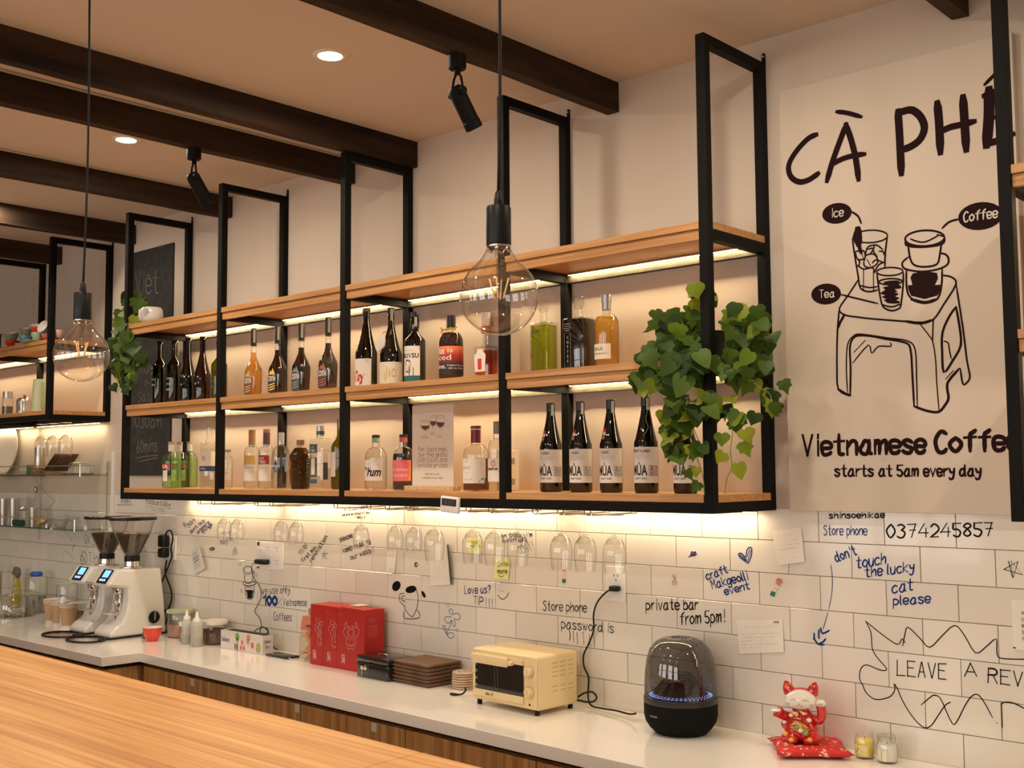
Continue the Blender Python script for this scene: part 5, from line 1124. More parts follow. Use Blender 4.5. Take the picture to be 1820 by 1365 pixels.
leaf_d = leafmat('leaf_dark_green', (.018, .055, .005), (.095, .175, .012)); leaf_l = leafmat('leaf_light_green', (.18, .30, .02), (.40, .44, .03), .4)
def leafmesh(mt, lobes, nm):
    # ivy outline, tip at +y, unit length, folded along the midrib
    half = {0: [(0, 0), (.20, -.10), (.42, .02), (.50, .22), (.46, .42), (.34, .62), (.16, .85), (0, 1.02)],
            1: [(0, 0), (.16, -.08), (.40, -.02), (.56, .12), (.44, .30), (.50, .52), (.26, .60), (.12, .82), (0, 1.05)],
            2: [(0, 0), (.18, -.12), (.44, -.06), (.62, .16), (.55, .40), (.36, .56), (.14, .76), (0, .92)]}[lobes]
    vs = []; fs = []; n = len(half)
    for x, y in half: vs.append((0, max(0, y), -.02*abs(y)))
    for s in (1, -1):
        o = len(vs)
        for x, y in half[1:-1]: vs.append((s*x*.95, y-.0, .16*x+.05*math.sin(y*5)-.10*y*y*.5))
        idx = [0]+[o+i for i in range(n-2)]+[n-1]
        for i in range(n-1):
            q = [i, i+1, idx[i+1], idx[i]]; q = [v for k, v in enumerate(q) if v not in q[:k]]
            if len(q) > 2: fs.append(tuple(q if s > 0 else q[::-1]))
    b = B(); b.add([(x, y-.15, z) for x, y, z in vs], fs)
    return b.mesh(nm, mt, 60)
LM = [leafmesh(leaf_d, k, 'leaf') for k in range(3)]; LL = [leafmesh(leaf_l, k, 'leaf') for k in range(3)]
stemm = mat('stem_green', (.13, .17, .04), .6); potblk = mat('pot_black', (.02, .018, .016), .5)
def leaf(t, p, size, light, face=None):
    me = (LL if light else LM)[random.choice((0, 1, 1, 2))]; o = new('leaf', me, t)
    n = (face or Vector((.55+random.uniform(-.5, .5), -.75+random.uniform(-.35, .35), .25+random.uniform(-.55, .6)))).normalized()
    down = Vector((random.uniform(-.9, .9), random.uniform(-.3, .3), -1)); y = (down-n*down.dot(n)).normalized(); x = y.cross(n)
    M = Matrix((x, y, n)).transposed().to_4x4(); o.matrix_local = Matrix.Translation(p) @ M @ Matrix.Diagonal((size, size, size, 1))
    return o
def ivy(t, base, blobs, vines, singles, ydef):
    st = B(); bp = Vector(base)
    for (cx, cy, rx, ry, n, lf, y0, y1, sz) in blobs:
        for k in range(int(n*1.35)):
            a = random.uniform(0, 2*PI); r = math.sqrt(random.random()); px, py = cx+rx*r*math.cos(a), cy+ry*r*math.sin(a)
            p = onY(px, py, random.uniform(y0, y1))-bp; s = sz*random.uniform(.8, 1.3); leaf(t, p, s, random.random() < lf)
            if k % 2 == 0:
                c = onY(cx, cy, (y0+y1)/2+.04)-bp; st.tube(smooth_pts([c, (c+p)/2+Vector((0, .01, .015)), p], 3), .0011, 5)
    for v in vines:
        pts = [onY(a, b, ydef+random.uniform(-.01, .01))-bp for a, b in v]; st.tube(smooth_pts(pts, 3), .0012, 5)
    for (px, py, sz, lf) in singles: leaf(t, onY(px, py, ydef-.004)-bp, sz, lf, Vector((.62, -.75, random.uniform(-.1, .2))))
    st.obj('stems', stemm, t, 60, kind='stuff')
pb = Vector((.0, -.235, ZM)); t = thing('potted_ivy', 'big trailing ivy in a dark pot at the right post of the shelf', 'plant', pb)
B().lathe([(0, 0), (.040, 0), (.055, .075), (.058, .080), (.053, .082), (.050, .070), (0, .070)], 28).obj('pot', potblk, t, 40)
B().lathe([(0, .068), (.050, .072)], 20).obj('soil', mat('soil', (.03, .02, .012), .9), t)
random.seed(11)
ivy(t, pb, [(1215, 585, 45, 38, 24, .12, -.38, -.22, .052), (1245, 535, 28, 22, 9, .35, -.33, -.22, .046), (1180, 640, 48, 34, 26, .08, -.42, -.24, .052), (1160, 672, 32, 24, 12, .1, -.42, -.34, .048), (1222, 650, 30, 30, 14, .05, -.44, -.34, .054),
    (1310, 575, 26, 34, 14, .15, -.30, -.14, .050), (1345, 600, 28, 38, 16, .12, -.30, -.12, .048), (1330, 655, 34, 28, 12, .15, -.34, -.20, .048), (1300, 640, 14, 26, 6, .05, -.34, -.28, .05),
    (1228, 715, 42, 24, 13, .25, -.42, -.34, .048), (1196, 755, 30, 24, 9, .25, -.41, -.36, .046), (1300, 735, 22, 28, 8, .25, -.36, -.30, .044), (1375, 700, 20, 24, 6, .3, -.30, -.22, .042), (1220, 795, 30, 20, 6, .15, -.41, -.37, .044)],
    [[(1210, 730), (1222, 760), (1232, 790), (1240, 815), (1250, 850), (1252, 880)], [(1300, 740), (1302, 770), (1298, 800), (1301, 830), (1292, 850), (1288, 878)], [(1150, 690), (1152, 720), (1148, 745), (1152, 760), (1143, 775)], [(1340, 680), (1352, 690), (1368, 700), (1372, 715)], [(1225, 700), (1222, 730), (1236, 770), (1250, 800)]],
    [(1325, 768, .044, 1), (1322, 790, .046, 1), (1283, 775, .040, 1), (1312, 828, .046, 1), (1284, 808, .038, 1), (1240, 860, .036, 0), (1222, 838, .034, 0), (1238, 833, .030, 1), (1342, 738, .040, 0), (1392, 680, .040, 0), (1235, 510, .048, 1), (1262, 640, .050, 0), (1255, 700, .052, 0), (1165, 555, .036, 0), (1305, 545, .042, 0), (1345, 548, .040, 0)], -.375)
wp = onY(268, 565, -.30); pb = Vector((wp.x, -.30, ZTP)); t = thing('potted_ivy', 'trailing ivy plant in a white pot on the top shelf at the left end', 'plant', pb)
m_ = mpp(*pb)
B().lathe([(0, 0), (15*m_, 0), (20*m_, .012), (21.5*m_, .035), (20.5*m_, .062), (18*m_, .072), (16.5*m_, .066), (0, .060)], 30).obj('pot', mat('pot_white', (.72, .70, .67), .25), t, 60)
random.seed(5)
ivy(t, pb, [(240, 535, 18, 16, 14, .1, -.33, -.20, .058), (225, 575, 20, 26, 22, .1, -.36, -.25, .060), (222, 615, 24, 26, 22, .12, -.38, -.30, .060), (236, 640, 22, 22, 12, .15, -.38, -.32, .056), (215, 655, 16, 24, 10, .1, -.38, -.32, .052), (228, 672, 12, 18, 6, .1, -.38, -.34, .048)],
    [[(212, 640), (214, 660), (208, 678), (212, 690), (206, 700)], [(210, 640), (206, 655), (214, 672), (216, 690)]], [(201, 686, .046, 0), (256, 537, .046, 0), (222, 693, .040, 0)], -.37)
# ================================================================ ON THE WORKTOP
ZK = .897
def onK(px, py): return onZ(px, py, ZK)
# --- oven
ovc = noisy(mat('oven_cream', (.74, .58, .33), .35), (90, 90, 90), bump=.05, dist=.0005); ovs = mat('oven_screw', (.05, .05, .05), .4)
t = thing('toaster_oven', 'small cream toaster oven with two round knobs, left of the hanging black cord', 'oven', (-.81, -.155, ZK), math.radians(-3))
ox0, ox1, oy0, oy1, oz0, oz1 = -.155, .158, -.105, .085, .016, .190
B().rbox(ox0, ox1, oy0, oy1, oz0, oz1, .010, 3).obj('housing', ovc, t, 40)
B().rbox(ox0+.004, ox1-.004, oy0-.004, oy0, oz0+.004, oz1-.004, .0015, 1).obj('front_frame', ovc, t, 40)
dx0, dx1, dz0, dz1 = ox0+.012, ox1-.062, oz0+.016, oz1-.014
d = B().rbox(dx0, dx1, oy0-.009, oy0-.004, dz0, dz0+.024, .001, 1).rbox(dx0, dx0+.010, oy0-.009, oy0-.004, dz0+.024, dz1, .001, 1).rbox(dx0, dx1, oy0-.009, oy0-.004, dz1-.020, dz1, .001, 1).obj('door_frame', ovc, t, 40)
ovg = mat('oven_window', (.010, .014, .016), .05, coat=.6)
B().box(dx0+.010, dx1, oy0-.0082, oy0-.005, dz0+.024, dz1-.020).obj('door_window', ovg, t)
rk = B()
for k in range(3): rk.tube(smooth_pts([(dx0+.105+k*.014, oy0-.0088, dz1-.022), (dx0+.107+k*.014, oy0-.0088, dz0+.050-k*.006), (dx0+.122+k*.012, oy0-.0088, dz0+.034-k*.003), (dx1-.006, oy0-.0088, dz0+.033-k*.003)], 4), .0005, 5) if k < 2 else None
for k in range(4): rk.ball((dx0+.016, oy0-.0088, dz0+.036+k*.024), .0045, .0008, .0058, 10, 6)
rk.obj('rack_glints', mat('rack_metal', (.30, .30, .29), .3, .8), t, 60)
sb = B()
for x, z in ((dx0+.010, dz1-.006), (dx1-.006, dz1-.010), (dx0+.006, dz0+.028), (dx0+.005, dz0+.075)): sb.lathe([(0, 0), (.0018, 0), (.0014, .001), (0, .001)], 8, M=Matrix.Rotation(PI/2, 4, 'X'), c=(x, oy0-.009, z))
sb.obj('screws', ovs, t)
h = B().rbox(dx0+.014, dx1-.052, oy0-.034, oy0-.022, dz1-.030, dz1+.002, .005, 3); h.rbox(dx1-.056, dx1-.040, oy0-.027, oy0-.008, dz1-.024, dz1-.010, .002, 1).rbox(dx0+.016, dx0+.024, oy0-.027, oy0-.008, dz1-.024, dz1-.010, .002, 1); h.obj('door_handle', ovc, t, 40)
for zc_ in (oz0+.123, oz0+.058):
    kc = (ox1-.034, oy0-.004, zc_); R_ = Matrix.Rotation(PI/2, 4, 'X')
    k = B().lathe([(0, .018), (.012, .018), (.0142, .016), (.0155, .002), (.0155, 0)], 26, M=R_, c=kc).rbox(kc[0]-.0035, kc[0]+.0035, kc[1]-.0215, kc[1]-.017, kc[2]-.015, kc[2]+.015, .001, 1).obj('knob', ovc, t, 40)
    dl = B()
    for j in range(24): a = .4+j*.23; dl.box(-.0003, .0003, -.0004, 0, .0185, .0197, M=Matrix.Translation(kc) @ Matrix.Rotation(a, 4, 'Y'))
    dl.tube([(kc[0]+.0181*math.cos(a), kc[1]-.0003, kc[2]+.0181*math.sin(a)) for a in [q*PI/16-.9 for q in range(24)]], .0003, 4).obj('dial_marks', ovs, t)
B().lathe([(0, 0), (.0042, 0), (.0035, .0015), (0, .0015)], 14, M=Matrix.Rotation(PI/2, 4, 'X'), c=(ox1-.036, oy0-.004, oz0+.018)).obj('indicator', mat('indicator_red', (.10, .01, .01), .3), t)
b = B(); g_ = flatf(oy0-.0096); printed(b, 'Bear', dx0+.062, dz0+.008, .010/.7, g_, .020, 'l', .02); printed(b, '小熊', dx0+.085, dz0+.008, .009/.7, g_, .014); b.ball((dx0+.073, oy0-.0092, dz0+.0185), .0012, .0004, .0012, 8, 4).obj('lettering', ovs, t)
vb = B()
for c_ in range(3):
    for r_ in range(6):
        z = oz0+.145-r_*.0145-(.018 if r_ > 3 else 0); y = oy0+.065+c_*.038; vb.add([Vector((ox1+.0004, y, z)), Vector((ox1+.0004, y+.026, z+.0015)), Vector((ox1+.0004, y+.026, z+.0035)), Vector((ox1+.0004, y, z+.002))], [(0, 1, 2, 3)])
vb.obj('vent_slots', mat('vent_shadow', (.38, .29, .13), .6), t, kind='stuff')
for x in (ox0+.022, ox1-.018):
    for y in (oy0+.012, oy1-.02): B().lathe([(0, 0), (.0075, 0), (.0085, .004), (.0085, .018), (0, .018)], 14, c=(x, y, 0)).obj('foot', rubber, t, 40)
B().tube(smooth_pts([(ox1-.01, oy1-.01, .03), (ox1+.02, oy1+.02, .02), (ox1+.045, oy1+.03, .025), (ox1+.05, oy1+.035, .04), (ox1+.03, oy1+.035, .052), (ox1, oy1+.03, .045), (ox1-.02, oy1+.02, .03)], 4), .0032, 7).obj('cord', rubber, t, 80)
# --- smart speaker
sp_ = onK(1185, 1290); sc_ = Vector((-.197, -.140, ZK)); t = thing('smart_speaker', 'smoky dome speaker with glowing blue ring on a black base', 'speaker', sc_)
R = .111
B().lathe([(0, .006), (R*.74, .006), (R*.84, .016), (R*.96, .036), (R, .055), (R*1.0, .092), (0, .092)], 48).obj('base', noisy(mat('speaker_cloth', (.006, .006, .006), .9, spec=.15), (900, 900, 900), bump=.3, dist=.0008), t, 50)
B().lathe([(R*1.0, .092), (R*1.005, .094), (R*1.0, .108), (R*.90, .108), (R*.88, .100)], 48).obj('rim', mat('speaker_rim', (.02, .02, .02), .35), t, 50)
B().lathe([(0, 0), (R*.70, 0), (R*.74, .006), (0, .006)], 36).obj('foot_ring', rubber, t, 50)
smoke = glass('smoky_dome', (.44, .43, .42), (.55, .55, .55), 1.5)
B().lathe([(R*.985, .108), (R*.98, .145), (R*.96, .185), (R*.91, .220), (R*.82, .250), (R*.66, .270), (R*.48, .280), (R*.32, .282), (R*.20, .276), (R*.0, .272)], 56).obj('dome', smoke, t, 180)
rn = B()
for k in range(12):
    q = k/12; rn.lathe([(R*(.80-.045*k), .112+.0055*k), (R*(.80-.045*k)+.0016, .1135+.0055*k), (R*(.80-.045*k), .115+.0055*k)], 36)
rn.lathe([(R*.84, .109), (R*.62, .125), (R*.42, .150), (R*.16, .166), (0, .168)], 40); rn.obj('inner_cone', mat('cone_blue_black', (.012, .016, .045), .25, coat=.5), t, 60)
gb = B()
for k in range(44):
    a = 2*PI*k/44; c0, s0 = math.cos(a), math.sin(a); c1, s1 = math.cos(a+.22), math.sin(a+.22)
    gb.tube([(R*.86*c0, R*.86*s0, .1115), (R*.74*c1, R*.74*s1, .1155)], .0009, 4)
gb.obj('light_ring', mat('blue_light', (.2, .3, .9), .5, emit=(.30, .42, 1), es=2.2), t, kind='stuff')
b = B(); printed(b, 'harman kardon', 0, .058, .0055/.7, arcf(R, -.35, .0008), .030); b.obj('lettering', mat('print_light', (.5, .5, .5), .5), t)
spk = t
for o in CORD_S: o.parent = spk; o.matrix_parent_inverse = spk.matrix_basis.inverted()
# --- red gift boxes
redb = noisy(mat('box_red', (.42, .012, .010), .42), (40, 40, 40), bump=.03); redt = mat('box_red_top', (.52, .035, .015), .5)
sil = mat('foil_silver', (.62, .52, .48), .4, .3); wht = mat('print_white', (.72, .66, .62), .6)
def art(px0, s, f, b, w=.0011):
    pts = []
    for st in s.split('|'):
        q = []
        for t_ in st.split(): a, c = t_.split(','); q.append(px2(510+(float(a))/5.353, 1050+float(c)/5.353, f))
        ribbon(b, smooth_pts(q, 3), w, wallf(f))
YB = -.1315
for i, (x0, x1, lab) in enumerate(((-2.033, -1.948, 'leftmost of the three, beside the snack bag'), (-1.947, -1.862, 'middle one of the three'), (-1.861, -1.688, 'right double width one, beside the black cash box'))):
    t = thing('gift_box', 'red gift box with dragon print, '+lab, 'box', ((x0+x1)/2, -.0785, ZK), 0, 'red gift boxes on the worktop')
    w_ = (x1-x0)/2; ox = -(x0+x1)/2; oy = .0785
    B().rbox(-w_+.0004, w_-.0004, -.052, .052, 0, .243, .0012, 1).obj('body', redb, t)
    if i == 2:
        B().prism([(-w_+.03, .2432), (w_-.001, .2432), (w_-.001, .2445), (-w_+.03, .249)], -.052, .02, 'y').obj('lid_flap', redt, t); B().box(-w_+.03, -w_+.085, -.01, .05, .2495, .2505).obj('white_label', wht, t)
    else: B().box(-w_+.001, w_-.001, -.051, .051, .2432, .2445).obj('lid_flap', redt, t)
    b = B(); S = [
      '290,255 275,275 285,300 262,340 275,380 290,420 295,460 288,490 300,520 325,515|300,262 312,290 300,330 285,360|318,340 326,380 320,430 310,440 318,400 312,360|330,470 318,460 330,450|302,490 330,505 315,480|290,300 305,310 300,350 312,420|275,330 290,350 298,400 300,450|310,300 335,295 336,325 312,328 310,300',
      '430,275 412,295 420,320 395,360 410,400 425,440 428,480 420,505 440,540 465,535|438,280 450,310 438,350 422,380|452,370 462,410 455,450 448,465|462,495 450,485 466,478|438,515 466,530|428,320 440,335 436,380 450,440|445,320 470,315 471,345 448,348 445,320',
      '572,295 560,315 575,340 535,380 545,420 565,450 560,490 575,520 580,560 605,545 635,560 645,520 655,490 650,450 675,420 685,370 650,340 660,315 645,300|560,300 545,330 550,360|655,300 668,330 665,360|590,360 585,410 600,440 595,480|625,360 630,410 618,440 622,480|580,500 600,520 630,515 640,490|600,345 582,340 600,365 625,365 640,345 610,335|570,380 580,430 575,470|645,380 638,430 643,470|590,530 605,520 625,535'][i]
    for st in S.split('|'):
        q = []
        for t_ in st.split(): a, c = t_.split(','); p_ = px2(510+float(a)/5.353, 1050+float(c)/5.353, YB); q.append(Vector((p_.x+ox, p_.y-ZK)))
        ribbon(b, smooth_pts(q, 3), .0016, flatf(-.0526))
    b.obj('dragon_print', sil, t)
    b = B(); cx = ((262, 398, 535)[i]); lz = []
    for k, s in enumerate('CORE'):
        st, W = text_strokes(s); c0 = px2(510+cx/5.353, 1050+((568, 588, 610)[i]+22*k)/5.353, YB)
        for pts in st: ribbon(b, [Vector((c0.x+ox-.012+yy*.0022+.002, c0.y-ZK-x*.0017)) for x, yy in pts], .0022, flatf(-.0527))
    b.obj('lettering', wht, t)
    b = B()
    for k in range(3): ribbon(b, [Vector((-w_+.008, .222-.006*k)), Vector((-w_+.008+(.036, .030, .018)[k], .222-.006*k))], .0010, flatf(-.0526))
    if i == 2:
        for k in range(8): b.add([(w_-.0002, -.030, .205-.008*k-(.01 if k > 1 else 0)), (w_-.0002, -.030+(.045 if k != 1 else .03), .205-.008*k-(.01 if k > 1 else 0)), (w_-.0002, -.030+(.045 if k != 1 else .03), .2065-.008*k-(.01 if k > 1 else 0)), (w_-.0002, -.030, .2065-.008*k-(.01 if k > 1 else 0))], [(0, 1, 2, 3)])
    b.obj('small_print', mat('print_salmon', (.60, .16, .12), .6), t)
# --- snack bag
t = thing('snack_bag', 'clear bag of orange fried snacks beside the red gift boxes', 'bag', (-2.10, -.055, ZK))
bagm = glass('bag_film', (.97, .93, .88), (.8, .75, .7), 1.6, .12, .10, (.8, .5, .35)); snack = noisy(mat('fried_snack', (.75, .30, .06), .55, coat=.3), (60, 60, 60), (.50, .14, .02), (.90, .48, .14), bump=.4, dist=.002)
B().prism([(-.072, .002), (.060, .002), (.066, .08), (.052, .150), (.040, .185), (-.040, .185), (-.055, .150), (-.074, .08)], -.032, .030, 'y', .014, 3).obj('film', bagm, t, 60)
random.seed(9)
for k in range(34):
    c = Vector((random.uniform(-.052, .045), random.uniform(-.022, .018), .016+.100*random.random())); R_ = random.uniform(.010, .014); M = Matrix.Rotation(random.uniform(0, 3), 3, 'X') @ Matrix.Rotation(random.uniform(0, 3), 3, 'Z')
    pts = [c+M @ Vector((R_*math.cos(a), R_*math.sin(a), 0)) for a in [q*PI/5 for q in range(9)]]
    B().tube(pts, [.006+random.uniform(-.0012, .0012) for _ in pts], 7).obj('snack', snack, t, 180)
pk2 = mat('bag_header', (.62, .20, .13), .5); B().prism([(-.040, .185), (.040, .185), (.040, .212), (-.040, .212)], -.004, .004, 'y').obj('header', pk2, t); B().prism([(-.058, .125), (.050, .125), (.040, .183), (-.042, .183)], -.0335, -.0325, 'y').obj('front_label', pk2, t)
b = B(); printed(b, '一级蛋酥', 0, .138, .013, flatf(-.0342), .062, 'c', .02); ribbon(b, [Vector((-.05, .132)), Vector((.045, .132))], .0016, flatf(-.0342)); b.obj('lettering', mat('ink_brown', (.08, .03, .02), .6), t)
# --- cling film box with phone behind
A = onK(392, 1151.5); C_ = onK(466, 1164.5); ang = math.atan2(C_.y-A.y, C_.x-A.x); Lx = (C_-A).length
t = thing('wrap_box', 'long food wrap carton printed with vegetables and the word Select', 'box', (A.x, A.y, ZK), ang)
hb = onY(392, 1119, A.y).z-ZK; D = .105
cm = mat('carton_white', (.66, .62, .62), .6); B().rbox(0, Lx, 0, D*.55, 0, hb, .0012, 1).obj('body', cm, t)
B().add([(0.02, .012, hb+.0006), (Lx-.004, .012, hb+.0006), (Lx-.004, D*.5, hb+.0006), (.02, D*.5, hb+.0006)], [(0, 1, 2, 3)]).obj('dark_opening', mat('hole_black', (.01, .01, .01), .8), t)
g_ = flatf(-.0006); b = B(); printed(b, 'Select', .006, hb*.40, hb*.26/.7, g_, Lx*.20, 'l', .015); b.add([Vector((Lx+.0006, .010+x*.034, hb*.60+y*hb*.24)) for x, y in [(v[0]/font_mesh('Select', .015)[2], v[1]) for v in font_mesh('Select', .015)[0]]], font_mesh('Select', .015)[1])
b.add([Vector((Lx+.0006, .014+x*.022, hb*.32+y*hb*.20)) for x, y in [(v[0]/font_mesh('150 m', .01)[2], v[1]) for v in font_mesh('150 m', .01)[0]]], font_mesh('150 m', .01)[1]); b.obj('lettering', mat('print_slate', (.04, .05, .10), .6), t)
def dots(name, mt, L_):
    b = B()
    for (u, v, a, c) in L_: fill(b, [(Lx*u+a*math.cos(q), hb*v+c*math.sin(q)) for q in [k*PI/7 for k in range(14)]], g_)
    b.obj(name, mt, t)
dots('lettuce_print', noisy(mat('print_green', (.18, .38, .05), .6), (300, 300, 300), (.08, .22, .03), (.36, .52, .12)), [(.41, .76, .016, .018), (.41, .60, .010, .012)])
dots('tomato_print', mat('print_tomato', (.70, .12, .07), .6), [(.53, .48, .008, .011), (.50, .20, .008, .010), (.57, .20, .008, .011), (.77, .42, .011, .014)])
dots('meat_print', noisy(mat('print_meat', (.55, .22, .12), .6), (200, 200, 200), (.35, .08, .04), (.80, .50, .32)), [(.68, .80, .015, .014), (.67, .58, .012, .014)])
dots('bean_print', mat('print_bean', (.22, .04, .05), .6), [(.36, .22, .005, .014), (.41, .22, .006, .018)])
dots('salad_print', noisy(mat('print_salad', (.35, .32, .08), .6), (260, 260, 260), (.12, .14, .03), (.70, .60, .30)), [(.91, .34, .019, .022)])
ph = onK(502, 1167); t = thing('mobile_phone', 'dark phone lying flat in front of the snack bag with a white cable', 'phone', (ph.x, ph.y, ZK), ang)
B().rbox(-.075, .075, -.035, .035, 0, .009, .003, 2).obj('body', mat('phone_dark', (.03, .032, .035), .15), t, 40)
B().tube(smooth_pts([(.07, -.02, .006), (.10, -.03, .004), (.13, -.02, .004), (.16, -.01, .004)], 4), .0015, 6).obj('cable', whitep, t, 80)
pn = onK(530, 1151); t = thing('pen', 'thin black pen on the worktop behind the phone', 'pen', (pn.x-.03, -.02, ZK)); B().cyl((-.04, .006, .02), (.03, .0, .006), .003, 8).obj('barrel', blackp, t, 50)
# --- cash box
t = thing('cash_box', 'small black metal cash box with a key in its lock', 'box', (-1.573, -.125, ZK), math.radians(-2))
bx = mat('black_enamel', (.010, .010, .011), .16, coat=.5)
B().rbox(-.096, .096, -.062, .062, 0, .058, .006, 2).obj('body', bx, t, 40); B().rbox(-.097, .097, -.063, .063, .0585, .083, .006, 2).obj('lid', bx, t, 40)
B().tube(smooth_pts([(-.028, -.01, .083), (-.026, -.012, .088), (0, -.014, .089), (.026, -.012, .088), (.028, -.01, .083)], 4), .0022, 6).obj('handle', chrome, t, 60)
B().lathe([(0, 0), (.010, 0), (.010, .003), (.006, .004), (0, .004)], 18, M=Matrix.Rotation(PI/2, 4, 'X'), c=(-.038, -.062, .040)).obj('lock', chrome, t, 40)
B().rbox(-.046, -.030, -.082, -.079, .034, .048, .002, 1).box(-.040, -.036, -.080, -.062, .038, .042).box(-.0395, -.0365, -.081, -.079, .010, .034).obj('key', chrome, t, 40)
# --- wooden boards
for k in range(6):
    t = thing('serving_board', 'square dark walnut serving board, %s of the stack of six' % ['bottom one', 'second from the bottom', 'third from the bottom', 'fourth from the bottom', 'fifth from the bottom', 'top one'][k], 'board', (-1.372+random.uniform(-.003, .003), -.092, ZK+.0137*k), math.radians(-2+random.uniform(-1.5, 1.5)), 'stacked walnut boards')
    if k == 0:
        B().rbox(-.100, .100, -.078, .078, 0, .0065, .004, 2).obj('underside', walnut, t, 30)
        rb = B().rbox(-.104, .104, -.082, .082, .006, .0128, .003, 2); rb.obj('rim', walnut, t, 30); B().rbox(-.094, .094, -.072, .072, .0122, .0134, .0005, 1).obj('inlay', wood('walnut_inlay', (.16, .085, .045), (.21, .12, .065), (.10, .05, .028), (6, 120, 60), .6), t); b0 = t
    else:
        for c in [c for c in bpy.data.objects if c.parent == b0]: o = c.copy(); COL.objects.link(o); o.parent = t
# --- round coasters
cs = noisy(mat('coaster_wood', (.62, .47, .33), .7), (30, 30, 30), (.50, .36, .24), (.70, .56, .42)); bark = mat('bark_brown', (.14, .08, .05), .9)
for k in range(7):
    t = thing('coaster', 'pale wood slice coaster, %s of the stack by the oven' % ['bottom one', 'second from the bottom', 'third from the bottom', 'fourth from the bottom', 'fifth from the bottom', 'sixth from the bottom', 'top one'][k], 'coaster', (-1.185+random.uniform(-.002, .002), -.085+random.uniform(-.002, .002), ZK+.0088*k), random.uniform(0, 3), 'stacked wood slice coasters')
    B().lathe([(0, 0), (.039, 0), (.0405, .002), (.0405, .006), (.039, .008), (0, .008)], 24).obj('slice', cs, t, 40)
    b = B()
    for j in range(16 if k == 6 else 3): a = j*.55+k; r_ = .012+.024*((j*7) % 5)/5; b.tube([(r_*math.cos(a), r_*math.sin(a), .0083), (r_*math.cos(a+.5), r_*math.sin(a+.5), .0083)], .0009, 4)
    b.lathe([(.0404, .0002), (.0410, .0012), (.0404, .0022)], 24); b.obj('bark_marks', bark, t)
kp = onK(812, 1236); t = thing('cable_scrap', 'crumpled black strap lying in front of the coasters', 'strap', (kp.x, kp.y, ZK))
B().tube(smooth_pts([(-.03, 0, .003), (-.01, -.006, .006), (.01, .004, .004), (.03, 0, .010), (.038, .006, .022), (.03, .01, .03)], 4), .003, 6).prism([(-.026, -.012), (0, -.018), (.012, -.004), (-.012, .006)], .001, .006, 'z', .001, 1).obj('strap', rubber, t, 60)
# --- lucky cat on its cushion
ct = Vector((.190, -.112, ZK)); t = thing('cushion', 'small red floral cushion under the lucky cat figurine', 'cushion', (ct.x+.022, ct.y+.002, ZK), math.radians(38)); t.scale = (1.18, 1.18, 1.05)
fab = mat('red_floral_cloth', (.55, .02, .02), .7); N, L = nodes(fab); tc = N.new('ShaderNodeTexCoord')
vo = N.new('ShaderNodeTexVoronoi'); vo.inputs['Scale'].default_value = 38; nz = N.new('ShaderNodeTexNoise'); nz.inputs['Scale'].default_value = 75; nz.inputs['Detail'].default_value = 3; rp = N.new('ShaderNodeValToRGB')
e = rp.color_ramp.elements; e[0].color = (.58, .02, .018, 1); e[0].position = .57; e[1].color = (.75, .55, .48, 1); e[1].position = .64; rp.color_ramp.interpolation = 'LINEAR'; k = e.new(.60); k.color = (.62, .18, .10, 1)
L.new(tc.outputs['Object'], nz.inputs['Vector']); L.new(nz.outputs['Fac'], rp.inputs[0]); L.new(rp.outputs[0], N['Principled BSDF'].inputs['Base Color'])
b = B(); n = 18; vs = []; 
for side in (1, -1):
    for i in range(n+1):
        for j in range(n+1):
            u, v = i/n*2-1, j/n*2-1; q = max(0, (1-u*u))*max(0, (1-v*v)); pin = 1-.10*(1-abs(u))*abs(v)**2-0; pu = u*(1-.12*(1-v*v)**.5*0-.10*(1-abs(v))*1); pv = v*(1-.10*(1-abs(u)))
            dent = .55 if abs(u) < .5 and abs(v) < .5 else 1
            vs.append((pu*.088, pv*.082, .0155+side*.0155*(q**.32)*(dent if side > 0 else 1)))
m1 = (n+1)**2; fs = []
for s in (0, 1):
    for i in range(n):
        for j in range(n):
            a = s*m1+i*(n+1)+j; fs.append((a, a+1, a+n+2, a+n+1))
b.add(vs, fs).obj('cushion_cover', fab, t, 180)
cred = mat('ceramic_red', (.55, .015, .015), .08, coat=.8); cwht = mat('ceramic_white', (.76, .72, .66), .1, coat=.8); cgold = mat('ceramic_gold', (.72, .42, .04), .2, coat=.5); cpur = mat('ceramic_purple', (.10, .05, .20), .2); cpnk = mat('ceramic_pink', (.75, .30, .32), .2); ckk = mat('ceramic_black', (.02, .02, .02), .2); cgr = mat('ceramic_green', (.20, .32, .06), .2)
t = thing('lucky_cat', 'red and white ceramic lucky cat figurine with one raised paw on a red cushion', 'figurine', (ct.x, ct.y, ZK+.024), math.radians(22)); t.scale = (1.10, 1.10, 1.06)
def merge(name, balls, mt, vox=.0028):
    b = B()
    for c, r, *rot in balls: b.ball(c, *(r if isinstance(r, tuple) else (r,)), seg=16, rings=10, M=rot[0] if rot else None)
    o = b.obj(name, mt, t, 180); md = o.modifiers.new('r', 'REMESH'); md.mode = 'VOXEL'; md.voxel_size = vox; md.use_smooth_shade = True; s2 = o.modifiers.new('s', 'SMOOTH'); s2.factor = .6; s2.iterations = 5; return o
RZ = lambda a, ax: Matrix.Rotation(math.radians(a), 4, ax)
merge('body', [((0, .004, .034), (.043, .036, .034)), ((0, .004, .062), (.035, .030, .030)), ((-.030, -.014, .016), (.020, .022, .017)), ((.030, -.014, .016), (.020, .022, .017)), ((0, .002, .085), (.022, .02, .014)), ((-.040, .0, .045), (.012, .014, .014)), ((-.018, -.030, .014), (.013, .012, .013)), ((.018, -.030, .014), (.013, .012, .013))], cred)
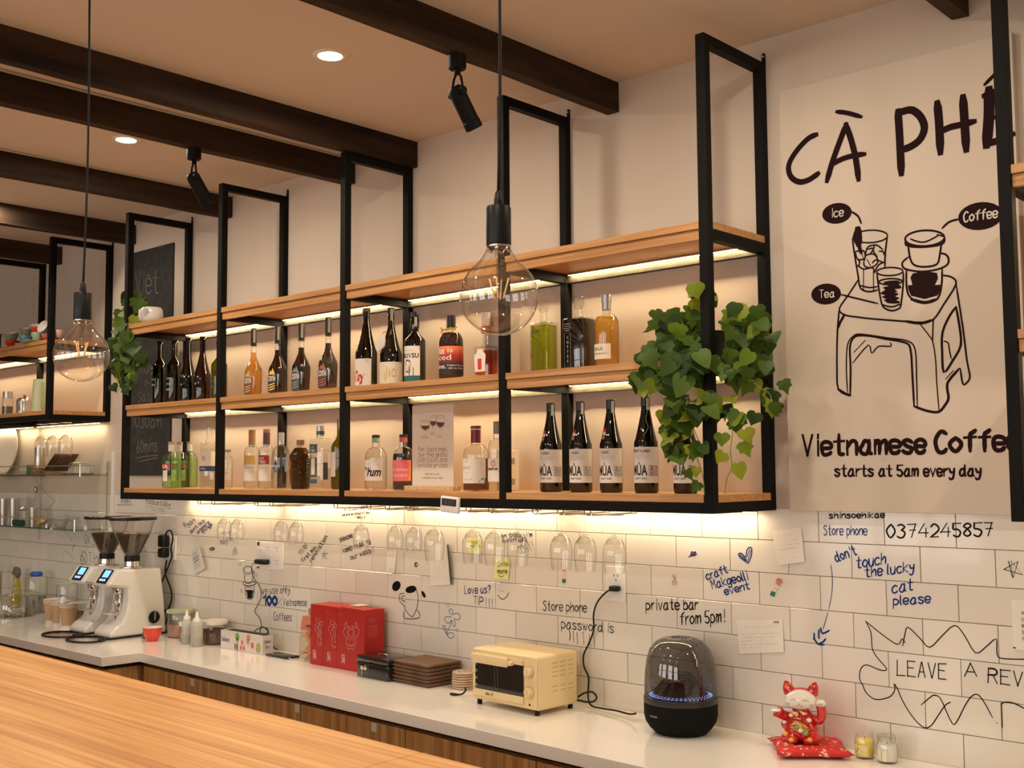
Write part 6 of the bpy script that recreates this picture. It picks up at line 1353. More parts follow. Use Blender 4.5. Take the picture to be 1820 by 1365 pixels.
merge('head', [((0, -.006, .113), (.040, .031, .027)), ((-.020, -.015, .108), (.019, .018, .016)), ((.020, -.015, .108), (.019, .018, .016))], cwht, .0022)
def hood():
    b = B()
    for s in (-1, 1):
        n = 10
        b.lathe([(.0155, 0), (.0150, .010), (.0115, .021), (.006, .030), (.001, .034)], 18, c=(s*.0265, .000, .128), sx=1, sy=.62, M=RZ(s*20, 'Y'))
    b.ball((0, .007, .119), .0375, .026, .0240, 20, 12)
    o = b.obj('hood_with_ears', cred, t, 180); return o
hood()
for s, mt in ((-1, cgold), (1, cpur)):
    for k, (dx, dz, r_) in enumerate(((0, .012, .0032), (.004, .018, .0026), (-.003, .020, .0022))): B().ball((s*.031+dx*s, -.0090+k*.0012, .132+dz), r_, .0016, r_, 10, 6).obj('ear_flower', (mt, cpnk, cgold)[k], t, 180)
b = B()
for s in (-1, 1): b.tube(smooth_pts([(s*.008, -.0382, .116), (s*.015, -.0375, .1195), (s*.023, -.0345, .115)], 4), .0006, 5)
b.tube(smooth_pts([(-.009, -.0370, .104), (-.005, -.0378, .101), (0, -.0380, .105), (.005, -.0378, .101), (.009, -.0370, .104)], 4), .0005, 5)
for s in (-1, 1):
    for k in range(2): b.tube([(s*.024, -.0345, .106-.004*k), (s*.033, -.0285, .107-.005*k)], .0004, 4)
b.obj('face_lines', ckk, t, 180); B().ball((0, -.0382, .108), .0022, .0012, .0015, 8, 6).obj('nose', cgold, t, 180)
B().tube(smooth_pts([(.030, .0, .066), (.045, -.004, .062), (.052, -.006, .078), (.050, -.008, .098)], 4), [.012+.0*k for k in range(13)], 12).ball((.050, -.008, .098), .0125, seg=12, rings=8).obj('raised_arm', cred, t, 180)
B().ball((.050, -.010, .107), .0135, .012, .011, 14, 9).obj('paw', cwht, t, 180)
b = B()
for k in (-1, 0, 1): b.box(.050+k*.004-.0005, .050+k*.004+.0005, -.0225, -.0212, .104, .109)
b.obj('paw_lines', ckk, t)
B().tube(smooth_pts([(-.030, -.0, .068), (-.046, -.004, .070), (-.058, -.010, .080)], 4), [.010, .011, .012, .013, .013, .014, .015, .016, .017], 12).obj('sleeve', cred, t, 180); B().ball((-.061, -.012, .083), .0165, .0155, .004, 14, 8).obj('sleeve_opening', cwht, t, 180)
for x, y, z, r_ in ((-.022, -.026, .075, .0065), (.022, -.030, .066, .0070), (-.040, -.022, .055, .0058), (.002, -.042, .040, .0065)): B().ball((x, y, z), r_, .004, r_*.8, 10, 7).obj('white_toe', cwht, t, 180)
random.seed(2)
for k in range(9): B().ball((-.022+.0045*k, -.030-.003*math.sin(k), .084+.002*math.cos(k*1.3)), .0042, .003, .0036, 8, 6).obj('collar_flower', (cpnk, cgold, cwht, cpnk, cpur)[k % 5], t, 180)
B().ball((-.008, -.0335, .079), .0055, seg=10, rings=8).obj('gold_bell', cgold, t, 180)
B().prism([(-.026, .050), (-.012, .064), (.006, .060), (.024, .046), (.018, .034), (-.004, .036), (-.020, .040)], -.0405, -.030, 'y', .002, 2).obj('painted_apron', noisy(mat('apron_paint', (.3, .2, .05), .2, coat=.6), (260, 260, 260), (.03, .03, .03), (.80, .45, .06), 2), t, 40)
for x, z, mt in ((.020, .018, cgold), (-.018, .014, cgold), (.012, .034, cgr), (-.030, .030, cgold)): B().ball((x*1.2, -.043, z), .0075, .003, .0065, 9, 6).obj('painted_leaf', mt, t, 180)
# --- candles
for px, py, wx, wm, hh, lid, lab in ((1537, 1349, 34, mat('wax_yellow', (.80, .62, .14), .5), .066, False, 'yellow candle in an open glass jar beside the lucky cat'), (1577, 1357, 36, mat('wax_white', (.78, .77, .74), .5), .064, True, 'white candle in a lidded glass jar, rightmost on the worktop')):
    p = onK(px, py-4); yy = -.062 if not lid else -.068; p = Vector((onY(px, py-8, yy).x, yy, ZK)); r = wx*mpp(*p)/2
    t = thing('candle_jar', lab, 'candle', p, 0, 'scented candle jars')
    B().lathe([(0, .001), (r*.9, 0), (r, .006), (r, hh*.72), (r*.86, hh*.84), (r*.84, hh*.94), (r*.90, hh)], 28).obj('jar', clearg, t, 60)
    B().lathe([(0, .006), (r*.93, .006), (r*.93, hh*.70), (r*.8, hh*.76), (0, hh*.76)], 24).obj('wax', wm, t, 50)
    B().cyl((0, 0, hh*.74), (.001, 0, hh*.85), .0008, 6).obj('wick', ckk, t)
    if lid: B().lathe([(0, hh*1.0), (r*.92, hh), (r*.95, hh*1.06), (r*.80, hh*1.14), (r*.3, hh*1.17), (0, hh*1.17)], 24).lathe([(r*.90, hh*.92), (r*.90, hh*1.0)], 24).obj('lid', glass('lid_glass', (.90, .90, .88), (.6, .6, .6), 1.6), t, 60)
    l = rlabel(t, r, -.05 if not lid else -.35, .85 if not lid else .75, hh*.12, hh*.56, mat('candle_label', (.78, .74, .62), .6) if lid else mat('candle_label_y', (.82, .66, .26), .6))
    f = arcf(r, 0, .001); b = B()
    if lid: fill(b, [(-.018, hh*.24), (-.002, hh*.24), (-.002, hh*.54), (-.018, hh*.54)], f); b.obj('flower_print', noisy(mat('print_dark_flower', (.1, .12, .08), .6), (250, 250, 250), (.02, .06, .02), (.55, .48, .42)), l)
    else: fill(b, [(-.004, hh*.32), (.012, hh*.34), (.012, hh*.56), (-.001, hh*.56)], f); b.obj('white_print', lab_w, l); b = B(); fill(b, [(-.012, hh*.26), (.012, hh*.26), (.004, hh*.32), (-.006, hh*.48), (-.010, hh*.34)], f); b.obj('leaf_print', cgr, l)
    rtext(t, l, r, [('vanilla lime' if not lid else 'fresh linen', -.5 if not lid else -.75, hh*.15, hh*.05, .020, 0)], grey_i)
# ================================================================ LEFT END OF THE WORKTOP
gwh = mat('grinder_white', (.74, .72, .69), .25, coat=.4); scr = mat('screen_black', (.008, .009, .012), .12); scb = mat('screen_blue', (.2, .5, .9), .4, emit=(.16, .42, .85), es=1.1); beans = noisy(mat('coffee_beans', (.05, .028, .018), .5), (260, 260, 260), (.012, .006, .004), (.10, .055, .03), bump=.8, dist=.003); hop = glass('hopper_plastic', (.97, .955, .94), (.50, .46, .43), 1.6)
scw = mat('screen_icons', (.5, .55, 1), .4, emit=(.35, .45, 1), es=2.0)
for gi, (gx, lab) in enumerate(((-3.375, 'right one, nearer the red cup'), (-3.625, 'left one, nearer the paper cups'))):
    t = thing('coffee_grinder', 'white coffee grinder with blue screen and bean hopper, '+lab, 'coffee grinder', (gx, -.02, ZK), 0, 'white coffee grinders')
    Y0 = -.02
    pr = [(-.325, .004), (-.325, .028), (-.300, .050), (-.262, .075), (-.240, .12), (-.232, .18), (-.236, .235), (-.335, .250), (-.338, .258), (-.290, .328), (-.065, .322), (-.045, .18), (-.030, .004)]
    B().prism(pr, -.082, .082, 'x', .010, 3).obj('body', gwh, t, 40)
    B().rbox(-.085, .085, -.335, -.025, 0, .007, .003, 1).obj('base_plate', blackp, t)
    M = Matrix.Translation((0, -.3145, .293)) @ Matrix.Rotation(math.atan2(.070, .048)-PI/2+math.radians(0), 4, 'X')
    B().rbox(-.048, .048, -.0022, .0004, -.038, .038, .002, 1, M=M).obj('control_panel', scr, t); B().box(-.022, .034, -.0028, -.0022, -.006, .032, M=M).obj('display', scb, t)
    b = B()
    for k in (-1, 0, 1): b.box(k*.020-.0055, k*.020+.0055, -.0028, -.0022, -.026, -.015, M=M)
    b.obj('touch_icons', scw, t)
    c = (0, -.175, 0)
    B().lathe([(.058, .326), (.060, .328), (.060, .333), (.046, .336), (.040, .336), (.038, .358), (0, .358)], 30, c=c).obj('collar', chrome, t, 40)
    B().lathe([(.036, .356), (.0375, .356), (.0375, .382), (.034, .384)], 28, c=c).obj('neck_ring', blackp, t, 40)
    B().lathe([(.034, .382), (.046, .405), (.085, .490), (.108, .560), (.110, .566)], 36, c=c).obj('hopper', hop, t, 180)
    B().lathe([(0, .378), (.030, .384), (.044, .408), (.079, .484), (.074, .488), (.045, .482), (0, .470)], 30, c=c).obj('beans', beans, t, 60)
    B().lathe([(0, .576), (.060, .574), (.110, .572), (.113, .568), (.113, .560), (.110, .558)], 36, c=c).obj('hopper_lid', glass('lid_smoke', (.30, .28, .26), (.4, .4, .4), 1.5), t, 60); B().lathe([(.112, .559), (.1145, .559), (.1145, .572), (.112, .572)], 36, c=c).obj('lid_rim', blackp, t, 60)
    B().rbox(-.030, .0, -.2865, -.2855, .505, .525, .0003, 1).obj('hopper_label', lab_w, t)
    f = B().rbox(-.030, .030, -.262, -.236, .205, .240, .004, 1).rbox(-.022, .022, -.250, -.236, .110, .205, .003, 1); f.tube(smooth_pts([(-.018, -.25, .115), (-.018, -.285, .112), (-.018, -.315, .115)], 3), .003, 6).tube(smooth_pts([(.018, -.25, .115), (.018, -.285, .112), (.018, -.315, .115)], 3), .003, 6)
    f.ball((0, -.256, .165), .012, .012, .014, 10, 8).cyl((0, -.255, .10), (0, -.255, .085), .006, 10); f.obj('portafilter_holder', chrome, t, 50)
    B().lathe([(0, 0), (.027, 0), (.030, .004), (.028, .010), (0, .011)], 26, M=RZ(90, 'Y'), c=(.082, -.100, .085)).obj('side_dial', blackp, t, 40); B().rbox(.0925, .096, -.104, -.096, .070, .110, .001, 1).obj('dial_pointer', chrome, t)
    rg = B(); rg.lathe([(.094, .006), (.098, .009), (.102, .009), (.106, .005), (.104, .001), (.094, .002)], 40, c=(-.0, -.405, 0), sx=1.14, sy=.80); rg.obj('tray_rim', blackp, t, 60)
    B().lathe([(0, .0015), (.094, .002)], 36, c=(-.0, -.405, 0), sx=1.14, sy=.80).obj('tray_floor', noisy(mat('tray_brown', (.12, .05, .03), .1, coat=.5), (40, 40, 40), (.05, .02, .012), (.50, .40, .33)), t)
    B().tube(smooth_pts([(.075, -.385, .006), (.088, -.34, .006), (.089, -.2, .006), (.088, -.05, .006)], 4), .004, 6).obj('tray_edge', blackp, t, 60)
    if gi == 0:
        for o in CORD_G: o.parent = t; o.matrix_parent_inverse = t.matrix_basis.inverted()
# --- red cup
def cupobj(name, label, cat, p, r, h, out, inn, group=None, tilt=None, base=.5, rz=0):
    t = thing(name, label, cat, p, rz, group)
    if tilt: t.rotation_euler = tilt
    B().lathe([(0, .001), (r*base, 0), (r*(base+.06), .003), (r*.86, h*.45), (r*.97, h*.8), (r, h)], 28).obj('outer_glaze', out, t, 60)
    B().lathe([(r, h), (r*.95, h), (r*.92, h*.8), (r*.80, h*.45), (r*.5, h*.12), (0, h*.1)], 28).obj('inner_glaze', inn, t, 60); return t
cupr = mat('glaze_red', (.70, .045, .012), .15, coat=.5); cupi = mat('glaze_white', (.76, .72, .68), .2)
p = onK(271, 1139); cupobj('cup', 'small bright red cup with white inside standing by the grinder cord', 'cup', p, 17.5*mpp(*p), .064, cupr, cupi)
p = onK(251, 1136); t = thing('wooden_block', 'small dark brown block between the grinder and the red cup', 'block', (p.x, p.y+.02, ZK)); B().rbox(-.012, .012, -.01, .01, 0, .028, .001, 1).obj('block', walnut, t)
# --- jars and squeeze bottles
def jar(label, px, pyb, pyt, wpx, y, lidm, cont, lidh=.018, ch=.5, cat='jar', lidr=1.06, gm=None, group=None, name='storage_jar', sq=None):
    x = onY(px, pyb, y).x; p = Vector((x, y, ZK)); r = wpx*mpp(*p)/2; H = onY(px, pyt, y).z-ZK
    t = thing(name, label, cat, p, 0, group)
    B().lathe([(0, .001), (r*.93, 0), (r, .006), (r, H-lidh-.01), (r*.93, H-lidh)], 28, sq=sq).obj('jar_body', gm or clearg, t, 60)
    if cont: B().lathe([(0, .004), (r*.94, .005), (r*.94, H*ch), (r*.6, H*ch+.004), (0, H*ch+.003)], 24, sq=sq).obj('contents', cont, t, 60)
    if lidm: B().lathe([(0, H-lidh), (r*lidr, H-lidh), (r*lidr*1.01, H-lidh*.3), (r*lidr*.97, H), (0, H)], 28, sq=sq).obj('lid', lidm, t, 40)
    return t, r, H
lidg = mat('lid_sage', (.42, .46, .30), .5); choco = mat('chocolate_powder', (.11, .05, .03), .8); pinkc = noisy(mat('pink_granules', (.55, .30, .22), .8), (200, 200, 200), (.40, .20, .14), (.68, .42, .32), bump=.5)
jar('glass jar of pinkish granules with a sage green lid', 319, 1136, 1083, 43, -.070, lidg, pinkc, .014, .42, lidr=1.08, name='storage_jar')
t, r, H = jar('clear tub with a white lid of green brown leaves, behind the squeeze bottles', 334, 1142, 1105, 30, -.115, mat('tub_lid', (.74, .72, .68), .4), noisy(mat('herb_mix', (.30, .24, .10), .8), (150, 150, 150), (.10, .09, .03), (.55, .45, .25)), .016, .5, lidr=1.1, name='storage_tub')
t, r, H = jar('clear tub of dark powder with a wide white lid', 380, 1147, 1102, 40, -.085, mat('tub_lid', (.74, .72, .68), .4), choco, .016, .62, lidr=1.18, name='storage_tub')
sqm = glass('squeeze_plastic', (.80, .78, .74), (.9, .9, .9), .8, .35, .42, (.80, .77, .72)); syr = mat('grey_syrup', (.07, .068, .062), .5)
for i, (px, y, lab) in enumerate(((331.5, -.175, 'left one'), (349.5, -.185, 'right one, nearer the wrap carton'))):
    x = onY(px, 1148, y).x; t = thing('squeeze_bottle', 'frosted squeeze bottle with dark syrup, '+lab, 'bottle', (x, y, ZK), 0, 'frosted squeeze bottles'); r = .0235 if i == 0 else .0265
    B().lathe([(0, .001), (r*.95, 0), (r, .006), (r, .092), (r*.92, .104), (r*.62, .110), (r*.60, .118)], 24).obj('bottle_body', sqm, t, 60)
    B().lathe([(0, .003), (r*.96, .004), (r*.96, .036), (0, .037)], 24).obj('syrup', syr, t, 50)
    B().lathe([(r*.66, .110), (r*.68, .124), (r*.35, .130), (r*.20, .154), (r*.16, .156), (0, .157)], 20).obj('nozzle', mat('nozzle_white', (.72, .70, .66), .5), t, 60)
# --- kraft cups
kraft = mat('kraft_card', (.52, .33, .19), .8); kin = mat('cup_white', (.75, .70, .64), .6)
for i, (px, y, lab) in enumerate(((92, -.25, 'left stack'), (106, -.27, 'middle stack'), (121, -.29, 'right stack, nearest the grinder'))):
    for k in range(3):
        x = onY(px, 1108, y).x; t = thing('paper_cup', 'kraft cup in the %s, %s' % (lab, ('outermost bottom cup', 'second cup, only its rim showing', 'top cup, only its rim showing')[k]), 'paper cup', (x, y, ZK+.008*k), 0, 'stacked kraft paper cups')
        if i == 0 and k == 0:
            B().lathe([(0, .002), (.030, 0), (.030, .012)], 26).lathe([(.0302, .012), (.0435, .108)], 26).obj('wall', kraft, t, 60); B().lathe([(.0301, 0), (.0308, .013)], 26).obj('base_band', kin, t, 60); B().lathe([(.0435, .108), (.0455, .109), (.0455, .112), (.043, .112), (.030, .01), (0, .01)], 26).obj('rim', kin, t, 60); cup0 = t
        else:
            for c in [c for c in bpy.data.objects if c.parent == cup0]: o = c.copy(); COL.objects.link(o); o.parent = t
p = onK(111, 1117); t = thing('salt_tube', 'narrow white translucent tube standing in front of the paper cups', 'tube', p)
B().lathe([(0, 0), (.0135, 0), (.0135, .135), (.010, .150), (0, .152)], 20).obj('tube_body', mat('tube_white', (.66, .66, .65), .35), t, 60); B().lathe([(0, .128), (.0145, .128), (.0145, .150), (.007, .160), (0, .161)], 20).obj('cap', whitep, t, 60)
# --- cloche
x = onY(24, 1100, -.26).x; t = thing('glass_cloche', 'clear glass cake dome with a round knob at the left edge of the worktop', 'cake dome', (x, -.26, ZK))
B().lathe([(.100, .003), (.098, .07), (.085, .105), (.055, .122), (.012, .128), (.008, .136)], 40).obj('dome', glass('dome_glass', (.93, .93, .90), (.55, .55, .5), 2.2), t, 180); B().ball((0, 0, .153), .019, seg=20, rings=14).obj('knob', glass('dome_glass'), t, 180)
B().lathe([(0, .001), (.112, .002), (.113, .006), (.100, .005), (0, .003)], 40).obj('plate', glass('plate_glass', (.93, .94, .92), (.6, .6, .6), 1.5), t, 60)
for k in range(5): B().rbox(-.05+.02*k, -.035+.02*k, -.03, .03, .004, .05+.01*(k % 2), .004, 1).obj('wrapped_cake', noisy(mat('cake_wrap', (.5, .42, .36), .2, .3), (80, 80, 80), (.15, .13, .12), (.85, .80, .75)), t)
# --- spray bottle, jars at the back left
x = onY(29, 1068, -.08).x; t = thing('spray_bottle', 'yellow spray bottle with a dark grey trigger head at the left', 'spray bottle', (x, -.08, ZK))
B().lathe([(0, 0), (.028, 0), (.030, .01), (.028, .08), (.022, .14), (.013, .18), (.013, .19)], 22, sx=.8).obj('bottle_body', mat('spray_yellow', (.42, .33, .05), .35), t, 60); B().prism([(-.045, .205), (-.040, .190), (-.010, .190), (.014, .175), (.030, .200), (.020, .235), (-.020, .240)], -.012, .012, 'y', .004, 2).prism([(-.030, .19), (-.040, .155), (-.034, .155), (-.020, .19)], -.004, .004, 'y', .001, 1).obj('trigger_head', mat('spray_grey', (.13, .12, .11), .5), t, 40)
cutl = noisy(mat('cutlery_mix', (.18, .17, .16), .35, .5), (120, 120, 20), (.03, .03, .03), (.55, .53, .50))
jar('tall glass canister with a bright blue stopper at the back left', 63, 1090, 1022, 37, -.10, None, cutl, .012, .45, name='storage_canister')
x = onY(63, 1090, -.10).x; t = thing('blue_stopper', 'bright blue rubber stopper on the tall glass canister', 'stopper', (x, -.10, onY(63, 1024, -.10).z)); B().lathe([(0, 0), (.030, 0), (.034, .006), (.033, .020), (.026, .026), (0, .027)], 24, sx=1).obj('stopper_body', mat('stopper_blue', (.01, .09, .45), .35), t, 60)
jar('glass jar with a flat green lid and metal tongs, behind the paper cups', 118, 1104, 1034, 36, -.085, lidg, cutl, .010, .25, lidr=1.06, name='storage_jar')
jar('low jar of dark red fruit tea between paper cups and grinder', 145, 1112, 1070, 32, -.11, mat('lid_clear_grey', (.55, .54, .50), .3), noisy(mat('dried_fruit', (.16, .03, .025), .6), (120, 120, 120), (.05, .01, .01), (.35, .10, .07)), .006, .55, name='storage_jar')
x = onY(5, 1060, -.06).x; t = thing('tap', 'curved chrome tap at the left edge of the photo', 'tap', (x-.03, -.06, ZK)); B().tube(smooth_pts([(0, 0, 0), (0, 0, .18), (.01, -.01, .225), (.035, -.03, .24), (.055, -.045, .22), (.058, -.048, .18)], 5), .008, 10).obj('spout', chrome, t, 60)
# ================================================================ GLASS SHELF RACK on the left
t = thing('glass_shelf_rack', 'two tier glass shelf rack with chrome rails on the tiles at the far left', 'rack', (0, 0, 0)); shg = glass('shelf_glass', (.70, .85, .80), (.25, .55, .48), 1.6)
edge = mat('glass_edge_green', (.02, .09, .075), .15)
XR1 = onY(189, 843, -.02).x
for z, x1 in ((1.672, XR1), (1.378, XR1-.05)):
    B().box(-5.60, x1, -.170, -.012, z, z+.008).obj('glass_shelf', shg, t); B().box(-5.60, x1-.40, -.172, -.1705, z-.001, z+.008).obj('front_edge', edge, t)
    B().tube([(-5.6, -.168, z+.055), (x1, -.168, z+.055), (x1, -.006, z+.055)], .003, 6).obj('guard_rail', chrome, t, 60); B().cyl((x1, -.168, z-.004), (x1, -.168, z+.062), .005, 8).obj('rail_post', chrome, t, 60)
for x in (XR1-.01, -4.80): B().box(x-.006, x+.006, -.010, -.001, 1.30, 1.75).obj('wall_upright', chrome, t)
hk = B().tube(smooth_pts([(-4.545, -.165, 1.668), (-4.50, -.15, 1.62), (-4.44, -.12, 1.56), (-4.40, -.10, 1.535)], 3), .0016, 5); hk.tube(smooth_pts([(-4.41, -.10, 1.53), (-4.47, -.14, 1.46), (-4.52, -.16, 1.40)], 3), .0016, 5); hk.obj('support_wire', chrome, t, 60)
# upper tier
ZR = 1.6805
def P0(px, y, z): v = onY(px, 840, y); return Vector((v.x, y, z))
p = P0(70, -.11, ZR); t = thing('shaker_tin', 'tapered steel cocktail shaker on the upper glass shelf', 'shaker', p); B().lathe([(0, 0), (.030, 0), (.031, .003), (.0245*1.1, .150), (.0265, .156), (.024, .156), (.027, .004), (0, .003)], 28).obj('cup', steel, t, 50)
for k in range(7):
    p = P0(82, -.09, ZR+.0105*k) if k < 4 else P0(100+5*(k-4), -.10, ZR+.006+.003*(k-4))
    t = thing('menu_board', 'brown wooden menu board, %s' % ('flat pale one, %s in the pile by the shaker' % ['lowest', 'second', 'third', 'topmost'][k] if k < 4 else 'dark leaning one, %s of three' % ['front', 'middle', 'rear'][k-4]), 'board', p, .1, 'brown boards on the glass shelf')
    o = B().rbox(-.07, .07, -.055, .055, 0, .008, .003, 2).obj('panel', mat('board_tan', (.36, .19, .11), .6) if k < 4 else walnut, t, 30)
    if k > 3: t.rotation_euler = (math.radians(0), math.radians(-42), .15); t.location = P0(103+6*(k-4), -.09, ZR+.064)
p = P0(140, -.10, ZR); t = thing('wire_toast_rack', 'small silver wire rack on a dark tray on the upper glass shelf', 'rack', p); wr = B()
for k in range(5): wr.tube(smooth_pts([(-.05+.024*k, -.03, .006), (-.05+.024*k, -.03, .055), (-.05+.024*k, 0, .065), (-.05+.024*k, .03, .055), (-.05+.024*k, .03, .006)], 3), .0014, 5)
wr.obj('wire_loops', steel, t, 60); B().rbox(-.11, .085, -.045, .045, 0, .006, .002, 1).obj('tray', mat('tray_dark', (.05, .05, .045), .4), t)
p = P0(53, -.10, ZR); cupobj('green_cup', 'small dark green cup left of the steel shaker', 'cup', p, .020, .055, mat('glaze_green', (.06, .13, .03), .4), mat('glaze_green', (.06, .13, .03), .4), base=.9)
p = P0(41, -.12, ZR); t = thing('tumbler', 'small round clear tumbler at the left of the upper glass shelf', 'glass', p); B().lathe([(0, .002), (.018, 0), (.026, .02), (.025, .045), (.020, .055)], 24).obj('cup', clearg, t, 60)
p = P0(12, -.03, ZR); t = thing('round_tray', 'large round white tray leaning on the wall at the upper glass shelf', 'tray', (p.x, -.030, ZR+.155)); t.rotation_euler = (math.radians(-6), 0, 0); B().lathe([(0, 0), (.140, 0), (.154, .006), (.156, .010), (.150, .012), (.138, .006), (0, .005)], 48, M=RZ(90, 'X')).obj('tray_disc', mat('tray_white', (.70, .66, .60), .4), t, 50)
# lower tier
ZL = 1.3865
def P1(px, y): v = onY(px, 930, y); return Vector((v.x, y, ZL))
for px, y, r, h, lab in ((6, -.10, .026, .150, 'leftmost steel shaker'), (24, -.11, .027, .155, 'second steel shaker, dark open side'), (59, -.11, .024, .105, 'short steel cup')):
    p = P1(px, y); t = thing('shaker_tin', lab+' on the lower glass shelf', 'shaker', p, 0, 'steel tins on the lower shelf'); B().lathe([(0, 0), (r*.8, 0), (r, h*.6), (r*1.1, h), (r*1.0, h), (r*.8, .004), (0, .003)], 26).obj('cup', steel, t, 50)
p = P1(40, -.12); t = thing('glass_jigger', 'small clear jug with a steel rim on the lower glass shelf', 'jug', p); B().lathe([(0, .002), (.02, 0), (.026, .03), (.020, .09), (.024, .11)], 24).obj('cup', clearg, t, 60); B().lathe([(.021, .085), (.024, .088), (.025, .108), (.022, .11)], 24).obj('rim', steel, t, 60)
p = P1(33, -.155); t = thing('green_cloth', 'folded dark green cloth at the front of the lower glass shelf', 'cloth', p); B().rbox(-.065, .065, -.012, .012, 0, .035, .008, 3).obj('cloth_body', mat('cloth_green', (.01, .05, .035), .8), t, 60)
p = P1(72, -.13)+Vector((0, 0, .006)); t = thing('wooden_muddler', 'pale wooden muddler lying on the lower glass shelf', 'muddler', p); M = RZ(75, 'Y') @ RZ(10, 'X'); B().lathe([(0, -.045), (.012, -.044), (.016, -.03), (.010, 0), (.013, .02), (.017, .035), (.012, .05), (0, .052)], 18, M=Matrix.Translation((0, 0, .018)) @ M).obj('muddler_body', mat('muddler_wood', (.62, .36, .13), .5), t, 60)
p = P1(94, -.165); t = thing('bar_whisk', 'steel whisk hook hanging over the front of the lower glass shelf', 'whisk', p); B().tube(smooth_pts([(-.05, 0, .012), (0, -.01, .016), (.012, -.014, .0), (.006, -.014, -.028), (-.010, -.014, -.030), (-.012, -.014, -.014)], 4), .003, 6).tube([(-.012, -.012, .02), (.02, -.012, -.01)], .002, 6).obj('wire', chrome, t, 60)
p = P1(108, -.10); cupobj('glass_bowl', 'small cloudy glass bowl on the lower glass shelf', 'bowl', p, .042, .055, glass('bowl_glass', (.80, .78, .72), (.6, .6, .6), 1.5, .1, .25), glass('bowl_glass'), base=.6)
p = P1(85, -.08); t = thing('steel_cup', 'small steel cup behind the wooden muddler', 'cup', p); B().lathe([(0, 0), (.022, 0), (.026, .05), (.024, .05), (.02, .003), (0, .003)], 24).obj('cup', steel, t, 50)
p = onY(60, 870, -.02); t = thing('hanging_spoon', 'small steel measuring spoon hanging on the tiles above the steel cups', 'spoon', (p.x, -.012, p.z)); B().ball((0, 0, 0), .013, .005, .018, 14, 8).cyl((0, 0, -.015), (0, 0, -.075), .0016, 6).obj('bowl', chrome, t, 180)
# three upside down glasses under the far left shelf
for i, px in enumerate((74, 95, 117)):
    gx = onY(px, 775, -.15).x; dup(proto, (gx, -.15, 1.967-.004), 'clear upside down wine glass under the far left shelf, '+['left one', 'middle one', 'right one'][i], group='wine glasses under the far left shelf')
# ================================================================ FAR LEFT SHELF THINGS
gl = dict(red=cupr, white=cupi, sage=mat('glaze_sage', (.36, .48, .30), .2), blue=mat('glaze_blue', (.13, .27, .36), .2), dark=mat('glaze_dark_red', (.45, .02, .015), .2), pink=mat('glaze_pink', (.66, .42, .36), .2), olive=mat('glaze_olive', (.22, .25, .18), .2))
def ups(px, y, z, r, h, c, lab, tilt=None, n='cup'): v = onY(px, 600, y); return cupobj(n, lab, 'cup', (v.x, y, z), r, h, gl[c], gl['white'], 'coloured cups on the far left shelf', tilt)
y_ = -.315
ups(22, y_, ZTP, .040, .034, 'dark', 'dark red low cup, leftmost on the far left shelf'); ups(22, y_, ZTP+.034, .040, .045, 'olive', 'grey green cup on the dark red cup', (.25, .1, 0))
ups(46, y_, ZTP, .033, .048, 'blue', 'blue cup beside the dark red cup'); ups(48, y_, ZTP+.048, .034, .042, 'olive', 'grey green cup tilted on the blue cup', (.2, .15, 0))
sc2 = thing('saucer', 'pale sage saucer on the far left shelf', 'saucer', (onY(60, 600, -.315).x, -.315, ZTP), 0, 'saucers on the far left shelf'); B().lathe([(0, 0), (.03, 0), (.062, .010), (.060, .012), (.03, .004), (0, .004)], 30).obj('dish', gl['sage'], sc2, 60)
s3 = thing('saucer', 'bright red saucer behind the left shelf post', 'saucer', (onY(95, 600, -.26).x, -.26, ZTP+.002), 0, 'saucers on the far left shelf'); B().lathe([(0, 0), (.035, 0), (.072, .014), (.070, .016), (.035, .005), (0, .005)], 30).obj('dish', gl['red'], s3, 60)
s4 = thing('saucer', 'white saucer at the front of the far left shelf', 'saucer', (onY(38, 600, -.31).x, -.31, ZTP), 0, 'saucers on the far left shelf'); B().lathe([(0, 0), (.025, 0), (.035, .008), (.033, .010), (.025, .003), (0, .003)], 30).obj('dish', gl['white'], s4, 60)
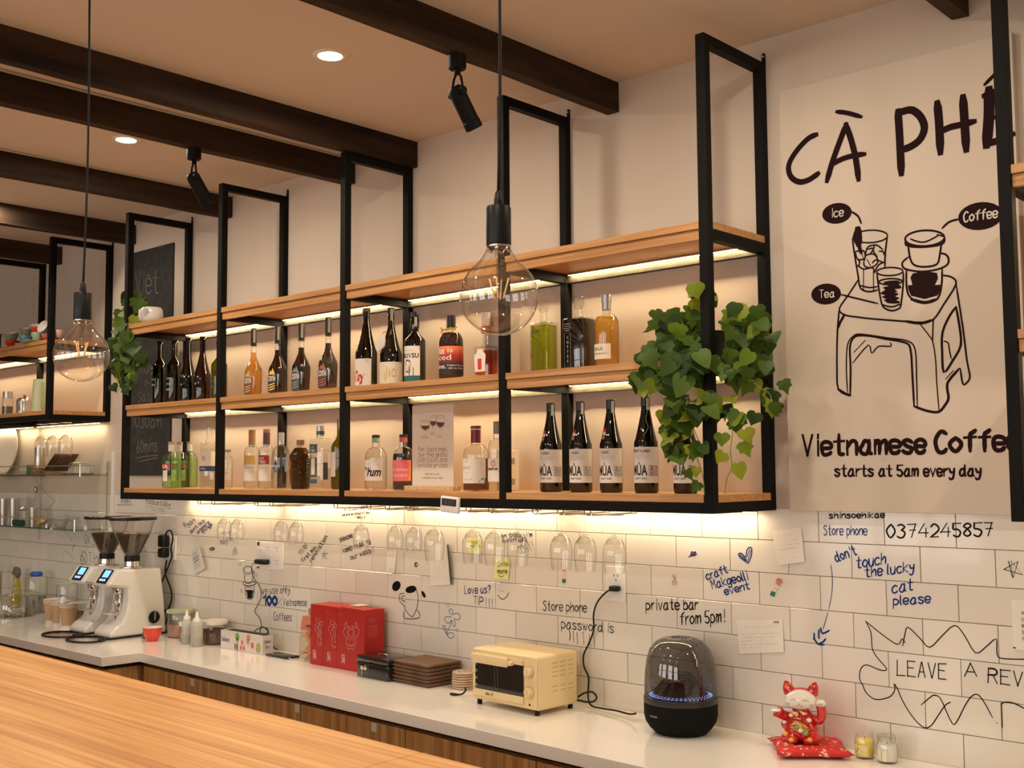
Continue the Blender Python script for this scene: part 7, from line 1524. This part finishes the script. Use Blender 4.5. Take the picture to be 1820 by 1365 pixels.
ups(66, -.315, ZTP+.010, .033, .044, 'sage', 'sage green cup on the sage saucer'); ups(65, -.315, ZTP+.054, .033, .042, 'red', 'red cup tilted on the sage cup', (.2, .3, 0)); ups(84, -.29, ZTP+.012, .033, .048, 'pink', 'pale pink cup on the red saucer', None); ups(86, -.29, ZTP+.062, .036, .044, 'blue', 'blue cup tipped on its side on top of the pink cup', (1.1, .5, 0))
ups(104, -.29, ZTP+.012, .030, .040, 'pink', 'pale pink cup at the right end of the red saucer')
t = thing('desk_lamp_neck', 'thin curved black spout at the left edge of the top shelf', 'spout', (onY(3, 610, -.25).x-.02, -.25, ZTP)); B().tube(smooth_pts([(0, 0, 0), (0, 0, .06), (.012, -.005, .09), (.035, -.01, .10)], 4), .004, 8).obj('neck', rubber, t, 60)
ZQ = 2.018
def P3(px, y): v = onY(px, 700, y); return Vector((v.x, y, ZQ))
p = P3(14, -.27); t = thing('french_press', 'clear glass press with steel top and dark coffee inside at the left edge', 'french press', p)
B().lathe([(0, .003), (.029, .002), (.030, .095), (.032, .10)], 26).obj('beaker', clearg, t, 60); B().lathe([(0, .005), (.027, .005), (.027, .050), (0, .052)], 24).obj('coffee', beans, t, 50); B().lathe([(0, .095), (.026, .095), (.026, .135), (0, .137)], 24).obj('steel_top', steel, t, 50)
p = P3(42, -.26); t = thing('moka_pot', 'wide brushed aluminium pot with a small black knob on the far left shelf', 'pot', p)
B().lathe([(0, 0), (.036, 0), (.038, .02), (.036, .025), (.038, .07), (.036, .082), (.03, .09), (0, .095)], 30).obj('pot_body', noisy(mat('aluminium', (.62, .60, .56), .25, .9), (8, 8, 100), bump=.05), t, 50); B().rbox(.008, .020, -.006, .006, .092, .106, .002, 1).obj('knob', walnut, t)
p = P3(70, -.25); t = thing('thermos', 'tall pale green cylinder flask behind the left shelf post', 'flask', p); B().lathe([(0, 0), (.040, 0), (.034, .180), (.033, .185), (0, .187)], 30).obj('flask_body', mat('flask_green', (.50, .56, .36), .4), t, 50); B().rbox(.036, .056, -.008, .008, .02, .17, .007, 2).obj('handle', mat('flask_green2', (.36, .42, .22), .4), t, 50)
B().tube([(P3(-10, -.32).x, -.30, ZQ+.03), (P3(60, -.32).x, -.30, ZQ+.03)], .002, 6)
